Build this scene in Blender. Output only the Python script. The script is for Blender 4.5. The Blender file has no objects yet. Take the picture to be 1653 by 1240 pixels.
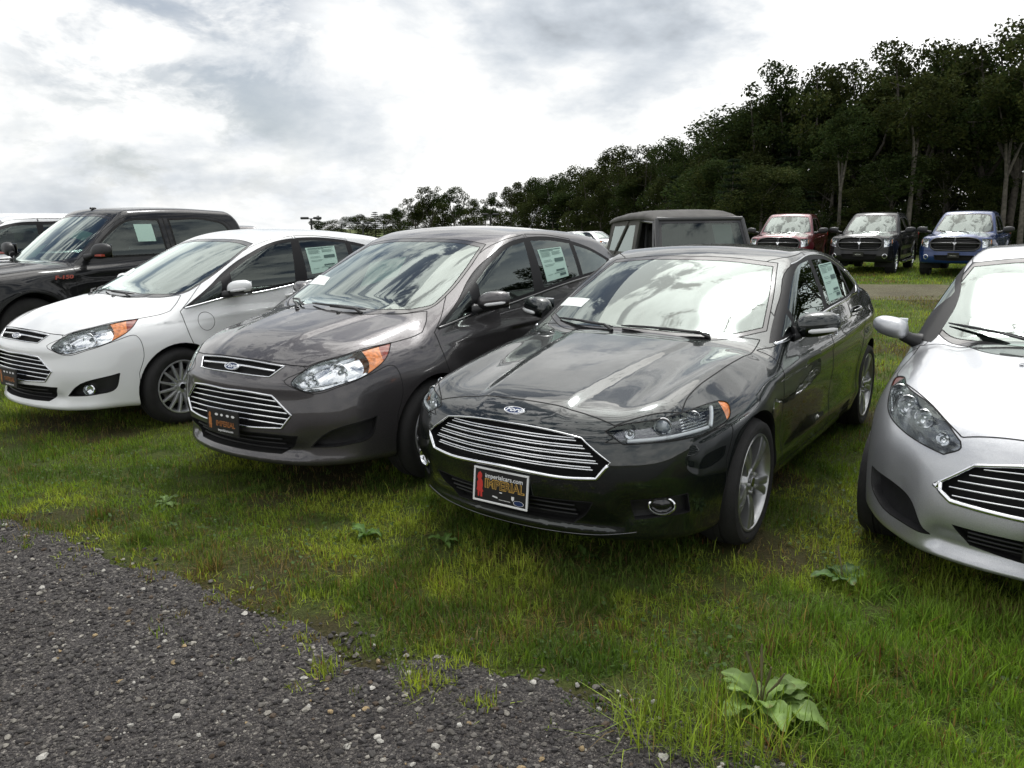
import bpy, math, random
import numpy as np
from mathutils import Vector, Matrix
R = math.radians
rng = np.random.default_rng(7)
scene = bpy.context.scene
col = scene.collection

# ------------------------------------------------------------------ helpers: objects
def link(o, parent=None):
    col.objects.link(o)
    if parent is not None:
        o.parent = parent
    return o

def tag(o, label=None, cat=None, group=None, kind=None):
    if label: o['label'] = label
    if cat: o['category'] = cat
    if group: o['group'] = group
    if kind: o['kind'] = kind
    return o

def empty(name, loc=(0, 0, 0), rz=0.0, label=None, cat=None, group=None):
    o = bpy.data.objects.new(name, None)
    o.empty_display_size = 0.2
    o.location = loc
    o.rotation_euler = (0, 0, rz)
    link(o)
    return tag(o, label, cat, group)

def mesh_obj(name, V, F, mat, parent=None, smooth=True, normals=None, mats=None, midx=None, attr=None):
    """V (n,3); F list of polys or int array (m,3|4)."""
    me = bpy.data.meshes.new(name)
    V = np.asarray(V, dtype=np.float32)
    if isinstance(F, np.ndarray):
        m, k = F.shape
        me.vertices.add(len(V)); me.vertices.foreach_set('co', V.ravel())
        me.loops.add(m * k); me.loops.foreach_set('vertex_index', F.astype(np.int32).ravel())
        me.polygons.add(m)
        me.polygons.foreach_set('loop_start', np.arange(0, m * k, k, dtype=np.int32))
        try:
            me.polygons.foreach_set('loop_total', np.full(m, k, dtype=np.int32))
        except Exception:
            pass
        me.update(calc_edges=True)
    else:
        me.from_pydata(V.tolist(), [], [list(f) for f in F])
        me.update()
    if attr is not None:
        a = me.attributes.new('tint', 'FLOAT_COLOR', 'POINT')
        c = np.ones((len(V), 4), dtype=np.float32); c[:, :attr.shape[1]] = attr
        a.data.foreach_set('color', c.ravel())
    for mm in (mats or [mat]):
        me.materials.append(mm)
    if midx is not None:
        me.polygons.foreach_set('material_index', np.asarray(midx, dtype=np.int32))
    me.polygons.foreach_set('use_smooth', np.full(len(me.polygons), bool(smooth)))
    if normals is not None:
        me.normals_split_custom_set_from_vertices(np.asarray(normals, dtype=np.float32).tolist())
    o = bpy.data.objects.new(name, me)
    return link(o, parent)

class MB:
    """collects simple shapes into one mesh"""
    def __init__(s):
        s.V = []; s.F = []; s.M = []
    def add(s, V, F, mi=0):
        b = len(s.V)
        s.V.extend([tuple(map(float, v)) for v in V])
        s.F.extend([[i + b for i in f] for f in F])
        s.M.extend([mi] * len(F))
    def box(s, c, d, bev=0.0, M=None, mi=0):
        x, y, z = [k / 2 for k in d]
        if bev <= 0:
            V = [(sx * x, sy * y, sz * z) for sx in (-1, 1) for sy in (-1, 1) for sz in (-1, 1)]
            F = [(0, 1, 3, 2), (4, 6, 7, 5), (0, 4, 5, 1), (2, 3, 7, 6), (0, 2, 6, 4), (1, 5, 7, 3)]
        else:
            b = min(bev, x * .9, y * .9, z * .9)
            V = []; idx = {}
            for sx in (-1, 1):
                for sy in (-1, 1):
                    for sz in (-1, 1):
                        for a in range(3):
                            p = [sx * x, sy * y, sz * z]
                            for q, sg in enumerate((sx, sy, sz)):
                                if q != a: p[q] -= sg * b
                            idx[(sx, sy, sz, a)] = len(V); V.append(tuple(p))
            F = []
            S = (-1, 1)
            for sx in S:
                F.append([idx[(sx, -1, -1, 0)], idx[(sx, 1, -1, 0)], idx[(sx, 1, 1, 0)], idx[(sx, -1, 1, 0)]][::sx])
            for sy in S:
                F.append([idx[(-1, sy, -1, 1)], idx[(1, sy, -1, 1)], idx[(1, sy, 1, 1)], idx[(-1, sy, 1, 1)]][::-sy])
            for sz in S:
                F.append([idx[(-1, -1, sz, 2)], idx[(1, -1, sz, 2)], idx[(1, 1, sz, 2)], idx[(-1, 1, sz, 2)]][::sz])
            for sx in S:
                for sy in S:
                    F.append([idx[(sx, sy, -1, 0)], idx[(sx, sy, -1, 1)], idx[(sx, sy, 1, 1)], idx[(sx, sy, 1, 0)]][::sx * sy])
                for sz in S:
                    F.append([idx[(sx, -1, sz, 0)], idx[(sx, -1, sz, 2)], idx[(sx, 1, sz, 2)], idx[(sx, 1, sz, 0)]][::-sx * sz])
            for sy in S:
                for sz in S:
                    F.append([idx[(-1, sy, sz, 1)], idx[(-1, sy, sz, 2)], idx[(1, sy, sz, 2)], idx[(1, sy, sz, 1)]][::sy * sz])
            for sx in S:
                for sy in S:
                    for sz in S:
                        F.append([idx[(sx, sy, sz, 0)], idx[(sx, sy, sz, 1)], idx[(sx, sy, sz, 2)]][::sx * sy * sz])
        if M is not None:
            V = [tuple(M @ Vector(v)) for v in V]
        V = [(v[0] + c[0], v[1] + c[1], v[2] + c[2]) for v in V]
        s.add(V, F, mi)
    def tube(s, P, r, n=8, cap=True, mi=0):
        P = [Vector(p) for p in P]
        rs = r if hasattr(r, '__len__') else [r] * len(P)
        b = len(s.V); V = []; F = []
        up = None
        for i, p in enumerate(P):
            t = (P[min(i + 1, len(P) - 1)] - P[max(i - 1, 0)])
            if t.length < 1e-9: t = Vector((0, 0, 1))
            t.normalize()
            if up is None:
                up = Vector((0, 0, 1)) if abs(t.z) < .9 else Vector((1, 0, 0))
            a = t.cross(up)
            if a.length < 1e-6: a = t.orthogonal()
            a.normalize(); up = a.cross(t)
            for k in range(n):
                th = 2 * math.pi * k / n
                V.append(p + a * (rs[i] * math.cos(th)) + up * (rs[i] * math.sin(th)))
        for i in range(len(P) - 1):
            for k in range(n):
                F.append((i * n + k, i * n + (k + 1) % n, (i + 1) * n + (k + 1) % n, (i + 1) * n + k))
        if cap:
            F.append(tuple(range(n))[::-1]); F.append(tuple((len(P) - 1) * n + k for k in range(n)))
        s.add(V, F, mi)
    def lathe(s, prof, c=(0, 0, 0), n=32, axis='y', mi=0, flip=False):
        """prof list of (radius, axial)"""
        V = []; F = []
        for r, a in prof:
            for k in range(n):
                th = 2 * math.pi * k / n
                if axis == 'y': V.append((c[0] + r * math.cos(th), c[1] + a, c[2] + r * math.sin(th)))
                elif axis == 'x': V.append((c[0] + a, c[1] + r * math.cos(th), c[2] + r * math.sin(th)))
                else: V.append((c[0] + r * math.cos(th), c[1] + r * math.sin(th), c[2] + a))
        for i in range(len(prof) - 1):
            for k in range(n):
                q = (i * n + k, i * n + (k + 1) % n, (i + 1) * n + (k + 1) % n, (i + 1) * n + k)
                F.append(q[::-1] if flip else q)
        s.add(V, F, mi)
    def prism(s, poly, y0, y1, fn=None, mi=0):
        """poly in 2D (a,b) -> fn(a,b,t) to 3D; extruded t=y0..y1"""
        n = len(poly)
        fn = fn or (lambda a, b, t: (a, t, b))
        V = [fn(a, b, y0) for a, b in poly] + [fn(a, b, y1) for a, b in poly]
        F = [tuple(range(n)), tuple(range(2 * n - 1, n - 1, -1))]
        for i in range(n):
            j = (i + 1) % n
            F.append((i, i + n, j + n, j))
        s.add(V, F, mi)
    def build(s, name, mat, parent=None, smooth=False, mats=None):
        return mesh_obj(name, s.V, s.F, mat, parent, smooth, mats=mats, midx=s.M if mats else None)

def smooth_angle(o, deg=35):
    """smooth shading with hard edges above an angle"""
    me = o.data
    me.polygons.foreach_set('use_smooth', np.full(len(me.polygons), True))
    try:
        me.set_sharp_from_angle(angle=R(deg))
    except Exception:
        pass
    return o

def copy_tree(o, parent=None):
    c = o.copy(); col.objects.link(c)
    if parent is not None:
        c.parent = parent
    for ch in list(o.children):
        copy_tree(ch, c)
    return c

def text_mesh(s, size, shear=0.0, extrude=0.0, bold=0.0, align='CENTER'):
    cu = bpy.data.curves.new('txt', 'FONT')
    cu.body = s; cu.size = size; cu.shear = shear; cu.extrude = extrude; cu.offset = bold
    cu.align_x = align; cu.align_y = 'CENTER'; cu.resolution_u = 3
    o = bpy.data.objects.new('txt', cu); col.objects.link(o)
    dg = bpy.context.evaluated_depsgraph_get()
    me = bpy.data.meshes.new_from_object(o.evaluated_get(dg))
    V = np.array([v.co for v in me.vertices]) if len(me.vertices) else np.zeros((0, 3))
    F = [list(p.vertices) for p in me.polygons]
    bpy.data.objects.remove(o); bpy.data.meshes.remove(me); bpy.data.curves.remove(cu)
    return V, F

# ------------------------------------------------------------------ helpers: materials
def new_mat(name):
    m = bpy.data.materials.new(name); m.use_nodes = True
    nt = m.node_tree
    return m, nt, nt.nodes['Principled BSDF']

def pset(b, **k):
    names = dict(color='Base Color', rough='Roughness', metal='Metallic', coat='Coat Weight', coatr='Coat Roughness',
                 spec='Specular IOR Level', ior='IOR', emit='Emission Color', emits='Emission Strength', trans='Transmission Weight',
                 sheen='Sheen Weight', alpha='Alpha')
    for a, v in k.items():
        if a in ('color', 'emit') and len(v) == 3: v = (*v, 1)
        b.inputs[names[a]].default_value = v

def simple(name, color, rough=.5, metal=0., coat=0., coatr=.03, spec=.5, noise=0.0, nscale=8.0, bump=0.0, bscale=60.):
    m, nt, b = new_mat(name)
    pset(b, color=color, rough=rough, metal=metal, coat=coat, coatr=coatr, spec=spec)
    if noise or bump:
        tc = nt.nodes.new('ShaderNodeTexCoord')
    if noise:
        n = nt.nodes.new('ShaderNodeTexNoise'); n.inputs['Scale'].default_value = nscale; n.inputs['Detail'].default_value = 5
        nt.links.new(tc.outputs['Object'], n.inputs['Vector'])
        r = nt.nodes.new('ShaderNodeValToRGB')
        r.color_ramp.elements[0].position = .3; r.color_ramp.elements[1].position = .7
        r.color_ramp.elements[0].color = (*[c * (1 - noise) for c in color], 1)
        r.color_ramp.elements[1].color = (*[min(1, c * (1 + noise)) for c in color], 1)
        nt.links.new(n.outputs['Fac'], r.inputs['Fac']); nt.links.new(r.outputs['Color'], b.inputs['Base Color'])
    if bump:
        n2 = nt.nodes.new('ShaderNodeTexNoise'); n2.inputs['Scale'].default_value = bscale; n2.inputs['Detail'].default_value = 3
        nt.links.new(tc.outputs['Object'], n2.inputs['Vector'])
        bp = nt.nodes.new('ShaderNodeBump'); bp.inputs['Strength'].default_value = bump; bp.inputs['Distance'].default_value = .01
        nt.links.new(n2.outputs['Fac'], bp.inputs['Height']); nt.links.new(bp.outputs['Normal'], b.inputs['Normal'])
    return m

def paint(name, color, metal=.0, rough=.35, coat=1.0, flake=0.0, dust=.12, coatr=.02, spec=.25, cior=1.5):
    """car paint: base + clear coat, a little road dust on the lower body"""
    m, nt, b = new_mat(name)
    pset(b, color=color, metal=metal, rough=rough, coat=coat, coatr=coatr, spec=spec); b.inputs['Coat IOR'].default_value = cior
    tc = nt.nodes.new('ShaderNodeTexCoord')
    n = nt.nodes.new('ShaderNodeTexNoise'); n.inputs['Scale'].default_value = 3.0; n.inputs['Detail'].default_value = 6; n.inputs['Roughness'].default_value = .65
    nt.links.new(tc.outputs['Object'], n.inputs['Vector'])
    mr = nt.nodes.new('ShaderNodeMapRange'); mr.inputs[1].default_value = .35; mr.inputs[2].default_value = .8
    mr.inputs[3].default_value = coatr; mr.inputs[4].default_value = coatr + dust * .6
    nt.links.new(n.outputs['Fac'], mr.inputs[0]); nt.links.new(mr.outputs[0], b.inputs['Coat Roughness'])
    # orange-peel: clear coat is never optically flat
    n3 = nt.nodes.new('ShaderNodeTexNoise'); n3.inputs['Scale'].default_value = 9; n3.inputs['Detail'].default_value = 1
    nt.links.new(tc.outputs['Object'], n3.inputs['Vector'])
    bp = nt.nodes.new('ShaderNodeBump'); bp.inputs['Strength'].default_value = .06; bp.inputs['Distance'].default_value = .01
    nt.links.new(n3.outputs['Fac'], bp.inputs['Height']); nt.links.new(bp.outputs['Normal'], b.inputs['Coat Normal'])
    if flake:
        v = nt.nodes.new('ShaderNodeTexNoise'); v.inputs['Scale'].default_value = 900; v.inputs['Detail'].default_value = 0
        nt.links.new(tc.outputs['Object'], v.inputs['Vector'])
        r = nt.nodes.new('ShaderNodeValToRGB')
        r.color_ramp.elements[0].position = .35; r.color_ramp.elements[1].position = .7
        r.color_ramp.elements[0].color = (*[c * (1 - flake) for c in color], 1); r.color_ramp.elements[1].color = (*[min(1, c * (1 + flake)) for c in color], 1)
        nt.links.new(v.outputs['Fac'], r.inputs['Fac']); nt.links.new(r.outputs['Color'], b.inputs['Base Color'])
    return m

def glass(name, tint=(.55, .62, .58), refl=1.0, ior=1.52, rough=0.0):
    """single-sheet glazing: tinted transparency + fresnel reflection"""
    m = bpy.data.materials.new(name); m.use_nodes = True
    nt = m.node_tree; nt.nodes.clear()
    out = nt.nodes.new('ShaderNodeOutputMaterial')
    tr = nt.nodes.new('ShaderNodeBsdfTransparent'); tr.inputs['Color'].default_value = (*tint, 1)
    gl = nt.nodes.new('ShaderNodeBsdfGlossy'); gl.inputs['Roughness'].default_value = rough; gl.inputs['Color'].default_value = (.90, 1, .955, 1)
    fr = nt.nodes.new('ShaderNodeFresnel'); fr.inputs['IOR'].default_value = ior
    mu = nt.nodes.new('ShaderNodeMath'); mu.operation = 'MULTIPLY'; mu.inputs[1].default_value = 1.75 * refl; mu.use_clamp = True
    mx = nt.nodes.new('ShaderNodeMixShader')
    nt.links.new(fr.outputs[0], mu.inputs[0]); nt.links.new(mu.outputs[0], mx.inputs[0])
    nt.links.new(tr.outputs[0], mx.inputs[1]); nt.links.new(gl.outputs[0], mx.inputs[2]); nt.links.new(mx.outputs[0], out.inputs['Surface'])
    return m

# ------------------------------------------------------------------ helpers: splines and fields
class Sp:
    """natural cubic spline through points, linear beyond the ends"""
    def __init__(s, *pts):
        p = sorted(pts); s.x = np.array([a for a, b in p], float); s.y = np.array([b for a, b in p], float)
        n = len(p); h = np.diff(s.x); A = np.eye(n); r = np.zeros(n)
        for i in range(1, n - 1):
            A[i, i - 1] = h[i - 1]; A[i, i] = 2 * (h[i - 1] + h[i]); A[i, i + 1] = h[i]
            r[i] = 6 * ((s.y[i + 1] - s.y[i]) / h[i] - (s.y[i] - s.y[i - 1]) / h[i - 1])
        s.m = np.linalg.solve(A, r); s.h = h
        # dense lookup
        s.lo, s.hi = s.x[0], s.x[-1]
        g = np.linspace(s.lo, s.hi, 2001); s.g = g; s.gy = s._ev(g)
        s.d0 = (s.gy[1] - s.gy[0]) / (g[1] - g[0]); s.d1 = (s.gy[-1] - s.gy[-2]) / (g[1] - g[0])
    def _ev(s, q):
        i = np.clip(np.searchsorted(s.x, q, 'right') - 1, 0, len(s.h) - 1)
        h = s.h[i]; a = (s.x[i + 1] - q) / h; b = (q - s.x[i]) / h
        return a * s.y[i] + b * s.y[i + 1] + ((a ** 3 - a) * s.m[i] + (b ** 3 - b) * s.m[i + 1]) * h * h / 6
    def __call__(s, q):
        q = np.asarray(q, float)
        v = np.interp(q, s.g, s.gy)
        v = np.where(q < s.lo, s.gy[0] + (q - s.lo) * s.d0, v)
        return np.where(q > s.hi, s.gy[-1] + (q - s.hi) * s.d1, v)

def smax(a, b, k):
    h = np.maximum(k - np.abs(a - b), 0) / k
    return np.maximum(a, b) + h * h * k * .25
def smin(a, b, k):
    return -smax(-a, -b, k)
def sstep(a, b, x):
    t = np.clip((x - a) / (b - a), 0, 1); return t * t * (3 - 2 * t)
def gau(x, w):
    return np.exp(-(x / w) ** 2)

def surface_nets(F, lo, hi, cell):
    n = [int(math.ceil((hi[i] - lo[i]) / cell)) + 1 for i in range(3)]
    ax = [lo[i] + cell * np.arange(n[i]) for i in range(3)]
    val = np.empty(n, np.float32)
    for i in range(n[0]):
        Y, Z = np.meshgrid(ax[1], ax[2], indexing='ij')
        val[i] = F(np.full(Y.shape, ax[0][i]), Y, Z)
    ins = val < 0
    c = np.zeros([k - 1 for k in n], np.uint8)
    for a in (0, 1):
        for b in (0, 1):
            for d in (0, 1):
                c += ins[a:n[0] - 1 + a, b:n[1] - 1 + b, d:n[2] - 1 + d]
    act = (c > 0) & (c < 8)
    idx = -np.ones(act.shape, np.int64); I = np.argwhere(act); idx[act] = np.arange(len(I))
    acc = np.zeros((len(I), 3)); cnt = np.zeros(len(I))
    for axis in range(3):
        o1, o2 = [q for q in range(3) if q != axis]
        for a in (0, 1):
            for b in (0, 1):
                J = I.copy(); J[:, o1] += a; J[:, o2] += b
                K = J.copy(); K[:, axis] += 1
                v0 = val[J[:, 0], J[:, 1], J[:, 2]]; v1 = val[K[:, 0], K[:, 1], K[:, 2]]
                cr = (v0 < 0) != (v1 < 0)
                t = np.where(cr, v0 / np.where(v0 - v1 == 0, 1, v0 - v1), 0)
                P = J.astype(float); P[:, axis] += t
                acc[cr] += P[cr]; cnt[cr] += 1
    V = np.array(lo) + cell * acc / np.maximum(cnt, 1)[:, None]
    Q = []
    for axis in range(3):
        o1, o2 = [(1, 2), (2, 0), (0, 1)][axis]
        sl0 = [slice(None)] * 3; sl1 = [slice(None)] * 3
        sl0[axis] = slice(0, n[axis] - 1); sl1[axis] = slice(1, n[axis])
        A = ins[tuple(sl0)]; B = ins[tuple(sl1)]
        E = np.argwhere(A != B)
        E = E[(E[:, o1] > 0) & (E[:, o2] > 0) & (E[:, o1] < n[o1] - 1) & (E[:, o2] < n[o2] - 1)]
        q = []
        for (a, b) in ((0, 0), (1, 0), (1, 1), (0, 1)):
            J = E.copy(); J[:, o1] -= a; J[:, o2] -= b
            q.append(idx[J[:, 0], J[:, 1], J[:, 2]])
        q = np.stack(q, 1)
        fl = A[E[:, 0], E[:, 1], E[:, 2]]
        q[~fl] = q[~fl][:, ::-1]
        Q.append(q)
    Q = np.concatenate(Q)
    return V, Q

def grad(F, P, e=.0025):
    g = np.empty_like(P)
    for k in range(3):
        d = np.zeros(3); d[k] = e
        g[:, k] = (F(*(P + d).T) - F(*(P - d).T)) / (2 * e)
    return g
def newton(F, P, it=3):
    for _ in range(it):
        f = F(*P.T); g = grad(F, P); n2 = np.maximum((g ** 2).sum(1), .05)
        st = -f / n2
        st = np.clip(st, -.02, .02)
        P = P + st[:, None] * g
    return P
def unit(g):
    return g / np.maximum(np.linalg.norm(g, axis=1), 1e-9)[:, None]

def polyline(pts, n=6, closed=True):
    """pts: (a,b) smooth point or (a,b,1) sharp corner; Catmull-Rom between, straight tangents at corners"""
    P = [np.array(p[:2], float) for p in pts]; C = [len(p) > 2 and p[2] for p in pts]
    m = len(P); out = []
    rngi = range(m if closed else m - 1)
    for i in rngi:
        a, b = P[i], P[(i + 1) % m]
        pa = P[(i - 1) % m] if (closed or i > 0) else a
        pb = P[(i + 2) % m] if (closed or i + 2 < m) else b
        if C[i]: pa = None
        if C[(i + 1) % m]: pb = None
        L = np.linalg.norm(b - a)
        def tang(p0, p1, p2):
            l1 = max(np.linalg.norm(p1 - p0), 1e-6); l2 = max(np.linalg.norm(p2 - p1), 1e-6)
            t = (p1 - p0) / l1 * l2 / (l1 + l2) + (p2 - p1) / l2 * l1 / (l1 + l2)
            return t * L
        t0 = (b - a) if pa is None else tang(pa, a, b)
        t1 = (b - a) if pb is None else tang(a, b, pb)
        if pa is None and pb is not None: t0 = 2 * (b - a) - t1 if False else (b - a)
        for k in range(n):
            t = k / n; h = t * t
            out.append((2 * h * t - 3 * h + 1) * a + (h * t - 2 * h + t) * t0 + (-2 * h * t + 3 * h) * b + (h * t - h) * t1)
    if not closed: out.append(P[-1])
    out = np.array(out)
    keep = np.ones(len(out), bool)
    for i in range(1, len(out)):
        if np.linalg.norm(out[i] - out[i - 1]) < 1e-5: keep[i] = False
    return out[keep]

def inside(poly, q):
    x, y = q[:, 0], q[:, 1]; r = np.zeros(len(q), bool)
    j = len(poly) - 1
    for i in range(len(poly)):
        xi, yi = poly[i]; xj, yj = poly[j]
        c = ((yi > y) != (yj > y)) & (x < (xj - xi) * (y - yi) / ((yj - yi) if yj != yi else 1e-12) + xi)
        r ^= c; j = i
    return r

class Proj:
    """parallel projection: coordinates (a,b) -> 3D, looking along -d"""
    def __init__(s, kind, side=1, yaw=0):
        # front: a=y b=z ; side: a=x b=z ; top: a=x b=y ; yaw: rotated about z from front towards +y
        if kind == 'front': s.A, s.B, s.d = np.array([0, 1., 0]), np.array([0, 0, 1.]), np.array([1., 0, 0])
        elif kind == 'rear': s.A, s.B, s.d = np.array([0, 1., 0]), np.array([0, 0, 1.]), np.array([-1., 0, 0])
        elif kind == 'side': s.A, s.B, s.d = np.array([1., 0, 0]), np.array([0, 0, 1.]), np.array([0, float(side), 0])
        elif kind == 'top': s.A, s.B, s.d = np.array([1., 0, 0]), np.array([0, 1., 0]), np.array([0, 0, 1.])
        else:
            c, q = math.cos(yaw), math.sin(yaw)
            s.d = np.array([c, q, 0]); s.A = np.array([-q, c, 0]); s.B = np.array([0, 0, 1.])
    def __call__(s, P): return np.stack([P @ s.A, P @ s.B], 1)
    def lift(s, q, t): return q[:, :1] * s.A + q[:, 1:2] * s.B + np.asarray(t).reshape(-1, 1) * s.d

class Shell:
    """a triangle skin over a field, which can be cut along outlines into tagged pieces"""
    def __init__(s, F, lo, hi, cell):
        s.F = F
        V, Q = surface_nets(F, lo, hi, cell)
        V = newton(F, V, 4)
        s.V = V; s.T = np.concatenate([Q[:, [0, 1, 2]], Q[:, [0, 2, 3]]]); s.tag = np.zeros(len(s.T), np.int32)
        s.names = ['body']
    def cut(s, poly, proj, name, only=None, where=None, mind=.05):
        """where(centroids)->mask of triangles that may be cut; only = names of tags that may be cut"""
        q = proj(s.V); lo = poly.min(0) - .03; hi = poly.max(0) + .03
        if name in s.names: nt = s.names.index(name)
        else: s.names.append(name); nt = len(s.names) - 1
        ok = (q[:, 0] > lo[0]) & (q[:, 0] < hi[0]) & (q[:, 1] > lo[1]) & (q[:, 1] < hi[1])
        m = ok[s.T[:, 0]] | ok[s.T[:, 1]] | ok[s.T[:, 2]]
        if only is not None: m &= np.isin(s.tag, [s.names.index(k) for k in only if k in s.names])
        i = np.nonzero(m)[0]
        c = s.V[s.T[i]]; nr = unit(np.cross(c[:, 1] - c[:, 0], c[:, 2] - c[:, 0]))
        k = nr @ proj.d > mind
        if where is not None: k &= where(c.mean(1))
        i = i[k]
        keep = np.ones(len(s.T), bool); keep[i] = False
        T = s.T[i]; G = s.tag[i]
        used, inv = np.unique(T, return_inverse=True); T = inv.reshape(-1, 3)
        V = s.V[used]; q = q[used]; n0 = len(V)
        for e in range(len(poly)):
            p0 = poly[e]; p1 = poly[(e + 1) % len(poly)]
            d = p1 - p0; L = math.hypot(d[0], d[1])
            if L < 1e-7 or len(T) == 0: continue
            nrm = np.array([-d[1], d[0]]) / L
            fv = (q - p0) @ nrm; fv[np.abs(fv) < 2e-4] = 0
            bl = np.minimum(p0, p1) - .002; bh = np.maximum(p0, p1) + .002
            a0, a1, a2 = T[:, 0], T[:, 1], T[:, 2]
            f0, f1, f2 = fv[a0], fv[a1], fv[a2]
            st = (np.maximum(np.maximum(f0, f1), f2) > 0) & (np.minimum(np.minimum(f0, f1), f2) < 0); k = st.copy()
            for ax in (0, 1):
                x = q[:, ax]; x0, x1, x2 = x[a0], x[a1], x[a2]
                k &= (np.maximum(np.maximum(x0, x1), x2) > bl[ax]) & (np.minimum(np.minimum(x0, x1), x2) < bh[ax])
            r = np.nonzero(k)[0]
            if len(r) == 0: continue
            V, T, G = s._split(V, T, G, r, np.stack([f0[r], f1[r], f2[r]], 1), np.nonzero(st & ~k)[0]); q = proj(V)
        m = inside(poly, (q[T[:, 0]] + q[T[:, 1]] + q[T[:, 2]]) / 3)
        G[m] = nt
        full = np.concatenate([used, len(s.V) + np.arange(len(V) - n0)])
        s.V = np.concatenate([s.V, V[n0:]])
        s.T = np.concatenate([s.T[keep], full[T]]); s.tag = np.concatenate([s.tag[keep], G])
        return m.sum()
    def _split(s, V, T, G, i, f, nb):
        sg = np.sign(f).astype(int); Ti = T[i]
        newV = []; emap = {}
        base = len(V); addT = []; addG = []
        def mid(a, b, fa, fb):
            key = (a, b) if a < b else (b, a)
            if key in emap: return emap[key]
            t = fa / (fa - fb); newV.append(V[a] + (V[b] - V[a]) * t); emap[key] = base + len(newV) - 1
            return emap[key]
        for r in range(len(i)):
            t = Ti[r]; ff = f[r]; g = sg[r]; tg = G[i[r]]
            z = [k for k in range(3) if g[k] == 0]
            if z:
                k = z[0]; a, b, c = int(t[k]), int(t[(k + 1) % 3]), int(t[(k + 2) % 3])
                m = mid(b, c, ff[(k + 1) % 3], ff[(k + 2) % 3])
                addT += [(a, b, m), (a, m, c)]; addG += [tg] * 2
            else:
                k = 0 if g[0] == -g[1] == -g[2] else (1 if g[1] == -g[0] == -g[2] else 2)
                a, b, c = int(t[k]), int(t[(k + 1) % 3]), int(t[(k + 2) % 3])
                fa, fb, fc = ff[k], ff[(k + 1) % 3], ff[(k + 2) % 3]
                m1 = mid(a, b, fa, fb); m2 = mid(a, c, fa, fc)
                addT += [(a, m1, m2), (m1, b, c), (m1, c, m2)]; addG += [tg] * 3
        keep = np.ones(len(T), bool); keep[i] = False
        for r in nb:                                         # neighbours that share a split edge are split too
            t = [int(v) for v in T[r]]; ms = [emap.get((t[k], t[(k + 1) % 3]) if t[k] < t[(k + 1) % 3] else (t[(k + 1) % 3], t[k])) for k in range(3)]
            h = [k for k in range(3) if ms[k] is not None]
            if not h: continue
            keep[r] = False
            if len(h) == 1:
                k = h[0]; a, b, c = t[k], t[(k + 1) % 3], t[(k + 2) % 3]
                addT += [(a, ms[k], c), (ms[k], b, c)]; addG += [G[r]] * 2
            else:
                k = [q for q in range(3) if q not in h]
                if not k: keep[r] = True; continue
                k = k[0]; a, b, c = t[k], t[(k + 1) % 3], t[(k + 2) % 3]; m1 = ms[(k + 1) % 3]; m2 = ms[(k + 2) % 3]
                addT += [(c, m2, m1), (a, b, m1), (a, m1, m2)]; addG += [G[r]] * 3
        T = np.concatenate([T[keep], np.array(addT, np.int64).reshape(-1, 3)])
        G = np.concatenate([G[keep], np.array(addG, np.int32)])
        if newV: V = np.concatenate([V, np.array(newV)])
        return V, T, G
    def finish(s):
        # weld the seam vertices made twice, then normals from the field
        key = np.round(s.V / 1e-5).astype(np.int64)
        _, ix, inv = np.unique(key, axis=0, return_index=True, return_inverse=True)
        inv = inv.ravel()
        s.V = s.V[ix]; s.T = inv[s.T]
        ok = (s.T[:, 0] != s.T[:, 1]) & (s.T[:, 1] != s.T[:, 2]) & (s.T[:, 2] != s.T[:, 0])
        s.T = s.T[ok]; s.tag = s.tag[ok]
        s.N = unit(grad(s.F, s.V))
    def piece(s, names, where=None):
        names = [names] if isinstance(names, str) else names
        m = np.isin(s.tag, [s.names.index(k) for k in names if k in s.names])
        if where is not None: m &= where(s.V[s.T].mean(1))
        T = s.T[m]
        u, inv = np.unique(T, return_inverse=True)
        return s.V[u], inv.reshape(-1, 3), s.N[u]
    def hit(s, q, proj, t0=3.0, t1=-3.0, step=.02):
        """first surface point from outside along -d for 2D points q -> P, N"""
        q = np.asarray(q, float).reshape(-1, 2)
        n = len(q); t = np.full(n, t0); done = np.zeros(n, bool); lo = np.full(n, t1)
        tt = t0
        res = np.full(n, np.nan)
        prev = np.full(n, t0)
        while tt > t1 and not done.all():
            tt -= step
            P = proj.lift(q, np.full(n, tt)); f = s.F(*P.T)
            h = (f < 0) & ~done
            res[h] = tt; done |= h
        a = res.copy(); b = res + step
        for _ in range(12):
            m = (a + b) / 2; f = s.F(*proj.lift(q, m).T)
            a = np.where(f < 0, m, a); b = np.where(f < 0, b, m)
        P = proj.lift(q, b)
        bad = np.isnan(P).any(1)
        if bad.any() and not bad.all():
            P[bad] = P[~bad][np.argmin(np.abs(np.nonzero(~bad)[0][None, :] - np.nonzero(bad)[0][:, None]), 1)]
        return P, unit(grad(s.F, P))

def boundary_edges(T):
    E = np.concatenate([T[:, [0, 1]], T[:, [1, 2]], T[:, [2, 0]]])
    k = np.sort(E, 1); _, ix, cn = np.unique(k, axis=0, return_index=True, return_counts=True)
    return E[ix[cn == 1]]

def loops(T):
    """border edges of a piece chained into runs of vertices"""
    E = boundary_edges(T); nx = {}
    for a, b in E: nx.setdefault(int(a), []).append(int(b))
    out = []
    while nx:
        a = next(iter(nx)); run = [a]
        while a in nx:
            b = nx[a].pop()
            if not nx[a]: del nx[a]
            run.append(b); a = b
            if a == run[0]: break
        out.append(run)
    return out

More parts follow.
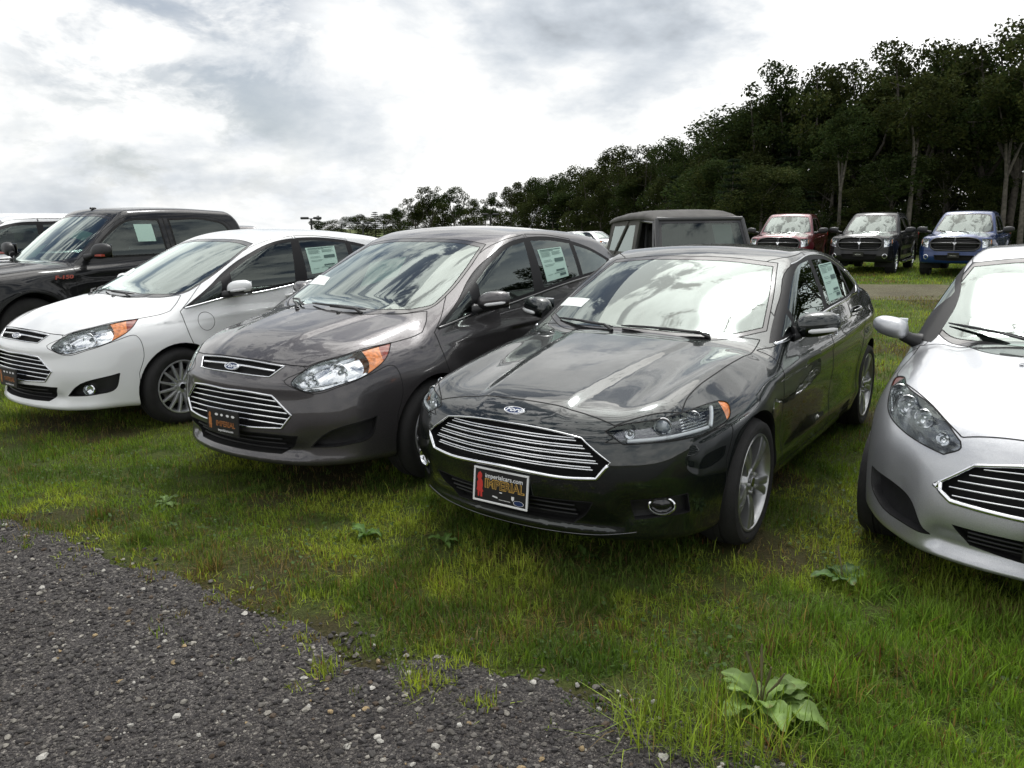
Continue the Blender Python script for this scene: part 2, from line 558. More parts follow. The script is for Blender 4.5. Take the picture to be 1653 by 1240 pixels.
def seam_strip(V, T, N, w=.0022, h=.0009, mind=.006):
    """thin dark gap along the border of a piece"""
    VV = []; FF = []; b = 0
    for run in loops(T):
        P = V[run]; n = N[run]
        if np.linalg.norm(np.diff(P, axis=0), axis=1).sum() < .03: continue
        keep = [0]
        for k in range(1, len(P)):
            if np.linalg.norm(P[k] - P[keep[-1]]) > mind: keep.append(k)
        closed = run[0] == run[-1]
        if closed and np.linalg.norm(P[keep[-1]] - P[0]) < mind and len(keep) > 3: keep.pop()
        if len(keep) < 3: continue
        P = P[keep]; n = n[keep]
        v, f = sweep(P, n, [(-w, h), (w, h)], closed)
        f = np.array([q for q in f if len(q) == 4 and len(set(q)) == 4])[::2]
        VV.append(v); FF.append(f + b); b += len(v)
    if not VV: return np.zeros((0, 3)), np.zeros((0, 4), int)
    return np.concatenate(VV), np.concatenate(FF)

def recess(V, T, N, d, depth, shrink=1.0):
    """pocket behind a piece: walls from its border and a floor pushed back along -d"""
    E = boundary_edges(T); off = -np.asarray(d) * depth
    c = V.mean(0)
    Vb = c + (V - c) * shrink + off
    n = len(V)
    F = [tuple(t + n) for t in T]
    VV = np.concatenate([V, Vb])
    F += [(e[1], e[0], e[0] + n, e[1] + n) for e in E]
    return VV, [tuple(int(k) for k in f) for f in F]

def sweep(P, N, prof, closed=False):
    """prof: list of (b, n) offsets across the path; path P with surface normals N"""
    P = np.asarray(P); N = np.asarray(N); n = len(P); k = len(prof)
    if closed: t = unit(np.roll(P, -1, 0) - np.roll(P, 1, 0))
    else: t = unit(np.gradient(P, axis=0))
    B = unit(np.cross(N, t))
    V = []
    for b, h in prof: V.append(P + B * b + N * h)
    V = np.stack(V, 1).reshape(-1, 3); F = []
    for i in range(n if closed else n - 1):
        j = (i + 1) % n
        for a in range(k):
            c = (a + 1) % k
            F.append((i * k + a, i * k + c, j * k + c, j * k + a))
    if not closed:
        F.append(tuple(range(k))[::-1]); F.append(tuple((n - 1) * k + a for a in range(k)))
    return V, F
def half_round(w, h, n=5, sink=.002):
    pr = [(-w / 2, -sink)]
    for i in range(n + 1):
        th = math.pi * (1 - i / n); pr.append((w / 2 * math.cos(th), h * math.sin(th)))
    pr.append((w / 2, -sink))
    return pr
# ------------------------------------------------------------------ car body fields (x forward, y left, z up, origin under the front axle)
def car_field(p):
    P, D, Zc, drop, K = p['P'], p['D'], p['Zc'], p['drop'], p.get('K')
    C, S, A = p['C'], p['S'], p.get('A')
    Cr, Sr = p['Cr'], p['Sr']
    Bz = p['B']
    Xw, cw, Xr, cr = p['Xw'], p['cw'], p['Xr'], p['cr']
    Zr, crown, Wg, Tg = p['Zr'], p['crown'], p['Wg'], p['Tg']
    belt = p['belt']; k = p['k']
    arches = p['arches']; extra = p.get('extra'); sidefn = p.get('sidefn'); topfn = p.get('topfn'); frontfn = p.get('frontfn')
    yy = np.linspace(0, 1.3, 400)
    gS = 1 / np.sqrt(1 + np.gradient(S(yy), yy) ** 2); gR = 1 / np.sqrt(1 + np.gradient(Sr(yy), yy) ** 2)
    bl = p.get('bl', 0)
    sw = p.get('sw', .5); sr = p.get('sr', .6)
    def F(x, y, z):
        a = np.abs(y)
        w = P(x) - D(z)
        for ax, rad, amp, wd in arches:
            r = np.hypot(x - ax, z - p['hub'])
            w = w + amp * np.exp(-((r - rad) / wd) ** 2) + amp * .6 * (r < rad) * (1 - np.exp(-((r - rad) / wd) ** 2))
        if sidefn is not None: w = w + sidefn(x, z)
        fs = (a - w) * .97
        top = Zc(x) - drop(a) * (K(x) if K is not None else 1)
        if topfn is not None: top = top + topfn(x, a)
        ft = (z - top) * .96
        xf = C(z) - S(a) * (A(z) if A is not None else 1)
        if frontfn is not None: xf = xf + frontfn(a, z)
        ff = (x - xf) * np.interp(a, yy, gS)
        fr = ((Cr(z) + Sr(a)) - x) * np.interp(a, yy, gR)
        L = smax(fs, ft, k[0])
        L = smax(L, ff, k[1])
        L = smax(L, fr, k[2])
        L = smax(L, Bz(x) + bl * np.maximum(a - .38, 0) ** 2 * sstep(0, .5, x) - z, k[3])
        gw = (x - (Xw(z) - cw * a * a - p.get('cw4', 0) * a ** 4)) * sw
        gr = ((Xr(z) + cr * a * a) - x) * sr
        gt = z - (Zr(x) - crown * a * a)
        gs = (a - (Wg(x) - Tg(z))) * .95
        G = smax(gw, gt, k[4])
        G = smax(G, gr, k[5])
        G = smax(G, gs, k[6])
        G = np.maximum(G, belt(x) - z)
        f = smin(L, G, k[7])
        if extra is not None: f = extra(f, x, y, z)
        return f
    return F

def crease(u, w):
    """smooth step used for pressed lines"""
    return sstep(-w, w, u)

# ---- dark sedan
def sedan_params():
    def topfn(x, a):
        t = np.clip((x + .45) / 1.35, 0, 1)                 # 0 cowl .. 1 nose
        y1 = .40 - .17 * t; y2 = .68 - .10 * t
        on = sstep(1.02, .80, t) * sstep(-.02, .10, t)
        return on * (.016 * crease(y1 - a, .035) + .030 * gau(a - (y2 + .03), .10) * sstep(0, .5, t + .2))
    def sidefn(x, z):
        l1 = .83 + .05 * (-x / 3.0)                           # shoulder line
        l2 = .40 + .03 * (-x / 3.0)
        m = sstep(.15, -.5, x) * sstep(-3.9, -3.3, x)
        return m * (.012 * gau(z - l1, .035) - .016 * gau(z - (l2 + .10), .12) + .010 * gau(z - (l2 - .06), .05))
    def frontfn(a, z):
        # lower jaw and cheek
        return -.03 * gau(z - .30, .05) * sstep(.62, .50, a) + .015 * gau(z - .22, .04) - .035 * gau(z - .37, .07) * sstep(.50, .60, a) * sstep(.80, .70, a)
    return dict(
        P=Sp((1.1, .74), (.75, .875), (.4, .915), (0, .922), (-.6, .918), (-1.5, .924), (-2.85, .922), (-3.4, .89), (-3.9, .80)),
        D=Sp((.15, .07), (.28, .03), (.45, .006), (.62, 0), (.78, .012), (.90, .045), (1.02, .10), (1.2, .22)),
        Zc=Sp((1.05, .70), (.85, .785), (.55, .855), (.15, .918), (-.3, .972), (-.6, 1.0), (-1.5, 1.0), (-2.6, 1.05), (-3.3, 1.10), (-3.6, 1.095), (-3.95, 1.06)),
        drop=Sp((0, 0), (.3, .006), (.5, .024), (.65, .05), (.8, .10), (.95, .18)),
        K=Sp((1.0, 1.25), (.4, 1.0), (-.4, .85), (-1.5, .8), (-3.5, .7)),
        C=Sp((.1, .74), (.2, .875), (.3, .935), (.42, .965), (.55, .97), (.66, .95), (.75, .90), (.82, .82), (.95, .60)),
        S=Sp((0, 0), (.2, .012), (.4, .058), (.55, .115), (.68, .205), (.78, .33), (.88, .58), (1.0, 1.05)),
        A=Sp((.1, .95), (.4, .95), (.7, 1.0), (.9, 1.1)),
        Cr=Sp((.2, -3.78), (.5, -3.88), (.8, -3.89), (1.0, -3.87), (1.1, -3.80)),
        Sr=Sp((0, 0), (.4, .05), (.65, .14), (.8, .30), (.95, .7)),
        B=Sp((1.0, .205), (.6, .19), (0, .19), (-3, .19), (-3.9, .26)),
        Xw=Sp((.85, -.12), (.97, -.40), (1.1, -.66), (1.25, -.97), (1.38, -1.27), (1.45, -1.45)), cw=.24, cw4=.16,
        Xr=Sp((.95, -3.80), (1.08, -3.50), (1.25, -3.10), (1.38, -2.72), (1.46, -2.35)), cr=.30,
        Zr=Sp((-.9, 1.40), (-1.3, 1.452), (-1.75, 1.476), (-2.2, 1.47), (-2.7, 1.42), (-3.2, 1.31)), crown=.10,
        Wg=Sp((-.3, .85), (-.8, .862), (-1.6, .878), (-2.6, .86), (-3.4, .77)),
        Tg=Sp((.90, -.01), (1.0, .02), (1.15, .08), (1.3, .152), (1.42, .22), (1.5, .275)),
        belt=Sp((1, .80), (-1, .82), (-4, .88)), k=(.07, .07, .12, .05, .05, .10, .055, .03), hub=.334,
        arches=[(0, .375, .012, .10), (-2.85, .375, .014, .10)], topfn=topfn, sidefn=sidefn, frontfn=frontfn, sw=.42, sr=.38)

# ---- tall hatchback (grey and white)
def tall_params():
    def topfn(x, a):
        t = np.clip((x + .30) / 1.1, 0, 1)
        y1 = .46 - .20 * t
        return sstep(1.0, .85, t) * (.014 * crease(y1 - a, .05) + .02 * gau(a - (.70 - .06 * t), .10))
    def sidefn(x, z):
        l1 = .90 + .055 * (-x / 3.0)
        m = sstep(-.15, -.7, x) * sstep(-3.6, -3.0, x)
        return m * (.012 * gau(z - l1, .04) - .02 * gau(z - .55, .16) + .014 * gau(z - .34, .06))
    def frontfn(a, z):
        return (-.045 * gau(z - .335, .05) * sstep(.60, .48, a) + .02 * gau(z - .23, .045)
                - .03 * gau(z - .37, .09) * sstep(.46, .60, a) * sstep(.86, .72, a)
                + .02 * gau(z - .72, .05) * sstep(.75, .5, a))
    return dict(
        P=Sp((1.0, .74), (.7, .865), (.35, .905), (0, .914), (-.6, .905), (-1.5, .912), (-2.65, .914), (-3.1, .88), (-3.55, .80)),
        D=Sp((.15, .07), (.28, .03), (.45, .008), (.65, 0), (.82, .008), (.95, .022), (1.08, .05), (1.25, .15)),
        Zc=Sp((.98, .80), (.78, .90), (.5, .985), (.2, 1.045), (-.15, 1.10), (-.5, 1.13), (-1.5, 1.10), (-2.6, 1.12), (-3.2, 1.10), (-3.6, 1.0)),
        drop=Sp((0, 0), (.3, .012), (.5, .04), (.65, .085), (.8, .16), (.95, .27)),
        K=Sp((1.0, 1.15), (.4, 1.05), (-.3, .9), (-1.5, .8), (-3.5, .7)),
        C=Sp((.1, .74), (.2, .845), (.3, .89), (.45, .91), (.6, .90), (.74, .862), (.84, .80), (.92, .705), (1.05, .5)),
        S=Sp((0, 0), (.2, .015), (.4, .065), (.55, .125), (.68, .215), (.78, .335), (.88, .57), (1.0, 1.05)),
        A=Sp((.1, .92), (.4, .95), (.7, 1.0), (.95, 1.1)),
        Cr=Sp((.2, -3.40), (.5, -3.50), (.8, -3.50), (1.0, -3.46), (1.2, -3.36)),
        Sr=Sp((0, 0), (.4, .04), (.65, .12), (.8, .28), (.95, .7)),
        B=Sp((1.0, .235), (.6, .215), (0, .19), (-3, .19), (-3.5, .28)),
        Xw=Sp((.95, .17), (1.08, -.09), (1.2, -.35), (1.35, -.68), (1.48, -.98), (1.58, -1.24)), cw=.25, cw4=.14, bl=.15,
        Xr=Sp((.95, -3.53), (1.15, -3.36), (1.35, -3.12), (1.5, -2.88), (1.6, -2.63)), cr=.28,
        Zr=Sp((-.62, 1.49), (-1.0, 1.565), (-1.5, 1.615), (-2.1, 1.605), (-2.7, 1.54), (-3.2, 1.44)), crown=.10,
        Wg=Sp((0, .85), (-.6, .868), (-1.6, .882), (-2.6, .865), (-3.4, .775)),
        Tg=Sp((1.0, .005), (1.1, .022), (1.25, .07), (1.42, .145), (1.55, .215), (1.65, .275)),
        belt=Sp((1, .88), (-1, .90), (-4, .95)), k=(.09, .09, .12, .05, .05, .10, .055, .03), hub=.33,
        arches=[(-.04, .37, .024, .10), (-2.69, .37, .02, .10)], topfn=topfn, sidefn=sidefn, frontfn=frontfn, sw=.42, sr=.8)

# ---- small silver hatchback
def small_params():
    def topfn(x, a):
        t = np.clip((x + .42) / 1.1, 0, 1)
        y1 = .50 - .26 * t
        return sstep(1.0, .85, t) * (.014 * crease(y1 - a, .05) + .03 * gau(a - (.66 - .03 * t), .10))
    def sidefn(x, z):
        return sstep(0, -.6, x) * (.012 * gau(z - (.86 - .03 * x), .04) - .015 * gau(z - .5, .15))
    def frontfn(a, z):
        return (-.05 * gau(z - .30, .06) * sstep(.50, .40, a) + .03 * gau(z - .20, .04)
                - .03 * gau(z - .42, .12) * sstep(.50, .60, a) * sstep(.82, .70, a))
    return dict(
        P=Sp((1.0, .66), (.7, .795), (.35, .845), (0, .856), (-.6, .85), (-1.5, .858), (-2.5, .855), (-2.9, .82), (-3.3, .74)),
        D=Sp((.15, .06), (.28, .025), (.45, .006), (.62, 0), (.78, .012), (.90, .04), (1.02, .10), (1.2, .22)),
        Zc=Sp((.95, .68), (.75, .785), (.5, .865), (.15, .935), (-.25, .99), (-.6, 1.02), (-1.5, 1.0), (-2.5, 1.03), (-3.3, .98)),
        drop=Sp((0, 0), (.3, .010), (.5, .038), (.65, .08), (.8, .16), (.95, .27)),
        K=Sp((1.0, 1.1), (.4, 1.0), (-.4, .85), (-3.5, .7)),
        C=Sp((.1, .70), (.18, .80), (.28, .845), (.42, .855), (.55, .838), (.66, .80), (.74, .745), (.82, .66), (.95, .45)),
        S=Sp((0, 0), (.2, .018), (.4, .078), (.52, .145), (.64, .25), (.73, .37), (.82, .60), (.95, 1.1)),
        A=Sp((.1, .95), (.4, .95), (.7, 1.05), (.95, 1.2)),
        Cr=Sp((.2, -3.1), (.5, -3.2), (.8, -3.2), (1.2, -3.1)),
        Sr=Sp((0, 0), (.4, .04), (.65, .14), (.8, .32), (.95, .7)),
        bl=.35, B=Sp((1.0, .215), (.6, .205), (0, .17), (-3.2, .2)),
        Xw=Sp((.85, -.12), (.98, -.36), (1.1, -.57), (1.25, -.84), (1.38, -1.1), (1.45, -1.28)), cw=.25, cw4=.18,
        Xr=Sp((.95, -3.2), (1.15, -3.0), (1.35, -2.7), (1.45, -2.5)), cr=.28,
        Zr=Sp((-.7, 1.39), (-1.1, 1.455), (-1.6, 1.495), (-2.2, 1.475), (-2.8, 1.39)), crown=.10,
        Wg=Sp((-.2, .785), (-.8, .80), (-1.6, .82), (-2.6, .795), (-3.2, .71)),
        Tg=Sp((.92, -.01), (1.02, .02), (1.17, .075), (1.3, .135), (1.42, .2), (1.5, .25)),
        belt=Sp((1, .80), (-1, .82), (-4, .88)), k=(.08, .08, .12, .05, .05, .10, .055, .03), hub=.305,
        arches=[(0, .345, .02, .10), (-2.49, .345, .02, .10)], topfn=topfn, sidefn=sidefn, frontfn=frontfn, sw=.42, sr=.7)

# ---- full-size pickup; style 0 = black crew cab seen from the side, 1 = far pickups with a tall cross-bar grille
def pickup_params(style=0):
    if style == 0:
        Zc = Sp((1.05, 1.00), (.9, 1.10), (.6, 1.16), (0, 1.20), (-.5, 1.225), (-1, 1.23), (-3.2, 1.26), (-3.7, 1.30), (-4.7, 1.32))
        C = Sp((.3, .80), (.5, .93), (.7, .95), (.95, .94), (1.05, .88), (1.15, .75)); wb = 3.68; hub = .41; tail = -4.78; cab = -3.55
    else:
        Zc = Sp((1.05, 1.06), (.9, 1.17), (.6, 1.24), (0, 1.275), (-.5, 1.29), (-1, 1.28), (-3.0, 1.30), (-3.6, 1.33), (-4.7, 1.34))
        C = Sp((.3, .82), (.5, .96), (.7, .97), (.95, .95), (1.10, .91), (1.22, .78)); wb = 3.57; hub = .405; tail = -4.75; cab = -3.25
    def topfn(x, a):
        on = sstep(-.5, -.1, x) * sstep(1.02, .7, x)
        return on * (.035 * crease(.52 - a, .06) + .02 * gau(a - .85, .1)) - (.5 * sstep(.86, .80, a) * sstep(cab - .08, cab - .14, x) * sstep(tail + .06, tail + .12, x))
    def sidefn(x, z):
        return sstep(-.5, -.9, x) * (.012 * gau(z - 1.10, .05) - .018 * gau(z - .72, .14))
    return dict(
        P=Sp((1.1, .88), (.7, .965), (.4, .985), (0, .99), (-.7, .975), (-2, .98), (-wb, .985), (-4.8, .975)),
        D=Sp((.3, .06), (.45, .02), (.7, 0), (1.0, .008), (1.15, .03), (1.3, .07)),
        Zc=Zc, drop=Sp((0, 0), (.5, .012), (.75, .04), (.9, .085), (1.05, .16)), K=Sp((1, 1.2), (-.4, 1), (-1, .6), (-4.5, .15)),
        C=C, S=Sp((0, 0), (.3, .015), (.55, .05), (.75, .12), (.88, .24), (.98, .5)),
        Cr=Sp((.3, tail + .05), (.6, tail), (1.2, tail), (1.4, tail + .02)), Sr=Sp((0, 0), (.7, .01), (.9, .05), (1.0, .2)),
        B=Sp((1, .42), (.5, .40), (-1, .40), (-3, .42), (-4.8, .55)),
        Xw=Sp((1.08, -.32), (1.22, -.52), (1.4, -.76), (1.6, -1.03), (1.8, -1.32)), cw=.20, cw4=.10,
        Xr=Sp((1.1, cab - .02), (1.5, cab), (1.75, cab + .06), (1.9, cab + .2)), cr=.08,
        Zr=Sp((-.9, 1.85), (-1.3, 1.90), (-1.8, 1.935), (-2.6, 1.94), (-3.5, 1.89)), crown=.07,
        Wg=Sp((-.3, .885), (-1, .905), (-3.5, .895)), Tg=Sp((1.05, 0), (1.2, .008), (1.45, .07), (1.7, .155), (1.85, .22), (1.95, .28)),
        belt=Sp((1, 1.05), (-5, 1.08)), k=(.07, .06, .06, .05, .05, .06, .07, .025), hub=hub,
        arches=[(0, .50, .035, .09), (-wb, .50, .035, .09)], topfn=topfn, sidefn=sidefn, sw=.55, sr=.95)

# ---- sport-utility wagon standing behind the black pickup
def wagon_params():
    p = pickup_params(0)
    p.update(Zc=Sp((1.05, .88), (.9, .98), (.6, 1.05), (0, 1.10), (-.5, 1.14), (-1, 1.16), (-3, 1.2), (-3.9, 1.15)),
             C=Sp((.2, .75), (.4, .90), (.6, .92), (.85, .90), (1.0, .80), (1.1, .6)), topfn=None,
             P=Sp((1.0, .80), (.6, .94), (0, .975), (-1, .97), (-2.85, .975), (-3.8, .90)),
             Cr=Sp((.3, -3.8), (.6, -3.92), (1.2, -3.9)), Sr=Sp((0, 0), (.6, .06), (.8, .16), (.95, .4)), B=Sp((1, .28), (-4, .32)),
             Xw=Sp((1.0, -.25), (1.14, -.5), (1.3, -.8), (1.5, -1.18), (1.65, -1.5)), Xr=Sp((1.1, -3.95), (1.4, -3.75), (1.7, -3.45)), cr=.15,
             Zr=Sp((-.9, 1.70), (-1.4, 1.755), (-2.2, 1.785), (-3.0, 1.77), (-3.7, 1.72)),
             Tg=Sp((1.0, 0), (1.15, .01), (1.35, .07), (1.55, .145), (1.7, .21), (1.8, .27)), belt=Sp((1, .95), (-4, 1.0)), hub=.375,
             arches=[(0, .43, .02, .09), (-2.86, .43, .02, .09)])
    return p
# ------------------------------------------------------------------ shared car materials
M = {}
M['rubber'] = simple('tyre_rubber', (.012, .0115, .0115), rough=.8, noise=.35, nscale=14, bump=.25, bscale=120)
M['chrome'] = simple('chrome', (.82, .83, .85), rough=.07, metal=1)
M['satin'] = simple('satin_chrome', (.70, .71, .73), rough=.22, metal=1)
M['alloy'] = simple('alloy_wheel', (.60, .61, .63), rough=.33, metal=.70, coat=.4)
M['alloy_mid'] = simple('alloy_wheel_silver', (.40, .405, .41), rough=.28, metal=.85, coat=.4)
M['alloy_dark'] = simple('alloy_wheel_grey', (.30, .31, .32), rough=.33, metal=.95, coat=.5)
M['black'] = simple('black_plastic', (.014, .014, .015), rough=.45, noise=.2, nscale=20, bump=.1, bscale=250)
M['pillar'] = simple('window_pillar_black', (.007, .007, .008), rough=.5, spec=.2)
M['gloss_black'] = simple('gloss_black_trim', (.008, .008, .009), rough=.12, coat=.6)
M['void'] = simple('dark_recess', (.004, .004, .004), rough=.9)
M['gap'] = simple('panel_gap', (.006, .006, .006), rough=.9)
M['liner'] = simple('wheel_arch_liner', (.012, .012, .012), rough=.9, noise=.3)
M['disc'] = simple('brake_disc', (.30, .29, .28), rough=.35, metal=1)
M['cloth'] = simple('seat_cloth', (.035, .034, .034), rough=.9, noise=.3, nscale=30)
M['dash'] = simple('dashboard_plastic', (.022, .022, .023), rough=.6)
M['beige'] = simple('headliner', (.28, .27, .25), rough=.9)
M['wsglass'] = glass('windscreen_glass', (.50, .60, .55), 1.3, rough=.012)
M['sideglass'] = glass('side_glass', (.25, .30, .285), 1.0)
M['privacy'] = glass('rear_tinted_glass', (.08, .095, .095), 1.0)
M['lens'] = glass('headlight_lens_clear', (.97, .98, .99), .5)
M['mirrorglass'] = simple('mirror_glass', (.75, .78, .80), rough=.02, metal=1)
M['amber'] = simple('amber_lens', (.62, .20, .05), rough=.10, coat=1, noise=.45, nscale=45)
M['marker'] = simple('marker_lens_dark_red', (.24, .05, .03), rough=.1, coat=1, noise=.3, nscale=50)
M['red'] = simple('red_lens', (.35, .012, .010), rough=.12, coat=.8)
M['white_lens'] = simple('white_indicator_lens', (.62, .63, .63), rough=.15, coat=.8)
M['led'] = simple('lamp_light_guide', (.88, .90, .92), rough=.2)
M['bowl'] = simple('reflector', (.86, .87, .88), rough=.12, metal=1)
M['bowl_grey'] = simple('lamp_housing', (.34, .35, .36), rough=.25, metal=.8)
M['bowl_dark'] = simple('reflector_smoked', (.16, .16, .17), rough=.2, metal=1)
M['bulb'] = simple('projector_glass', (.30, .33, .36), rough=.03, coat=1, spec=1)
M['paper'] = simple('sticker_paper', (.37, .53, .46), rough=.7)
M['paperw'] = simple('white_sheet', (.74, .80, .77), rough=.7)
M['ink'] = simple('sticker_print', (.05, .10, .09), rough=.7)
M['oval_blue'] = simple('emblem_blue', (.012, .030, .10), rough=.15, coat=1)
M['letter'] = simple('emblem_lettering', (.80, .82, .84), rough=.2, metal=.3)
M['plate_black'] = simple('plate_black', (.008, .008, .008), rough=.3, coat=.4)
M['plate_white'] = simple('plate_white', (.72, .72, .72), rough=.4)
M['gold'] = simple('plate_gold_print', (.50, .30, .06), rough=.45)
M['orange_print'] = simple('plate_orange_print', (.40, .15, .04), rough=.45)
M['red_print'] = simple('plate_red_print', (.50, .030, .022), rough=.45)
M['badge_red'] = simple('badge_orange_red', (.33, .040, .018), rough=.3, coat=.5)

def frame_at(P, N, up=(0, 0, 1)):
    n = Vector(N).normalized(); u = Vector(up); r = u.cross(n)
    if r.length < 1e-4: r = Vector((0, 1, 0))
    r.normalize(); u = n.cross(r)
    m = Matrix((r, u, n)).transposed().to_4x4(); m.translation = Vector(P)
    return m                                             # local x = right (seen from outside), y = up, z = outwards

def xf(V, m):
    return [tuple(m @ Vector(v)) for v in V]

def inset(poly, d):
    p = np.asarray(poly); n = len(p)
    a = 0.5 * np.sum(p[:, 0] * np.roll(p[:, 1], -1) - np.roll(p[:, 0], -1) * p[:, 1])
    s = 1 if a > 0 else -1
    e = np.roll(p, -1, 0) - p; e /= np.maximum(np.linalg.norm(e, axis=1), 1e-9)[:, None]
    nn = np.stack([-e[:, 1], e[:, 0]], 1) * s
    v = nn + np.roll(nn, 1, 0); l = np.maximum((v ** 2).sum(1), .35)
    return p + v / l[:, None] * 2 * d

def circle(c, r, n=40, a0=0, a1=2 * math.pi):
    t = np.linspace(a0, a1, n, endpoint=False)
    return np.stack([c[0] + r * np.cos(t), c[1] + r * np.sin(t)], 1)

def mirror_sym(half):
    """half outline from top centre to bottom centre at y>=0 -> closed symmetric outline"""
    h = [tuple(p) for p in half]
    m = [(-p[0],) + tuple(p[1:]) for p in h[::-1] if abs(p[0]) > 1e-6]
    return h + m

class Car:
    def __init__(s, name, pose, label, cat, params, cell, paintm, group=None, z=0.0):
        s.p = params; s.F = car_field(params)
        xs = [a[0] for a in params['arches']]
        s.sh = Shell(s.F, (float(params['Cr'](.6)) - .25, -1.12, .08), (float(params['C'](.5)) + .25, 1.12, 2.05 if params['hub'] > .36 else 1.72), cell)
        s.e = empty(name, (pose[0], pose[1], z), R(pose[2]), label, cat, group)
        s.paint = paintm; s.strips = []; s.hub = params['hub']
    # ---- cutting
    def front(s, name, pts, only=('body',), n=6, lo=None, rear=False, where=None):
        pl = polyline(pts, n)
        w = where
        if lo is not None: w = lambda c: c[:, 0] > lo
        s.sh.cut(pl, Proj('rear' if rear else 'front'), name, only, w)
        return pl
    def top(s, name, pts, only=('body',), n=6, where=None):
        pl = polyline(pts, n); s.sh.cut(pl, Proj('top'), name, only, where); return pl
    def side(s, name, pts, only=('body',), n=6, where=None, mind=.12):
        pl = polyline(pts, n)
        for sd in (1, -1):
            w = (lambda c, sd=sd: c[:, 1] * sd > .3) if where is None else (lambda c, sd=sd: (c[:, 1] * sd > 0) & where(c))
            s.sh.cut(pl, Proj('side', sd), name, only, w, mind)
        return pl
    def yaw(s, name, pts3, deg, only=('body',), n=6, mind=.05, sides=(1, -1), ymin=.15):
        for sd in sides:
            pj = Proj('yaw', yaw=R(deg) * sd)
            q = [tuple(pj(np.array([[p[0], p[1] * sd, p[2]]]))[0]) + tuple(p[3:]) for p in pts3]
            pl = polyline(q, n)
            s.sh.cut(pl, pj, name, only, lambda c, sd=sd: c[:, 1] * sd > ymin, mind)
    def done(s):
        s.sh.finish()
    # ---- parts from pieces
    def panel(s, names, oname, mat, parent=None, where=None, seam=0.0, off=0.0):
        V, T, N = s.sh.piece(names, where)
        if len(T) == 0: return None
        o = mesh_obj(oname, V + N * off if off else V, T, mat, parent or s.e, normals=N)
        if seam: s.strips.append(seam_strip(V, T, N, seam))
        return o
    def sides(s, names, oname, mat, parent=None, seam=0.0, off=0.0, extra=None):
        r = []
        for sd in (1, -1):
            w = (lambda c, sd=sd: (c[:, 1] * sd > 0) & (extra(c) if extra is not None else True))
            r.append(s.panel(names, oname, mat, parent, w, seam, off))
        return r
    def pocket(s, names, oname, mat, d, depth, shrink=1.0, parent=None, where=None):
        V, T, N = s.sh.piece(names, where)
        if len(T) == 0: return None
        VV, FF = recess(V, T, N, d, depth, shrink)
        return mesh_obj(oname, VV, FF, mat, parent or s.e, smooth=False)
    def seams(s):
        if s.strips:
            V = []; F = []; b = 0
            for v, f in s.strips: V.append(v); F.append(f + b); b += len(v)
            mesh_obj('panel_gap', np.concatenate(V), np.concatenate(F), M['gap'], s.e, smooth=False)
    def line(s, pts, proj, w=.0022, n=8, closed=False):
        P, N = s.sh.hit(polyline(pts, n, closed), proj)
        V, F = sweep(P, N, [(-w, .0009), (w, .0009)], closed)
        s.strips.append((V, np.array([f for f in F if len(f) == 4 and len(set(f)) == 4])))
    def trim(s, oname, pl, proj, w, h, mat, closed=True, parent=None, out=0.0):
        P, N = s.sh.hit(pl, proj)
        V, F = sweep(P + N * out, N, half_round(w, h), closed)
        return mesh_obj(oname, V, F, mat, parent or s.e, smooth=True)
    def bars(s, oname, rows, proj, w, h, mat, depth=.012, parent=None):
        """rows: list of [(y0,z0),(y1,z1)...] centre lines laid on the skin, then sunk by depth"""
        VV = []; FF = []
        for row in rows:
            P, N = s.sh.hit(polyline(row, 10, False), proj)
            N = unit(N * .3 + proj.d * .7)
            V, F = sweep(P - proj.d * depth, N, half_round(w, h, 4, .004), False)
            b = len(VV); VV += V.tolist(); FF += [[k + b for k in f] for f in F]
        return mesh_obj(oname, VV, FF, mat, parent or s.e, smooth=True)
    def at(s, q, proj):
        P, N = s.sh.hit(np.array([q]), proj)
        return P[0], N[0]
    # ---- wheel arches with liners
    def cut_arches(s, r=None, inner=.42):
        s.arch = []
        for ax, rad, amp, wd in s.p['arches']:
            rr = r or rad
            pl = circle((ax, s.hub + .005), rr, 44)
            for sd in (1, -1):
                s.sh.cut(pl, Proj('side', sd), 'void', ('body',), lambda c, sd=sd: (c[:, 1] * sd > .35), -.6)
            s.arch.append((ax, rr))
    def liners(s, inner=.40):
        for ax, rr in s.arch:
            for sd in (1, -1):
                t = np.linspace(-.35, math.pi + .35, 34)
                q = np.stack([ax + (rr - .001) * np.cos(t), s.hub + .005 + (rr - .001) * np.sin(t)], 1)
                P, N = s.sh.hit(q, Proj('side', sd))
                V = []; F = []
                n = len(q)
                for k in range(n):
                    y = abs(P[k][1])
                    cx, cz = q[k]
                    V += [(cx, sd * (y - .0005), cz), (cx, sd * (y - .02), cz), (ax + (cx - ax) * 1.04, sd * (y - .03), s.hub + (cz - s.hub) * 1.04), (ax + (cx - ax) * 1.04, sd * inner, s.hub + (cz - s.hub) * 1.04)]
                for k in range(n - 1):
                    for j in range(3):
                        F.append((k * 4 + j, k * 4 + j + 1, k * 4 + j + 5, k * 4 + j + 4))
                b = len(V); V.append((ax, sd * inner, s.hub))
                for k in range(n - 1): F.append((k * 4 + 3, b, k * 4 + 7))
                mesh_obj('wheel_arch_liner', V, F, M['liner'], s.e, smooth=True)
    # ---- wheels
    def wheels(s, style, tyre_w=.22, rim_r=.235, face=.0, alloy='alloy', proto=None, steer=0.0, track=None):
        done = None
        for ax, rr in s.arch:
            for sd in (1, -1):
                y = (track if track is not None else float(s.p['P'](ax)) + .004 + face)
                if done is None:
                    w = done = make_wheel(style, s.hub, rim_r, tyre_w, M[alloy], s.e)
                else:
                    w = copy_tree(done, s.e)
                w.location = (ax, sd * y, s.hub); w.rotation_euler = (0, random.uniform(0, 1.2), 0 if sd > 0 else math.pi)
        return done
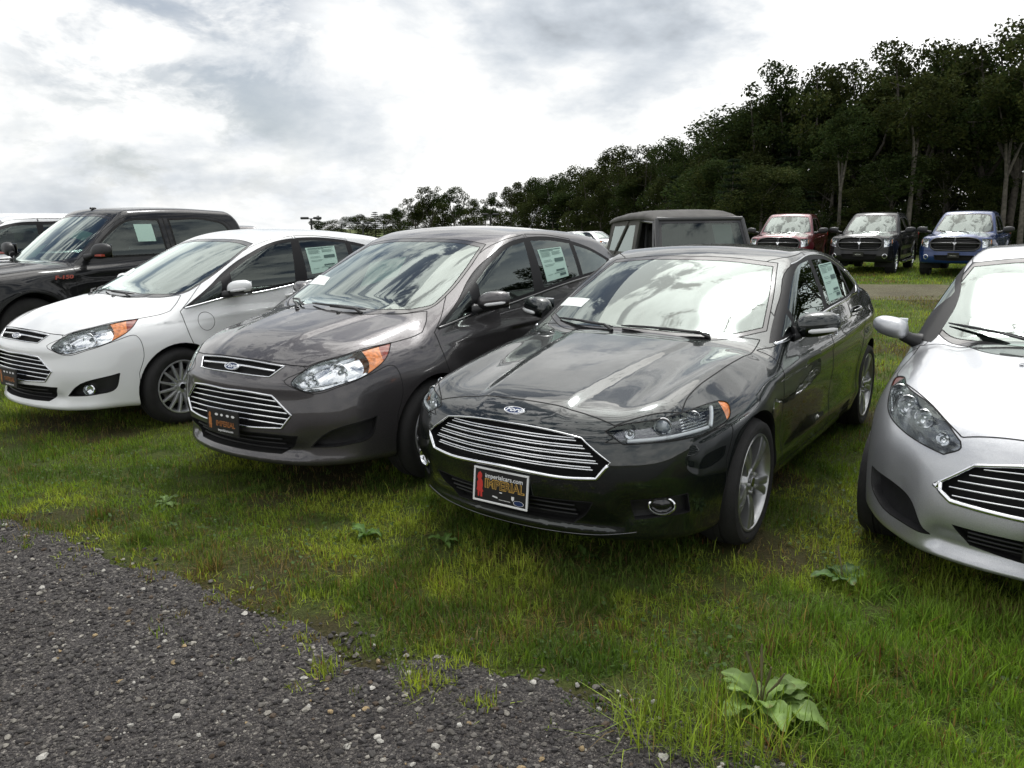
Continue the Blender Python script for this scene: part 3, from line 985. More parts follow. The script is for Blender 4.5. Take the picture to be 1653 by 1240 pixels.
    # ---- inside
    def cabin(s, floor=.38, dash_x=-.75, dash_z=.95, seat_x=-1.35, seat_z=.62, w=.62, rear_x=-2.25, head=1.30):
        m = MB(); m.box((seat_x - .55, 0, floor), (2.6, 2 * w + .12, .06)); m.build('cabin_floor', M['dash'], s.e)
        m = MB()
        pr = [(dash_x + .28, floor + .1), (dash_x + .30, dash_z - .02), (dash_x + .05, dash_z + .02), (dash_x - .10, dash_z - .03), (dash_x - .12, dash_z - .22), (dash_x + .0, floor + .15)]
        m.prism(pr, -w, w); smooth_angle(m.build('dashboard', M['dash'], s.e), 40)
        def seat(cx, cy, wide, hr=True):
            m = MB(); m.box((cx, cy, seat_z - .12), (.50, wide, .20), .05)
            mt = Matrix.Rotation(R(-14), 4, 'Y')
            m.box((cx - .30, cy, seat_z + .25), (.16, wide * .96, .66), .06, mt)
            o = smooth_angle(m.build('seat', M['cloth'], s.e), 50)
            if hr:
                h_ = MB()
                for k in ((0,) if wide < .7 else (-.35, .35)):
                    h_.box((cx - .42, cy + k, head - .10), (.10, .27, .18), .05)
                smooth_angle(h_.build('headrest', M['cloth'], o), 50)
        for sd in (1, -1): seat(seat_x, sd * .36, .50)
        seat(rear_x, 0, 1.2)
        m = MB(); c = Vector((dash_x - .28, .36, dash_z - .06))
        P = []
        for k in range(25):
            t = 2 * math.pi * k / 24; P.append(c + Vector((-.06 * math.sin(t), .185 * math.cos(t), .175 * math.sin(t))))
        m.tube(P, .014, 8, False); m.box(c, (.05, .12, .1), .02); m.tube([c, c + Vector((.22, 0, -.06))], .03, 8)
        smooth_angle(m.build('steering_wheel', M['dash'], s.e), 50)
    # ---- small fittings
    def door_mirror(s, c, size, mat, cap_black=0.0, ind=None, stalk=None, sides=(1, -1), square=2.6):
        for sd in sides:
            lx, ly, lz = size
            V = []; F = []; nu, nv = 28, 18
            def sp(v, e): return math.copysign(abs(v) ** e, v)
            for i in range(nv + 1):
                ph = -math.pi / 2 + math.pi * i / nv
                for k in range(nu):
                    th = 2 * math.pi * k / nu
                    x = sp(math.cos(ph), .75) * sp(math.cos(th), .8); y = sp(math.cos(ph), .75) * sp(math.sin(th), .72); z = sp(math.sin(ph), .85)
                    sx = 1.0 if x > 0 else .45
                    taper = 1 - .20 * (y * .5 + .5)
                    V.append((c[0] + lx * x * sx * (1 - .12 * y) - .045 * (y + 1) * .5, sd * (c[1] + ly * y), c[2] + lz * z * taper * (1 if z > 0 else .9) + .015 * y))
            for i in range(nv):
                for k in range(nu):
                    f = (i * nu + k, i * nu + (k + 1) % nu, (i + 1) * nu + (k + 1) % nu, (i + 1) * nu + k)
                    F.append(f if sd > 0 else f[::-1])
            cut = c[2] - lz + 2 * lz * cap_black
            mi = [1 if np.mean([V[k][2] for k in f]) < cut else 0 for f in F]
            o = mesh_obj('wing_mirror', V, F, mat, s.e, smooth=True, mats=[mat, M['black']], midx=mi)
            m = MB(); m.box((c[0] - .45 * lx - .012 - .02, sd * c[1], c[2]), (.004, ly * 1.6, lz * 1.45), .002); m.build('mirror_glass', M['mirrorglass'], o)
            if ind:
                dz, hh = ind; m = MB()
                P = []
                for k in range(9):
                    yy = -.25 + 1.15 * k / 8; xx = (1 - abs(yy) ** 2.6) ** (1 / 2.2) if abs(yy) < 1 else 0
                    P.append((c[0] + lx * (xx * .93 + .06) * (1 - .12 * yy) - .045 * (yy + 1) * .5, sd * (c[1] + ly * yy), c[2] + dz + .015 * yy))
                m.tube(P, [hh * .5] + [hh] * 7 + [hh * .5], 8); smooth_angle(m.build('mirror_indicator', M['white_lens'], o), 60)
            if stalk:
                m = MB()
                (x0, y0, z0), (x1, y1, z1) = stalk
                m.tube([(x0, sd * y0, z0), ((x0 + x1) / 2, sd * (y0 + y1) / 2, (z0 + z1) / 2 - .004), (x1, sd * y1, z1)], [.05, .036, .034], 10)
                smooth_angle(m.build('mirror_stalk', M['black'], o), 50)
    def handles(s, spots, mat, L=.19, parents=None):
        k = 0
        for i, (x, z) in enumerate(spots):
            for sd in (1, -1):
                P, N = s.at((x, z), Proj('side', sd))
                P2, N2 = s.at((x - L, z + .012), Proj('side', sd))
                a = Vector(P); b = Vector(P2); n = Vector(N)
                m = MB(); pts = []
                for t in np.linspace(0, 1, 9):
                    pts.append(a.lerp(b, t) + n * (.004 + .034 * math.sin(math.pi * t) ** .4))
                m.tube(pts, [.010] + [.013] * 7 + [.012], 8)
                par = parents[i][0 if sd > 0 else 1] if parents else s.e
                smooth_angle(m.build('door_handle', mat, par or s.e), 60)
    def emblem(s, q, proj, w, h, parent=None):
        P, N = s.at(q, proj); m = frame_at(P, N)
        b = MB(); n = 36
        ring = [(w / 2 * math.cos(t), h / 2 * math.sin(t)) for t in np.linspace(0, 2 * math.pi, n, endpoint=False)]
        V = []; F = []
        for k in range(n):
            x, y = ring[k]
            V += [(x, y, -.006), (x, y, .006), (x * .90, y * .84, .009), (x * .88, y * .80, .006)]
        for k in range(n):
            j = (k + 1) % n
            for a in range(3): F.append((k * 4 + a, j * 4 + a, j * 4 + a + 1, k * 4 + a + 1))
        o = mesh_obj('emblem', xf(V, m), F, M['chrome'], parent or s.e, smooth=True)
        V = [(x * .885, y * .81, .0062) for x, y in ring]
        mesh_obj('emblem_badge', xf(V, m), [tuple(range(n))], M['oval_blue'], o, smooth=False)
        tv, tf = text_mesh('Ford', h * .86, .35, .0008, .0006)
        tv = tv * np.array([w / h * .47, .92, 1]) + np.array([0, h * .015, .0075])
        mesh_obj('emblem_lettering', xf(tv, m), tf, M['letter'], o, smooth=False)
    def sticker(s, pts, proj, name, mat, inward=.008, lines=None, parent=None):
        """flat sheet behind the glass: four corners in the projection, laid on the glass then moved inwards"""
        c = np.array(pts, float); nu, nv = 8, 10
        u, v = np.meshgrid(np.linspace(0, 1, nu + 1), np.linspace(0, 1, nv + 1), indexing='ij')
        q = ((1 - u) * (1 - v))[..., None] * c[0] + (u * (1 - v))[..., None] * c[1] + (u * v)[..., None] * c[2] + ((1 - u) * v)[..., None] * c[3]
        P, N = s.sh.hit(q.reshape(-1, 2), proj); P = P - N * inward
        F = []
        for i in range(nu):
            for k in range(nv):
                a = i * (nv + 1) + k; F.append((a, a + 1, a + nv + 2, a + nv + 1))
        o = mesh_obj(name, P, F, mat, parent or s.e, smooth=True)
        if lines:
            V = []; F = []
            for (u0, v0, u1, v1) in lines:
                uu = np.array([u0, u1, u1, u0]); vv = np.array([v0, v0, v1, v1])
                qq = ((1 - uu) * (1 - vv))[:, None] * c[0] + (uu * (1 - vv))[:, None] * c[1] + (uu * vv)[:, None] * c[2] + ((1 - uu) * vv)[:, None] * c[3]
                p, nn = s.sh.hit(qq, proj); p = p - nn * (inward - .0025)
                b = len(V); V += p.tolist(); F.append((b, b + 1, b + 2, b + 3))
            mesh_obj('printed_lines', V, F, M['ink'], o, smooth=False)
        return o
    def wiper(s, base, tip, lift=.02):
        pj = Proj('front')
        m = MB(); b0, n0 = s.at(base, pj); t0, n1 = s.at(tip, pj)
        m.tube([Vector(b0) + Vector(n0) * .005, Vector(b0).lerp(Vector(t0), .12) + Vector(n0) * (lift + .025), Vector(b0).lerp(Vector(t0), .55) + Vector(n0) * (lift + .02)], [.011, .009, .006], 7)
        L = []
        for t in np.linspace(.02, 1, 9):
            p, n = s.at((base[0] + (tip[0] - base[0]) * t, base[1] + (tip[1] - base[1]) * t + .01), pj); L.append(Vector(p) + Vector(n) * (.012 + .012 * math.sin(math.pi * t)))
        m.tube(L, [.004] + [.008] * 7 + [.004], 6)
        smooth_angle(m.build('wiper', M['black'], s.e), 50)

WINDOW_LINES = [(.06, .03, .94, .055), (.06, .075, .6, .09), (.06, .12, .45, .13), (.06, .15, .42, .16), (.06, .18, .46, .19), (.06, .21, .4, .22), (.06, .24, .44, .25),
                (.52, .12, .9, .13), (.52, .15, .86, .16), (.52, .18, .92, .19), (.52, .21, .84, .22), (.55, .34, .94, .46), (.08, .36, .4, .37), (.08, .40, .45, .41),
                (.08, .5, .5, .51), (.08, .54, .44, .55), (.5, .70, .88, .76), (.40, .80, .9, .815), (.62, .84, .9, .92), (.1, .82, .3, .83)]

def make_wheel(style, R0, rim, w, alloy, parent):
    """local frame: axis y, outside face at y = 0 looking to +y"""
    e = empty('wheel'); e.parent = parent
    m = MB()
    sh = .014
    m.lathe([(rim - .008, -.012), (rim + .004, -.004), (rim + .02, .004), (rim + (R0 - rim) * .45, .010), (rim + (R0 - rim) * .75, .002), (R0 - sh, -.014), (R0 - .004, -.030), (R0, -.05),
             (R0, -.075), (R0 - .007, -.078), (R0 - .007, -.085), (R0, -.088), (R0, -w / 2 - .006), (R0 - .007, -w / 2 - .003), (R0 - .007, -w / 2 + .003 - .006), (R0, -w / 2 - .012), (R0, -w + .05), (R0 - sh, -w + .014), (rim + .02, -w), (rim - .005, -w + .01)], n=64, flip=True)
    smooth_angle(m.build('tyre', M['rubber'], e), 40)
    m = MB()
    # lip and barrel
    m.lathe([(rim + .003, -.004), (rim + .001, .001), (rim - .008, .001), (rim - .012, -.008), (rim - .018, -.02), (rim - .026, -.10), (rim - .03, -w + .02)], n=56, flip=True)
    def spoke(a, r0, r1, w0, w1, y0, y1, th, dish=.0, skew=0.0):
        V = []; F = []; ns = 7
        for i in range(ns + 1):
            t = i / ns; r = r0 + (r1 - r0) * t; ww = w0 + (w1 - w0) * t; y = y0 + (y1 - y0) * t + dish * math.sin(math.pi * t)
            aa = a + skew * t
            ca, sa = math.cos(aa), math.sin(aa)
            for (du, dy) in ((-.5, -th), (-.5, -.006), (-.32, 0), (.32, 0), (.5, -.006), (.5, -th)):
                V.append((r * ca - du * ww * sa, y + dy, r * sa + du * ww * ca))
        for i in range(ns):
            for k in range(5):
                F.append((i * 6 + k, i * 6 + k + 1, i * 6 + k + 7, i * 6 + k + 6))
        m.add(V, F)
    if style == 'five':
        for k in range(5):
            a = k * 2 * math.pi / 5
            for d in (-1, 1):
                spoke(a + d * .085, .045, rim - .012, .036, .050, -.030, -.004, .05, .010, d * .045)
            spoke(a, .03, rim * .55, .06, .02, -.036, -.024, .03)
    elif style == 'multi':
        for k in range(15):
            spoke(k * 2 * math.pi / 15, .05, rim - .010, .026, .019, -.018, -.004, .03, .010)
    elif style == 'ten':
        for k in range(10):
            spoke(k * 2 * math.pi / 10, .05, rim - .010, .034, .026, -.025, -.006, .035, .010)
    else:
        for k in range(5):
            a = k * 2 * math.pi / 5
            spoke(a, .05, rim - .01, .085, .10, -.02, -.01, .05, .01)
    m.lathe([(0, -.012), (.026, -.012), (.030, -.016), (.062, -.020), (.075, -.034), (.08, -.06)], n=32, flip=True)
    for k in range(5):
        a = k * 2 * math.pi / 5 + .3
        m.lathe([(0, -.006), (.008, -.006), (.010, -.022)], c=(.054 * math.cos(a), 0, .054 * math.sin(a)), n=8, flip=True)
    smooth_angle(m.build('rim', alloy, e), 38)
    m = MB(); m.lathe([(0, -.0095), (.024, -.0095), (.026, -.013)], n=24, flip=True); smooth_angle(m.build('hub_cap', M['gloss_black'], e), 40)
    m = MB(); m.lathe([(.06, -.085), (rim * .66, -.085), (rim * .66, -.105)], n=40, flip=True)
    m.lathe([(.0, -.12), (rim + .0, -.12)], n=32, flip=True, mi=1)
    smooth_angle(m.build('brake_disc', M['disc'], e, mats=[M['disc'], M['void']]), 40)
    m = MB(); m.box((-rim * .55, -.085, .03), (.07, .05, .16), .015); m.build('brake_caliper', M['black'], e)
    return e

def light_unit(car, oname, piece, amber_piece, yaw_deg, depth, housing, bowls, lens=None, strips=()):
    """headlamp: clear lens on the skin, housing pocket behind it, reflectors inside"""
    out = []
    for sd in (1, -1):
        w = lambda c, sd=sd: c[:, 1] * sd > 0
        names = [piece] + ([amber_piece] if amber_piece else []) + ['marker']
        d = Proj('yaw', yaw=R(yaw_deg) * sd).d
        V, T, N = car.sh.piece(names, w)
        VV, FF = recess(V - N * .004, T, N, d, depth, .97)
        h = mesh_obj(oname, VV, FF, housing, car.e, smooth=False)
        car.strips.append(seam_strip(V, T, N, .003))
        V, T, N = car.sh.piece(piece, w); mesh_obj('lens', V, T, lens or M['lens'], h, normals=N)
        if amber_piece:
            V, T, N = car.sh.piece(amber_piece, w); mesh_obj('indicator_lens', V - N * .003, T, M['amber'], h, normals=N)
        V, T, N = car.sh.piece('marker', w)
        if len(T): mesh_obj('marker_lens', V - N * .003, T, M['marker'], h, normals=N)
        for (x, y, z, r, kind) in bowls:
            # a point on the skin, then pushed in
            pj = Proj('yaw', yaw=R(yaw_deg) * sd)
            q = pj(np.array([[x, y * sd, z]]))
            P, N1 = car.sh.hit(q, pj); P = Vector(P[0]); fw = Vector((math.cos(R(yaw_deg * .35)), math.sin(R(yaw_deg * .35)) * sd, .02)).normalized()
            mm = frame_at(P - Vector(d) * (.012 + r * .25) - fw * r * .35, fw)
            b = MB()
            if kind == 'bowl':
                b.lathe([(r, 0), (r * .96, .004), (r * .9, 0), (r * .78, -r * .38), (r * .55, -r * .62), (r * .30, -r * .70), (r * .28, -r * .35), (r * .2, -r * .18), (0, -r * .12)], n=32, axis='z')
                mat = M['bowl']
            elif kind == 'projector':
                b.lathe([(r * 1.15, -.01), (r * 1.12, .004), (r, .004), (r, -.012), (r * .92, -.012)], n=32, axis='z')
                mat = M['satin']
            else:
                b.lathe([(r, 0), (r * .93, .003), (r * .9, -r * .3), (0, -r * .5)], n=24, axis='z'); mat = M['bowl']
            b.V = xf(b.V, mm)
            o = smooth_angle(b.build('reflector', mat, h), 45)
            if kind == 'projector':
                b = MB(); b.lathe([(r * .92, -.012), (r * .8, .004), (r * .5, .016), (0, .021)], n=28, axis='z'); b.V = xf(b.V, mm)
                smooth_angle(b.build('projector_lens', M['bulb'], h), 80)
        for (a3, b3, hh, mat) in strips:
            pj = Proj('yaw', yaw=R(yaw_deg) * sd)
            qa = pj(np.array([[a3[0], a3[1] * sd, a3[2]]])); qb = pj(np.array([[b3[0], b3[1] * sd, b3[2]]]))
            q = np.concatenate([qa + (qb - qa) * t for t in np.linspace(0, 1, 9)])
            P, N1 = car.sh.hit(q, pj)
            Vv, Ff = sweep(P - N1 * .010, N1, half_round(hh, hh * .5), False)
            mesh_obj('lamp_strip', Vv, Ff, mat, h, smooth=True)
        out.append(h)
    return out

def plate(car, c, wid, hei, style, tilt=0.0):
    """dealer plate; c = centre in car coordinates, facing +x"""
    n = Vector((math.cos(R(tilt)), 0, math.sin(R(tilt)))); m = frame_at(c, n)
    b = MB(); b.box((0, 0, 0), (wid, hei, .012), .004); b.V = xf(b.V, m)
    o = b.build('number_plate', M['plate_black'], car.e)
    def txt(s, size, x, y, mat, nm, shear=0, sx=1.0, bold=0., z=.0068):
        tv, tf = text_mesh(s, size, shear, .0004, bold)
        tv = tv * np.array([sx, 1, 1]) + np.array([x, y, z])
        mesh_obj(nm, xf(tv, m), tf, mat, o, smooth=False)
    def fig(mat, x, sc):
        # standing guard in a plumed helmet: plain emblem shape
        pts = [(-.30, -1), (-.34, -.55), (-.55, -.5), (-.42, -.2), (-.5, .12), (-.32, .3), (-.5, .55), (-.36, .86), (-.05, 1.0), (.22, .82), (.26, .6), (.12, .46), (.34, .28), (.44, -.05), (.34, -.35), (.55, -.55), (.36, -.62), (.40, -1), (.12, -1), (.06, -.6), (-.05, -.62), (-.08, -1)]
        V = [(x + a * sc * .62, b_ * sc, .0069) for a, b_ in pts]
        mesh_obj('plate_figure', xf(V, m), [tuple(range(len(V)))], mat, o, smooth=False)
    if style == 'framed':
        b = MB(); fw = .010
        for (x, y, a, h_) in ((0, hei / 2 - fw / 2, wid, fw), (0, -hei / 2 + fw / 2, wid, fw), (-wid / 2 + fw / 2, 0, fw, hei - 2 * fw - .0004), (wid / 2 - fw / 2, 0, fw, hei - 2 * fw - .0004)):
            b.box((x, y, .0055), (a, h_, .009), .002)
        b.V = xf(b.V, m); b.build('plate_frame', M['plate_white'], o)
        txt('imperialcars.com', .031, .018, .047, M['plate_white'], 'plate_lettering', 0, 1.03, .0004)
        txt('IMPERIAL', .062, .022, .008, M['gold'], 'plate_lettering', 0, .92, .0022)
        txt('IMPERIAL', .060, .022, .008, M['plate_black'], 'plate_lettering', 0, .935, -.0008, .0076)
        fig(M['red_print'], -wid / 2 + .040, .062)
        b = MB()
        b.add([(-.045, -.050, .0069), (-.012, -.055, .0069), (-.015, -.047, .0069), (-.042, -.044, .0069)], [(0, 1, 2, 3)])
        b.add([(.066, -.030, .0069), (.066, -.044, .0069), (.074, -.052, .0069), (.082, -.044, .0069), (.082, -.030, .0069)], [(0, 1, 2, 3, 4)])
        for k in range(9): b.add([(-.005 + k * .0075, -.060, .0069), (.0005 + k * .0075, -.060, .0069), (.0005 + k * .0075, -.057, .0069), (-.005 + k * .0075, -.057, .0069)], [(0, 1, 2, 3)])
        b.add([(-.004, -.026, .0069), (.012, -.026, .0069), (.012, -.021, .0069), (-.004, -.021, .0069)], [(0, 1, 2, 3)])
        b.V = xf(b.V, m); b.build('plate_logos', M['plate_white'], o)
        V = [(.108 + .030 * math.cos(t), -.058 + .013 * math.sin(t), .0068) for t in np.linspace(0, 2 * math.pi, 24, endpoint=False)]
        mesh_obj('plate_oval', xf(V, m), [tuple(range(24))], M['oval_blue'], o, smooth=False)
        V = [(.108 + .030 * math.cos(t) * k, -.058 + .013 * math.sin(t) * k, .0071) for k in (.92, 1.0) for t in np.linspace(0, 2 * math.pi, 24, endpoint=False)]
        mesh_obj('plate_oval', xf(V, m), [(k, (k + 1) % 24, 24 + (k + 1) % 24, 24 + k) for k in range(24)], M['plate_white'], o, smooth=False)
    elif style == 'plain':
        txt('IMPERIAL', .046, .0, -.010, M['satin'], 'plate_lettering', 0, 1.0, .0006)
    else:
        txt('IMPERIAL', .046, .028, -.016, M['orange_print'], 'plate_lettering', 0, .96, .0012)
        txt('IMPERIAL', .044, .028, -.016, M['plate_black'], 'plate_lettering', 0, .97, -.0012, .0073)
        txt('imperialcars.com', .021, .028, -.055, M['plate_white'], 'plate_lettering', 0, 1.0, .0003)
        fig(M['orange_print'], -wid / 2 + .034, .052)
        b = MB()
        for k, (x, w_) in enumerate(((-.055, .034), (-.005, .026), (.05, .03), (.10, .034))):
            V = [(x + w_ / 2 * math.cos(t), .040 + .008 * math.sin(t), .0069) for t in np.linspace(0, 2 * math.pi, 12, endpoint=False)]
            b.add(V, [tuple(range(12))])
        b.V = xf(b.V, m); b.build('plate_logos', M['plate_white'], o)
    return o
# ------------------------------------------------------------------ ground height
def gz(x, y):
    y = np.asarray(y, float)
    return -.0105 * np.maximum(0, y - 5.0) - .020 * np.clip(y - 38, 0, 60)

def repaint(root, old, new):
    for ch in root.children_recursive:
        if ch.type == 'MESH':
            for sl in ch.material_slots:
                if sl.material == old:
                    sl.link = 'OBJECT'; sl.material = new

P_BLACKGREEN = paint('paint_dark_green_black', (.017, .0215, .0208), metal=.75, rough=.27, dust=.012, coatr=.004, spec=.02, cior=1.65)
P_GREY = paint('paint_warm_grey', (.080, .075, .078), metal=.60, rough=.38, flake=.35, dust=.04, coatr=.01)
P_WHITE = paint('paint_white', (.78, .79, .79), metal=0, rough=.4, dust=.06)
P_SILVER = paint('paint_silver', (.52, .53, .55), metal=.72, rough=.38, flake=.22, dust=.06)
P_BLACK = paint('paint_black', (.0080, .0084, .0092), metal=0, rough=.5, dust=.05, spec=.05, coat=.75)
P_RED = paint('paint_deep_red', (.115, .006, .013), metal=.3, rough=.35, dust=.05)
P_BLUE = paint('paint_blue', (.003, .026, .12), metal=.2, rough=.35, dust=.05)

def sym_top(half):
    h = [tuple(p) for p in half]
    return h + [(p[0], -p[1]) + tuple(p[2:]) for p in h[::-1] if abs(p[1]) > 1e-6]

# ================================================================== dark sedan
def build_sedan():
    c = Car('parked_sedan', (.49, 4.42, -124.3), 'black sedan with a framed red and gold plate and wide chrome-barred grille', 'car', sedan_params(), .019, P_BLACKGREEN)
    c.cut_arches()
    dlo = c.side('trim', [(-.60, .968, 1), (-.985, 1.18), (-1.392, 1.366), (-1.76, 1.405), (-2.205, 1.385), (-2.66, 1.268), (-2.90, 1.165), (-2.99, 1.105, 1), (-2.60, 1.082), (-1.65, 1.054), (-1.0, 1.008)])
    G = ('trim',)
    c.side('quarter_light', [(-.70, .995, 1), (-.90, 1.108, 1), (-.88, 1.018, 1)], G)
    c.side('front_glass', [(-.935, 1.025, 1), (-.955, 1.135, 1), (-1.20, 1.262), (-1.43, 1.352), (-1.715, 1.380, 1), (-1.625, 1.072, 1)], G)
    c.side('rear_glass', [(-1.80, 1.381, 1), (-2.2, 1.358), (-2.44, 1.302, 1), (-2.50, 1.095, 1), (-1.725, 1.078, 1)], G)
    c.side('rear_quarter', [(-2.49, 1.285, 1), (-2.66, 1.235), (-2.90, 1.125, 1), (-2.545, 1.10, 1)], G)
    ws = c.front('frit', mirror_sym([(0, 1.412), (.30, 1.406), (.585, 1.378, 1), (.668, 1.21), (.735, 1.025, 1), (.55, .985), (.3, .985), (0, .992)]), where=lambda q: (q[:, 0] < -.40) & (q[:, 0] > -1.7))
    c.sh.cut(inset(ws, .022), Proj('front'), 'windscreen', ('frit',), lambda q: q[:, 0] > -1.7)
    c.front('back_glass', mirror_sym([(0, 1.40), (.5, 1.36, 1), (.68, 1.13, 1), (.4, 1.13), (0, 1.14)]), rear=True, where=lambda q: (q[:, 0] < -2.3) & (q[:, 0] > -3.6))
    hl = [(.823, .474, .734, 1), (.79, .503, .751), (.66, .625, .778), (.53, .728, .793), (.40, .77, .803), (.264, .806, .808, 1), (.234, .839, .792), (.262, .861, .763), (.43, .846, .708), (.68, .729, .695), (.812, .562, .684, 1)]
    c.yaw('headlamp', hl, 45)
    c.yaw('amber', [(.262, .78, .84, 1), (.21, .80, .84, 1), (.21, .88, .76, 1), (.325, .88, .71, 1), (.30, .845, .755)], 45, ('headlamp',))
    gr = c.front('grille', mirror_sym([(0, .729), (.276, .718), (.385, .702, 1), (.525, .605, 1), (.471, .527, 1), (.338, .519), (.154, .526), (0, .530)]), lo=.5)
    c.front('intake', mirror_sym([(0, .405), (.30, .408), (.455, .412, 1), (.414, .345), (.34, .280, 1), (.1, .283), (0, .283)]), lo=.5)
    c.yaw('cheek', [(.78, .58, .425, 1), (.62, .80, .44, 1), (.60, .81, .345, 1), (.76, .60, .325, 1)], 40)
    c.top('bonnet', sym_top([(.775, 0), (.778, .29), (.782, .43), (.785, .505, 1), (.66, .625), (.536, .724, 1), (.43, .702), (.306, .696), (.025, .71), (-.50, .728), (-.60, .725, 1), (-.55, .55), (-.505, .3), (-.50, 0)]), where=lambda q: q[:, 2] > .68)
    c.side('tail', [(-3.50, 1.04), (-3.70, 1.03), (-4.1, 1.0), (-4.1, .86), (-3.70, .87), (-3.52, .93)], mind=.0)
    c.side('front_door', [(-.50, .94, 1), (-.60, .955), (-.98, 1.21), (-1.39, 1.395), (-1.74, 1.43, 1), (-1.63, .95), (-1.60, .55), (-1.60, .27, 1), (-.56, .27, 1), (-.47, .5)])
    c.side('rear_door', [(-1.76, 1.432, 1), (-2.2, 1.412), (-2.62, 1.315, 1), (-2.78, 1.03), (-2.70, .85), (-2.47, .62), (-2.40, .27, 1), (-1.61, .27, 1), (-1.61, .55), (-1.64, .95)])
    c.side('bumper', [(.36, .56, 1), (.30, .70), (.46, .70, 1), (.70, .69), (.85, .69, 1), (.78, .755), (.77, .83), (1.3, .83, 1), (1.3, .1, 1), (.36, .1, 1)], mind=-2, where=lambda q: q[:, 0] > .25)
    c.done()
    body = c.panel('body', 'body', c.paint)
    c.panel('bumper', 'front_bumper', c.paint, seam=.0022)
    c.panel('bonnet', 'bonnet', c.paint, seam=.0032)
    fd = c.sides('front_door', 'door', c.paint, seam=.003); rd = c.sides('rear_door', 'door', c.paint, seam=.003)
    c.sides('trim', 'window_surround', M['pillar'])
    for i, k in enumerate(('quarter_light', 'front_glass')): c.sides(k, 'side_window', M['sideglass'])
    c.sides(['rear_glass'], 'side_window', M['privacy']); c.sides('rear_quarter', 'side_window', M['privacy'])
    w = c.panel('windscreen', 'windscreen', M['wsglass']); c.panel('frit', 'windscreen_border', M['gloss_black'], seam=.003)
    c.panel('back_glass', 'rear_window', M['privacy'], seam=.004)
    c.sides('tail', 'tail_light', M['red'], seam=.003)
    # front end
    g = c.pocket('grille', 'grille', M['void'], (1, 0, 0), .05, .98)
    pf = Proj('front')
    c.trim('grille_surround', gr, pf, .008, .006, M['chrome'], parent=g)
    k = len(gr); low = [p for p in gr if p[1] < .60]
    low = sorted(low, key=lambda p: p[0])
    c.trim('grille_lower_trim', np.array(low), pf, .019, .010, M['chrome'], closed=False, parent=g)
    rows = []
    for z, yl in ((.692, .355), (.661, .40), (.630, .44), (.599, .465), (.568, .445)):
        for dz in (.0055, -.0055):
            a = yl + (-.006 if dz > 0 else .004); k1 = min(.345, a - .03); st = 0
            rows.append([(-a, z + dz + st, 1), (-k1 - .012, z + dz + st, 1), (-k1, z + dz, 1), (0, z + dz + .002, 1), (k1, z + dz, 1), (k1 + .012, z + dz + st, 1), (a, z + dz + st, 1)])
    c.bars('grille_bars', rows, pf, .0075, .005, M['chrome'], .014, g)
    it = c.pocket('intake', 'lower_intake', M['void'], (1, 0, 0), .05, .96)
    c.bars('intake_slats', [[(-.36, z), (0, z + .004), (.36, z)] for z in (.38, .352, .324)], pf, .010, .006, M['black'], .018, it)
    for sd in (1, -1):
        ch = c.pocket('cheek', 'fog_light_recess', M['black'], (math.cos(R(40)), math.sin(R(40)) * sd, 0), .035, .94, where=lambda q, sd=sd: q[:, 1] * sd > 0)
        pj = Proj('yaw', yaw=R(28) * sd); q = pj(np.array([[.71, .715 * sd, .385]]))[0]
        P, N = c.at(q, pj); mm = frame_at(Vector(P) - Vector(pj.d) * .010, pj.d)
        b = MB(); b.lathe([(.058, -.03), (.058, .008), (.052, .012), (.047, .006), (.044, -.03), (0, -.035)], n=36, axis='z'); b.V = [(v[0] * 1.1, v[1] * .80, v[2]) for v in b.V]; b.V = xf(b.V, mm)
        f = smooth_angle(b.build('fog_light', M['chrome'], c.e), 40)
        b = MB(); b.lathe([(.044, -.008), (.030, .0), (0, .003)], n=28, axis='z'); b.V = [(v[0] * 1.1, v[1] * .80, v[2]) for v in b.V]; b.V = xf(b.V, mm); smooth_angle(b.build('fog_lens', M['gloss_black'], f), 60)
    c.trim('chin_trim', polyline([(-.62, .262), (-.48, .238), (-.2, .224), (0, .222), (.2, .224), (.48, .238), (.62, .262)], 8, False), pf, .005, .002, M['bowl_dark'], closed=False)
    light_unit(c, 'headlight', 'headlamp', 'amber', 45, .06, M['bowl_dark'], [(.655, .68, .745, .036, 'projector'), (.765, .568, .722, .024, 'bowl'), (.50, .775, .765, .030, 'bowl')],
               strips=[((.80, .575, .700), (.685, .726, .710), .017, M['led']), ((.685, .726, .710), (.46, .835, .724), .017, M['led'])] +
                      [((.58, .735, .728 + .011 * k), (.44, .810, .740 + .011 * k), .006, M['chrome']) for k in range(5)] + [((.44, .835, .725), (.345, .80, .797), .020, M['led'])])
    c.emblem((0, .775), pf, .118, .048)
    plate(c, (.972, 0, .420), .318, .170, 'framed', 6)
    # brightwork round the side glass
    for sd in (1, -1):
        ps = Proj('side', sd)
        c.trim('window_trim', polyline([(-.615, .966), (-1.0, 1.005), (-1.65, 1.050), (-2.60, 1.078), (-2.95, 1.100), (-2.985, 1.118), (-2.90, 1.168), (-2.70, 1.255)], 8, False), ps, .020, .006, M['chrome'], closed=False)
        c.trim('window_upper_trim', polyline([(-1.40, 1.371), (-1.76, 1.408), (-2.205, 1.388), (-2.66, 1.271)], 8, False), ps, .010, .004, M['satin'], closed=False)
    c.liners(); c.wheels('five', .225, .254, -.005, 'alloy_mid')
    c.cabin(dash_x=-.85, dash_z=.98, seat_x=-1.55, seat_z=.56, rear_x=-2.45, head=1.22)
    c.door_mirror((-.885, .972, 1.052), (.098, .122, .086), c.paint, .0, (-.028, .014), ((-.83, .845, 1.0), (-.87, .90, 1.015)))
    c.handles([(-1.36, .935), (-2.48, .965)], c.paint, parents=[fd, rd])
    pt = Proj('top')
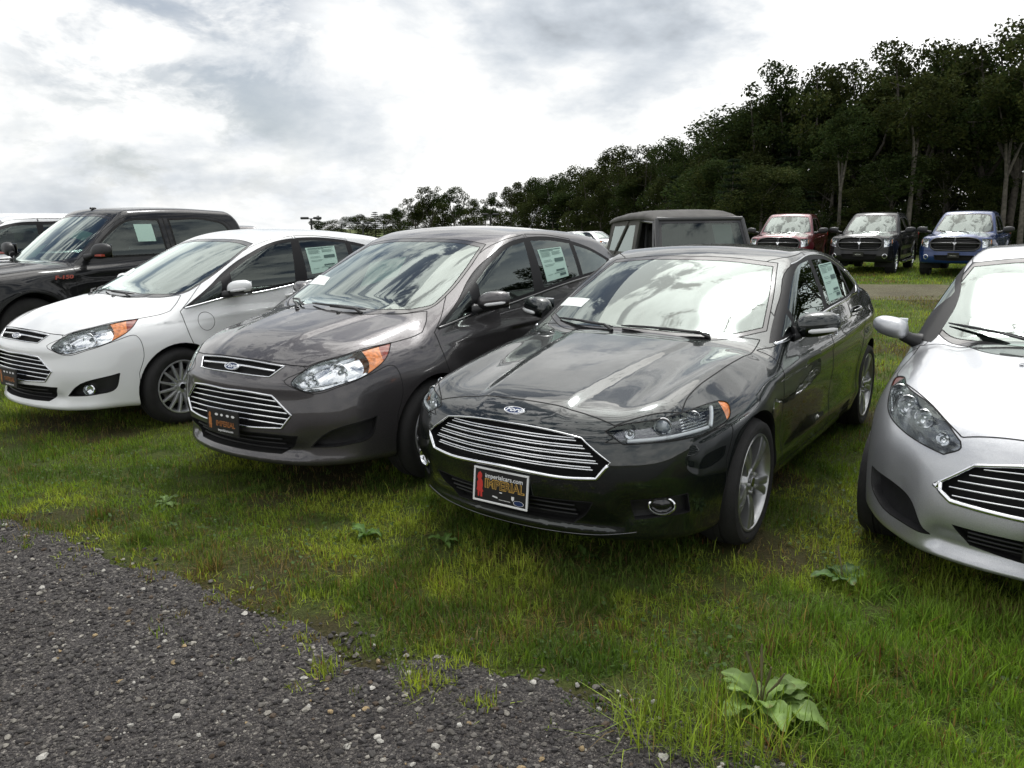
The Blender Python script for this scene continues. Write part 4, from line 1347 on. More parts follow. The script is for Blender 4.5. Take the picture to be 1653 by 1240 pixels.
    c.sticker([(-.89, -.714), (-.81, -.497), (-.722, -.517), (-.80, -.727)], pt, 'windscreen_sticker', M['paperw'], -.0015, parent=w)
    for sd in (1,):
        c.sticker([(-1.90, 1.340), (-2.30, 1.340), (-2.20, 1.098), (-1.80, 1.098)], Proj('side', sd), 'window_sticker', M['paper'], -.002, WINDOW_LINES)
    c.wiper((.47, .988), (-.10, 1.004), .008); c.wiper((-.14, .995), (-.62, 1.008), .008)
    c.seams()
    return c

# ================================================================== tall hatchbacks
def build_tall():
    c = Car('parked_hatchback', (-1.272, 5.505, -123.4), 'dark grey tall hatchback parked between the white hatchback and the black sedan', 'car', tall_params(), .020, P_GREY, group='tall hatchbacks in the front row')
    c.cut_arches()
    c.side('trim', [(-.154, .978, 1), (-.40, 1.115), (-.62, 1.241), (-.914, 1.384), (-1.2, 1.488), (-1.58, 1.530), (-2.03, 1.505), (-2.45, 1.425), (-2.82, 1.300, 1), (-2.70, 1.205, 1), (-1.95, 1.158), (-1.33, 1.100), (-.99, 1.066), (-.51, 1.034)])
    G = ('trim',)
    c.side('quarter_light', [(-.235, 1.002, 1), (-.40, 1.098), (-.565, 1.188, 1), (-.52, 1.052, 1)], G)
    c.side('front_glass', [(-.625, 1.058, 1), (-.675, 1.243, 1), (-.93, 1.366), (-1.20, 1.462), (-1.445, 1.496, 1), (-1.345, 1.128, 1)], G)
    c.side('rear_glass', [(-1.545, 1.503, 1), (-1.85, 1.495), (-2.13, 1.462, 1), (-2.105, 1.197, 1), (-1.50, 1.140, 1)], G)
    c.side('rear_quarter', [(-2.20, 1.448, 1), (-2.45, 1.392), (-2.75, 1.292, 1), (-2.66, 1.230, 1), (-2.175, 1.200, 1)], G)
    ws = c.front('frit', mirror_sym([(0, 1.526), (.42, 1.512), (.575, 1.488, 1), (.66, 1.32), (.705, 1.17), (.702, 1.105), (.61, 1.070), (.463, 1.062), (.2, 1.075), (0, 1.080)]), where=lambda q: (q[:, 0] < .12) & (q[:, 0] > -1.5))
    c.sh.cut(inset(ws, .022), Proj('front'), 'windscreen', ('frit',), lambda q: q[:, 0] > -1.6)
    c.front('back_glass', mirror_sym([(0, 1.50), (.5, 1.46, 1), (.68, 1.12, 1), (.4, 1.10), (0, 1.10)]), rear=True, where=lambda q: (q[:, 0] < -2.7))
    hl = [(.784, .478, .736), (.705, .525, .815), (.51, .66, .882), (.36, .71, .908), (.202, .751, .925, 1), (.285, .796, .865), (.441, .800, .785), (.617, .714, .728), (.755, .56, .697)]
    c.yaw('headlamp', hl, 45)
    c.yaw('marker', [(.30, .72, .95, 1), (.18, .73, .95, 1), (.22, .86, .84, 1), (.37, .86, .79, 1)], 45, ('headlamp',)); c.yaw('amber', [(.405, .66, .93, 1), (.26, .70, .96, 1), (.34, .88, .78, 1), (.49, .80, .74, 1), (.44, .785, .83)], 45, ('headlamp',))
    lg = c.front('grille', mirror_sym([(0, .676), (.19, .678), (.365, .663, 1), (.492, .553, 1), (.43, .472, 1), (.2, .464), (0, .468)]), lo=.5)
    ug = c.front('upper_grille', mirror_sym([(0, .847), (.12, .846), (.385, .828, 1), (.325, .768, 1), (.12, .773), (0, .775)]), lo=.4)
    c.front('intake', mirror_sym([(0, .425), (.3, .432), (.52, .425, 1), (.47, .36), (.38, .300, 1), (.15, .298), (0, .298)]), lo=.5)
    c.yaw('cheek', [(.745, .57, .352, 1), (.715, .64, .425), (.455, .845, .520, 1), (.49, .825, .400), (.61, .74, .362)], 45)
    c.top('bonnet', sym_top([(.775, 0), (.765, .2), (.725, .42), (.69, .52, 1), (.51, .656), (.36, .708), (.202, .749), (.05, .775), (-.06, .790, 1), (-.15, .75), (-.235, .69, 1), (-.10, .52), (.0, .3), (.035, 0)]), where=lambda q: q[:, 2] > .74)
    c.side('tail', [(-3.10, 1.25), (-3.35, 1.22), (-3.7, 1.05), (-3.7, .88), (-3.36, .92), (-3.15, 1.05)], mind=.0)
    c.side('front_door', [(-.12, .955, 1), (-.22, 1.03), (-.62, 1.268), (-.92, 1.408), (-1.2, 1.512), (-1.49, 1.552, 1), (-1.43, 1.0), (-1.42, .6), (-1.45, .28, 1), (-.42, .28, 1), (-.22, .55), (-.14, .75)])
    c.side('rear_door', [(-1.52, 1.556, 1), (-1.80, 1.545), (-2.17, 1.500, 1), (-2.30, 1.12), (-2.40, .85), (-2.25, .60), (-2.22, .28, 1), (-1.46, .28, 1), (-1.43, .6), (-1.44, 1.0)])
    c.side('bumper', [(.315, .50, 1), (.26, .66), (.285, .80), (.44, .775), (.62, .718), (.75, .685), (.80, .735), (.70, .83), (.765, .853, 1), (1.3, .853, 1), (1.3, .1, 1), (.315, .1, 1)], mind=-2, where=lambda q: q[:, 0] > .22)
    c.done()
    c.panel('body', 'body', c.paint); c.panel('bumper', 'front_bumper', c.paint, seam=.0022); c.panel('bonnet', 'bonnet', c.paint, seam=.0032)
    fd = c.sides('front_door', 'door', c.paint, seam=.003); rd = c.sides('rear_door', 'door', c.paint, seam=.003)
    c.sides('trim', 'window_surround', M['pillar'])
    for k in ('quarter_light', 'front_glass', 'rear_glass', 'rear_quarter'): c.sides(k, 'side_window', M['sideglass'])
    w = c.panel('windscreen', 'windscreen', M['wsglass']); c.panel('frit', 'windscreen_border', M['gloss_black'], seam=.003)
    c.panel('back_glass', 'rear_window', M['privacy'], seam=.004); c.sides('tail', 'tail_light', M['red'], seam=.003)
    pf = Proj('front')
    g = c.pocket('grille', 'grille', M['void'], (1, 0, 0), .05, .98)
    c.trim('grille_surround', lg, pf, .014, .008, M['satin'], parent=g)
    rows = []
    for z, a in ((.643, .385), (.609, .425), (.575, .460), (.541, .465), (.507, .44)):
        rows.append([(-a, z - .014), (-a * .6, z - .002), (0, z + .003), (a * .6, z - .002), (a, z - .014)])
    c.bars('grille_bars', rows, pf, .011, .007, M['chrome'], .010, g)
    u = c.pocket('upper_grille', 'upper_grille', M['void'], (1, 0, 0), .04, .97)
    c.trim('grille_surround', ug, pf, .010, .006, M['satin'], parent=u)
    c.bars('grille_bars', [[(-.335, .800), (-.15, .812), (0, .815), (.15, .812), (.335, .800)]], pf, .016, .008, M['chrome'], .008, u)
    it = c.pocket('intake', 'lower_intake', M['void'], (1, 0, 0), .05, .96)
    c.bars('intake_slats', [[(-.40, z), (0, z), (.40, z)] for z in (.395, .36, .325)], pf, .010, .006, M['black'], .02, it)
    c.fog = []
    for sd in (1, -1):
        c.fog.append(c.pocket('cheek', 'fog_light_recess', M['black'], (math.cos(R(45)), math.sin(R(45)) * sd, 0), .05, .9, where=lambda q, sd=sd: q[:, 1] * sd > 0))
        V, T, N = c.sh.piece('cheek', lambda q, sd=sd: q[:, 1] * sd > 0); c.strips.append(seam_strip(V, T, N, .003))
    light_unit(c, 'headlight', 'headlamp', 'amber', 45, .07, M['bowl'], [(.585, .655, .785, .062, 'bowl'), (.715, .56, .750, .040, 'bowl')],
               strips=[((.77, .54, .71), (.63, .70, .742), .012, M['satin'])])
    c.emblem((0, .806), pf, .128, .052)
    plate(c, (.938, .02, .482), .300, .152, 'dark', 3)
    for sd in (1, -1):
        c.trim('window_trim', polyline([(-.165, .977), (-.51, 1.030), (-.99, 1.061), (-1.33, 1.095), (-1.95, 1.153), (-2.70, 1.202)], 8, False), Proj('side', sd), .018, .006, M['gloss_black'], closed=False, out=.006)
    c.liners(); c.wheels('multi', .215, .226, -.004, 'alloy')
    c.cabin(dash_x=-.55, dash_z=1.04, seat_x=-1.35, seat_z=.68, rear_x=-2.2, head=1.38)
    c.door_mirror((-.635, .958, 1.120), (.088, .108, .077), c.paint, .34, (-.020, .012), ((-.56, .82, 1.06), (-.61, .89, 1.075)))
    c.handles([(-1.20, 1.0), (-2.02, 1.05)], c.paint, parents=[fd, rd])
    pt = Proj('top')
    c.sticker([(-.63, -.74), (-.515, -.498), (-.386, -.435), (-.476, -.70)], pt, 'windscreen_sticker', M['paperw'], -.0015, parent=w)
    c.sticker([(-.80, -.36), (-.883, -.05), (-.60, .10), (-.42, -.12)], pt, 'windscreen_sheet', M['paper'], .05, parent=w)
    c.sticker([(-1.585, 1.430), (-1.965, 1.440), (-1.925, 1.205), (-1.565, 1.180)], Proj('side', 1), 'window_sticker', M['paper'], -.002, WINDOW_LINES)
    c.wiper((.36, 1.068), (-.20, 1.084), .006); c.wiper((-.22, 1.074), (-.60, 1.082), .006)
    for y in (.20, -.20):
        P, N = c.at((.10, y), pt); b = MB(); b.box(Vector(P) + Vector((0, 0, .004)), (.03, .022, .012), .004); b.build('washer_jet', M['black'], c.e)
    c.seams()
    return c

def finish_tall():
    c = build_tall(); grey = c.e
    white = copy_tree(grey)
    white.location = (-3.555, 7.095, float(gz(0, 7))); white.rotation_euler = (0, 0, R(-125.8))
    tag(white, 'white tall hatchback with a round flap on its front wing', 'car', 'tall hatchbacks in the front row')
    for ch in list(white.children):                         # what only the grey car carries on its glass
        if ch.name.startswith('windscreen') and ch.children:
            for k in list(ch.children):
                if k.name.startswith('windscreen_sheet'): bpy.data.objects.remove(k)
        if ch.name.startswith('window_trim'):
            ch.material_slots[0].link = 'OBJECT'; ch.material_slots[0].material = M['chrome']
    repaint(white, P_GREY, P_WHITE)
    # white car only: charging flap, fog lamps
    P, N = c.at((-.325, .855), Proj('side', 1))
    Pc, Nc = c.sh.hit(circle((-.325, .855), .078, 40), Proj('side', 1))
    V, F = sweep(Pc, Nc, [(-.002, .001), (.002, .001)], True)
    mesh_obj('charging_flap_gap', V, F, M['gap'], white, smooth=False)
    for sd in (1, -1):
        pj = Proj('yaw', yaw=R(35) * sd); q = pj(np.array([[.655, .70 * sd, .395]]))[0]
        P, N = c.at(q, pj); mm = frame_at(Vector(P) - Vector(pj.d) * .03, pj.d)
        b = MB(); b.lathe([(.050, -.03), (.050, .006), (.044, .010), (.040, .002), (.030, -.014), (0, -.02)], n=30, axis='z'); b.V = xf(b.V, mm)
        f = smooth_angle(b.build('fog_light', M['chrome'], white), 40)
        b = MB(); b.lathe([(.040, .004), (.025, .012), (0, .015)], n=24, axis='z'); b.V = xf(b.V, mm); smooth_angle(b.build('fog_lens', M['lens'], f), 60)
    # grey car only: roof aerial
    P, N = c.at((-2.62, .0), Proj('top')); b = MB(); p = Vector(P)
    b.tube([p, p + Vector((-.03, 0, .03))], [.022, .012], 8); b.tube([p + Vector((-.02, 0, .02)), p + Vector((-.20, 0, .24))], [.0045, .003], 6)
    smooth_angle(b.build('roof_aerial', M['black'], grey), 50)
    return c, grey, white

# ================================================================== small silver hatchback
def build_small():
    c = Car('parked_hatchback', (2.62, 3.60, -126.0), 'silver small hatchback with long swept-back headlamps beside the black sedan', 'car', small_params(), .018, P_SILVER)
    c.cut_arches()
    c.side('trim', [(-.50, .975, 1), (-.85, 1.19), (-1.15, 1.335), (-1.5, 1.412), (-2.0, 1.405), (-2.45, 1.33), (-2.65, 1.20, 1), (-2.0, 1.09), (-1.2, 1.02)])
    G = ('trim',)
    c.side('front_glass', [(-.80, 1.02, 1), (-.86, 1.165), (-1.15, 1.305), (-1.45, 1.378, 1), (-1.42, 1.06, 1)], G)
    c.side('rear_glass', [(-1.55, 1.385, 1), (-2.0, 1.38), (-2.40, 1.305), (-2.56, 1.20, 1), (-1.52, 1.07, 1)], G)
    ws = c.front('frit', mirror_sym([(0, 1.428), (.32, 1.420), (.60, 1.385, 1), (.685, 1.20), (.725, 1.055, 1), (.60, .990), (.43, .984), (0, .992)]), where=lambda q: (q[:, 0] < -.12) & (q[:, 0] > -1.6))
    c.sh.cut(inset(ws, .024), Proj('front'), 'windscreen', ('frit',), lambda q: q[:, 0] > -1.7)
    c.front('back_glass', mirror_sym([(0, 1.36), (.5, 1.33, 1), (.6, 1.08, 1), (0, 1.06)]), rear=True, where=lambda q: q[:, 0] < -2.5)
    hl = [(-.066, .775, .840), (.05, .735, .865), (.21, .676, .857), (.462, .522, .822), (.600, .430, .775), (.68, .372, .730, 1), (.706, .368, .704), (.702, .428, .667, 1), (.541, .612, .701), (.355, .721, .745), (.147, .765, .797)]
    c.yaw('headlamp', hl, 55)
    c.yaw('marker', [(-.2, .70, .9), (.06, .66, .93, 1), (.06, .80, .79, 1), (-.2, .85, .78)], 55, ('headlamp',))
    gr = c.front('grille', mirror_sym([(0, .690), (.13, .684), (.305, .655, 1), (.447, .540, 1), (.375, .490, 1), (.1, .484), (0, .484)]), lo=.4)
    c.front('intake', mirror_sym([(0, .395), (.362, .392, 1), (.29, .305, 1), (.08, .283), (0, .282)]), lo=.4)
    c.yaw('cheek', [(.415, .762, .480, 1), (.44, .752, .40), (.53, .700, .345), (.724, .440, .306, 1), (.70, .53, .425), (.62, .63, .465)], 50)
    c.top('bonnet', sym_top([(.705, 0), (.695, .13), (.668, .370, 1), (.600, .428), (.462, .520), (.21, .674), (.02, .742), (-.10, .775), (-.30, .770), (-.50, .74, 1), (-.40, .55), (-.30, .3), (-.27, 0)]), where=lambda q: q[:, 2] > .68)
    c.side('tail', [(-2.85, 1.15), (-3.05, 1.12), (-3.4, 1.0), (-3.4, .85), (-3.0, .9)], mind=.0)
    c.side('front_door', [(-.48, .95, 1), (-.85, 1.215), (-1.15, 1.36), (-1.50, 1.438, 1), (-1.48, .9), (-1.52, .25, 1), (-.56, .25, 1), (-.46, .5)])
    c.side('rear_door', [(-1.53, 1.44, 1), (-2.0, 1.432), (-2.35, 1.375, 1), (-2.42, 1.0), (-2.20, .65), (-2.10, .25, 1), (-1.53, .25, 1), (-1.49, .9)])
    c.done()
    c.panel('body', 'body', c.paint); c.panel('bonnet', 'bonnet', c.paint, seam=.0032)
    fd = c.sides('front_door', 'door', c.paint, seam=.003); rd = c.sides('rear_door', 'door', c.paint, seam=.003)
    c.sides('trim', 'window_surround', M['pillar'])
    for k in ('front_glass', 'rear_glass'): c.sides(k, 'side_window', M['sideglass'])
    w = c.panel('windscreen', 'windscreen', M['wsglass']); c.panel('frit', 'windscreen_border', M['gloss_black'], seam=.003)
    c.panel('back_glass', 'rear_window', M['privacy'], seam=.004); c.sides('tail', 'tail_light', M['red'], seam=.003)
    pf = Proj('front')
    g = c.pocket('grille', 'grille', M['void'], (1, 0, 0), .05, .98)
    c.trim('grille_surround', gr, pf, .016, .010, M['chrome'], parent=g)
    low = sorted([p for p in gr if p[1] < .56], key=lambda p: p[0]); c.trim('grille_lower_trim', np.array(low), pf, .024, .012, M['chrome'], closed=False, parent=g)
    rows = []
    for z, a in ((.655, .27), (.622, .32), (.589, .36), (.556, .39), (.523, .375)):
        rows.append([(-a, z - .012), (-a * .6, z - .003), (0, z + .003), (a * .6, z - .003), (a, z - .012)])
    c.bars('grille_bars', rows, pf, .009, .006, M['chrome'], .016, g)
    it = c.pocket('intake', 'lower_intake', M['void'], (1, 0, 0), .05, .96)
    c.bars('intake_slats', [[(-.3, z), (0, z), (.3, z)] for z in (.37, .345, .32)], pf, .012, .007, M['black'], .018, it)
    for sd in (1, -1):
        ch = c.pocket('cheek', 'fog_light_recess', M['black'], (math.cos(R(50)), math.sin(R(50)) * sd, 0), .04, .93, where=lambda q, sd=sd: q[:, 1] * sd > 0)
        V, T, N = c.sh.piece('cheek', lambda q, sd=sd: q[:, 1] * sd > 0); c.strips.append(seam_strip(V, T, N, .003))
    light_unit(c, 'headlight', 'headlamp', None, 55, .07, M['bowl_grey'], [(.20, .705, .805, .052, 'bowl'), (.36, .625, .785, .055, 'bowl'), (.50, .545, .765, .045, 'bowl'), (.635, .445, .715, .03, 'bowl')],
               strips=[((.36, .70, .755), (.12, .755, .81), .014, M['satin'])])
    c.emblem((0, .735), pf, .115, .047)
    plate(c, (.888, .055, .405), .305, .155, 'plain', 4)
    c.liners(); c.wheels('ten', .195, .205, -.01, 'alloy', track=.845)
    c.cabin(dash_x=-.80, dash_z=.97, seat_x=-1.45, seat_z=.56, rear_x=-2.2, head=1.25, w=.56)
    c.door_mirror((-.505, .905, 1.045), (.085, .100, .068), c.paint, .0, None, ((-.56, .755, .965), (-.53, .845, 1.005)))
    c.handles([(-1.30, .93), (-2.15, .97)], c.paint, parents=[fd, rd])
    c.wiper((-.02, .99), (-.62, 1.055)); c.wiper((.50, .99), (-.08, 1.025))
    c.sticker([(-.66, -.52), (-.62, -.46), (-.54, -.46), (-.58, -.52)], Proj('top'), 'windscreen_sticker', M['paperw'], -.0015, parent=w)
    P, N = c.at((.0, -.22), Proj('top')); b = MB(); b.box(Vector(P) + Vector((0, 0, .005)), (.025, .02, .012), .004); b.build('washer_jet', M['chrome'], c.e)
    c.seams()
    return c

# ================================================================== pickups
def build_pickup(style):
    if style == 0:
        pose = (-6.80, 10.40, -121.7); lab = 'black crew-cab pickup with an orange-red badge on its side behind the white hatchback'
    else:
        pose = (11.42, 25.9, -124); lab = 'black pickup parked on the grass between the red and the blue pickup'
    p = pickup_params(style); hub = p['hub']
    c = Car('parked_pickup', pose, lab, 'pickup', p, .030 if style == 0 else .045, P_BLACK, z=float(gz(0, pose[1])), group=None if style == 0 else 'pickups in the back row')
    cab = -3.55 if style == 0 else -3.25
    c.cut_arches(.47)
    b1 = -2.03 if style == 0 else -1.95
    c.side('front_glass', [(-.86, 1.275, 1), (-1.25, 1.60), (-1.50, 1.738), (b1, 1.765, 1), (b1, 1.27, 1)])
    c.side('rear_glass', [(b1 - .17, 1.765, 1), (cab + .62, 1.745), (cab + .38, 1.67), (cab + .30, 1.27, 1), (b1 - .17, 1.27, 1)])
    ws = c.front('frit', mirror_sym([(0, 1.845), (.40, 1.836), (.62, 1.80, 1), (.74, 1.5), (.80, 1.26, 1), (.5, 1.20), (0, 1.20)]) if style == 0 else mirror_sym([(0, 1.845), (.40, 1.836), (.62, 1.80, 1), (.74, 1.5), (.79, 1.325, 1), (.5, 1.265), (0, 1.26)]), where=lambda q: (q[:, 0] < -.38) & (q[:, 0] > -1.7))
    c.sh.cut(inset(ws, .03), Proj('front'), 'windscreen', ('frit',), lambda q: q[:, 0] > -1.7)
    c.front('back_glass', mirror_sym([(0, 1.78), (.6, 1.76, 1), (.72, 1.40, 1), (0, 1.40)]), rear=True, where=lambda q: (q[:, 0] < cab + .4) & (q[:, 0] > cab - .3))
    if style == 0:
        gr = c.front('grille', mirror_sym([(0, 1.05), (.50, 1.045), (.60, 1.0, 1), (.58, .74), (.50, .70, 1), (0, .70)]), lo=.5)
        c.yaw('headlamp', [(.86, .66, 1.04, 1), (.62, .92, 1.02, 1), (.62, .95, .80, 1), (.88, .66, .76, 1)], 30)
    else:
        gr = c.front('grille', mirror_sym([(0, 1.165), (.40, 1.16), (.60, 1.10), (.66, 1.02, 1), (.62, .88), (.52, .81, 1), (0, .795)]), lo=.5)
        c.yaw('headlamp', [(.86, .70, 1.13, 1), (.62, .93, 1.13, 1), (.64, .95, .93, 1), (.88, .72, .87, 1)], 30)
        c.front('intake', mirror_sym([(0, .66), (.52, .655, 1), (.48, .52, 1), (0, .50)]), lo=.5)
    c.top('bonnet', sym_top([(.80, 0), (.79, .5), (.74, .66, 1), (.45, .80), (-.2, .86), (-.62, .84, 1), (-.50, .5), (-.46, 0)]), where=lambda q: q[:, 2] > 1.0)
    c.side('front_door', [(-.62, 1.20, 1), (-.75, 1.26), (-1.22, 1.64), (-1.48, 1.785), (b1 - .08, 1.81, 1), (b1 - .08, .50, 1), (-.72, .50, 1), (-.60, .8)])
    c.side('rear_door', [(b1 - .09, 1.81, 1), (cab + .60, 1.79), (cab + .30, 1.69), (cab + .18, 1.25), (cab + .20, .50, 1), (b1 - .09, .50, 1)])
    c.front('bumper', mirror_sym([(0, .775 if style else .66), (1.2, .775 if style else .66, 1), (1.2, .3, 1), (0, .3)]), lo=.56)
    c.done()
    c.panel('body', 'body', c.paint); c.panel('bonnet', 'bonnet', c.paint, seam=.004)
    fd = c.sides('front_door', 'door', c.paint, seam=.004); rd = c.sides('rear_door', 'door', c.paint, seam=.004)
    for k in ('front_glass', 'rear_glass'): c.sides(k, 'side_window', M['sideglass'] if k[0] == 'f' else M['privacy'], seam=.016)
    w = c.panel('windscreen', 'windscreen', M['wsglass']); c.panel('frit', 'windscreen_border', M['gloss_black'], seam=.004)
    c.panel('back_glass', 'rear_window', M['privacy'], seam=.012)
    bp = c.panel('bumper', 'front_bumper', c.paint if style else M['chrome'], seam=.006)
    pf = Proj('front')
    g = c.pocket('grille', 'grille', M['void'], (1, 0, 0), .06, .98)
    if style == 0:
        c.trim('grille_surround', gr, pf, .05, .02, M['chrome'], parent=g); c.bars('grille_bars', [[(-.56, z), (0, z), (.56, z)] for z in (.97, .875, .78)], pf, .06, .02, M['chrome'], .02, g)
    else:
        c.trim('grille_surround', gr, pf, .045, .018, M['gloss_black'], parent=g)
        c.bars('grille_bars', [[(-.63, 1.005), (0, 1.01), (.63, 1.005)]] + [[(-.55, z), (0, z), (.55, z)] for z in (.86, .91, .96, 1.06, 1.11)], pf, .020, .012, M['black'], .025, g)
        c.bars('grille_cross_bars', [[(-.64, 1.0), (0, 1.005), (.64, 1.0)], [(0, .80), (0, .98), (0, 1.16)]], pf, .05, .02, M['gloss_black'], .008, g)
        P, N = c.at((0, 1.0), pf); mm = frame_at(Vector(P) + Vector((.012, 0, 0)), (1, 0, .05)); b = MB()
        b.prism([(.62 * a_, .62 * b_) for a_, b_ in [(-.075, .06), (-.03, .055), (0, .03), (.03, .055), (.075, .06), (.085, .02), (.055, .0), (.03, -.03), (.02, -.075), (-.02, -.075), (-.03, -.03), (-.055, .0), (-.085, .02)]], 0, .02, lambda a, b_, t: (a, b_, t)); b.V = xf(b.V, mm); b.build('emblem', M['chrome'], g)
        it = c.pocket('intake', 'lower_intake', M['void'], (1, 0, 0), .05, .96)
        for sd in (1, -1):
            P, N = c.at((.74 * sd, .60), pf); mm = frame_at(Vector(P), N); b = MB(); b.lathe([(.075, -.02), (.075, .006), (.062, .01), (.055, -.004), (0, -.012)], n=24, axis='z'); b.V = xf(b.V, mm); smooth_angle(b.build('fog_light', M['chrome'], c.e), 40)
        m = MB()
        for sd in (1, -1): m.tube([(-.75, sd * .99, .40), (-.9, sd * 1.03, .36), (-2.9, sd * 1.03, .36), (-3.05, sd * .99, .40)], .045, 10)
        smooth_angle(m.build('side_step', M['satin'], c.e), 50)
    light_unit(c, 'headlight', 'headlamp', None, 30, .08, M['bowl'], [(.80, .79, 1.01 if style else .90, .075, 'bowl')], strips=[((.66, .905, .98), (.66, .905, 1.10), .03, M['amber'])] if style else [((.66, .91, .84), (.66, .91, 1.0), .04, M['amber'])])
    plate(c, (1.005, 0, .66 if style else .58), .305, .155, 'plain', 0)
    for sd in (1, -1):
        m = MB(); m.box((c.p['Cr'](.6) - .012, sd * .86, 1.08), (.05, .16, .42), .02); m.build('tail_light', M['red'], c.e)
    c.liners(); c.wheels('ten' if style else 'wide', .275, .245 if style else .225, -.03, 'chrome' if style else 'alloy_dark')
    c.cabin(floor=.62, dash_x=-.95, dash_z=1.24, seat_x=-1.7, seat_z=.92, w=.72, rear_x=-2.6, head=1.68)
    # tow-style square mirrors
    c.door_mirror((-.86, 1.17, 1.36), (.095, .155, .115), M['black'], 0, None, ((-.80, .90, 1.28), (-.84, 1.05, 1.32)))
    if style == 0:
        for sd in (1, -1):
            mi = [o for o in c.e.children if o.name.startswith('wing_mirror')][0 if sd > 0 else 1]
            m = MB(); m.box((-.815, sd * 1.20, 1.31), (.06, .15, .030), .006); m.build('mirror_indicator', M['badge_red'], mi)
            ps = Proj('side', sd); P, N = c.at((-.44, 1.045), ps); mm = frame_at(Vector(P) + Vector(N) * .004, N)
            tv, tf = text_mesh('F-150', .066, .18, .004, .002); tv = tv * np.array([1.6, 1, 1])
            mesh_obj('side_badge', xf(tv, mm), tf, M['badge_red'], c.e, smooth=False)
        c.sticker([(-1.62, 1.70), (-1.90, 1.70), (-1.90, 1.46), (-1.62, 1.46)], Proj('side', 1), 'window_sticker', M['paper'], -.003)
        c.sticker([(-1.12, .20), (-1.12, .58), (-.98, .56), (-.98, .20)], Proj('top'), 'windscreen_sheet', M['paper'], .03, parent=w)
        c.sticker([(-.78, -.35), (-.86, -.12), (-.64, -.04), (-.58, -.30)], Proj('top'), 'windscreen_sticker', M['paper'], .03, parent=w)
        P, N = c.at((-1.55, -.05), Proj('top')); m = MB(); m.box(Vector(P) + Vector((0, 0, .012)), (.10, .035, .03), .012); m.build('roof_aerial', M['black'], c.e)
    c.handles([(b1 + .22, 1.12), (cab + .42, 1.13)], c.paint if style else M['black'], L=.22, parents=[fd, rd])
    c.wiper((.30, 1.205 if style == 0 else 1.27), (-.30, 1.23 if style == 0 else 1.30), .03); c.wiper((-.28, 1.205 if style == 0 else 1.27), (-.68, 1.26 if style == 0 else 1.33), .03)
    c.seams()
    return c

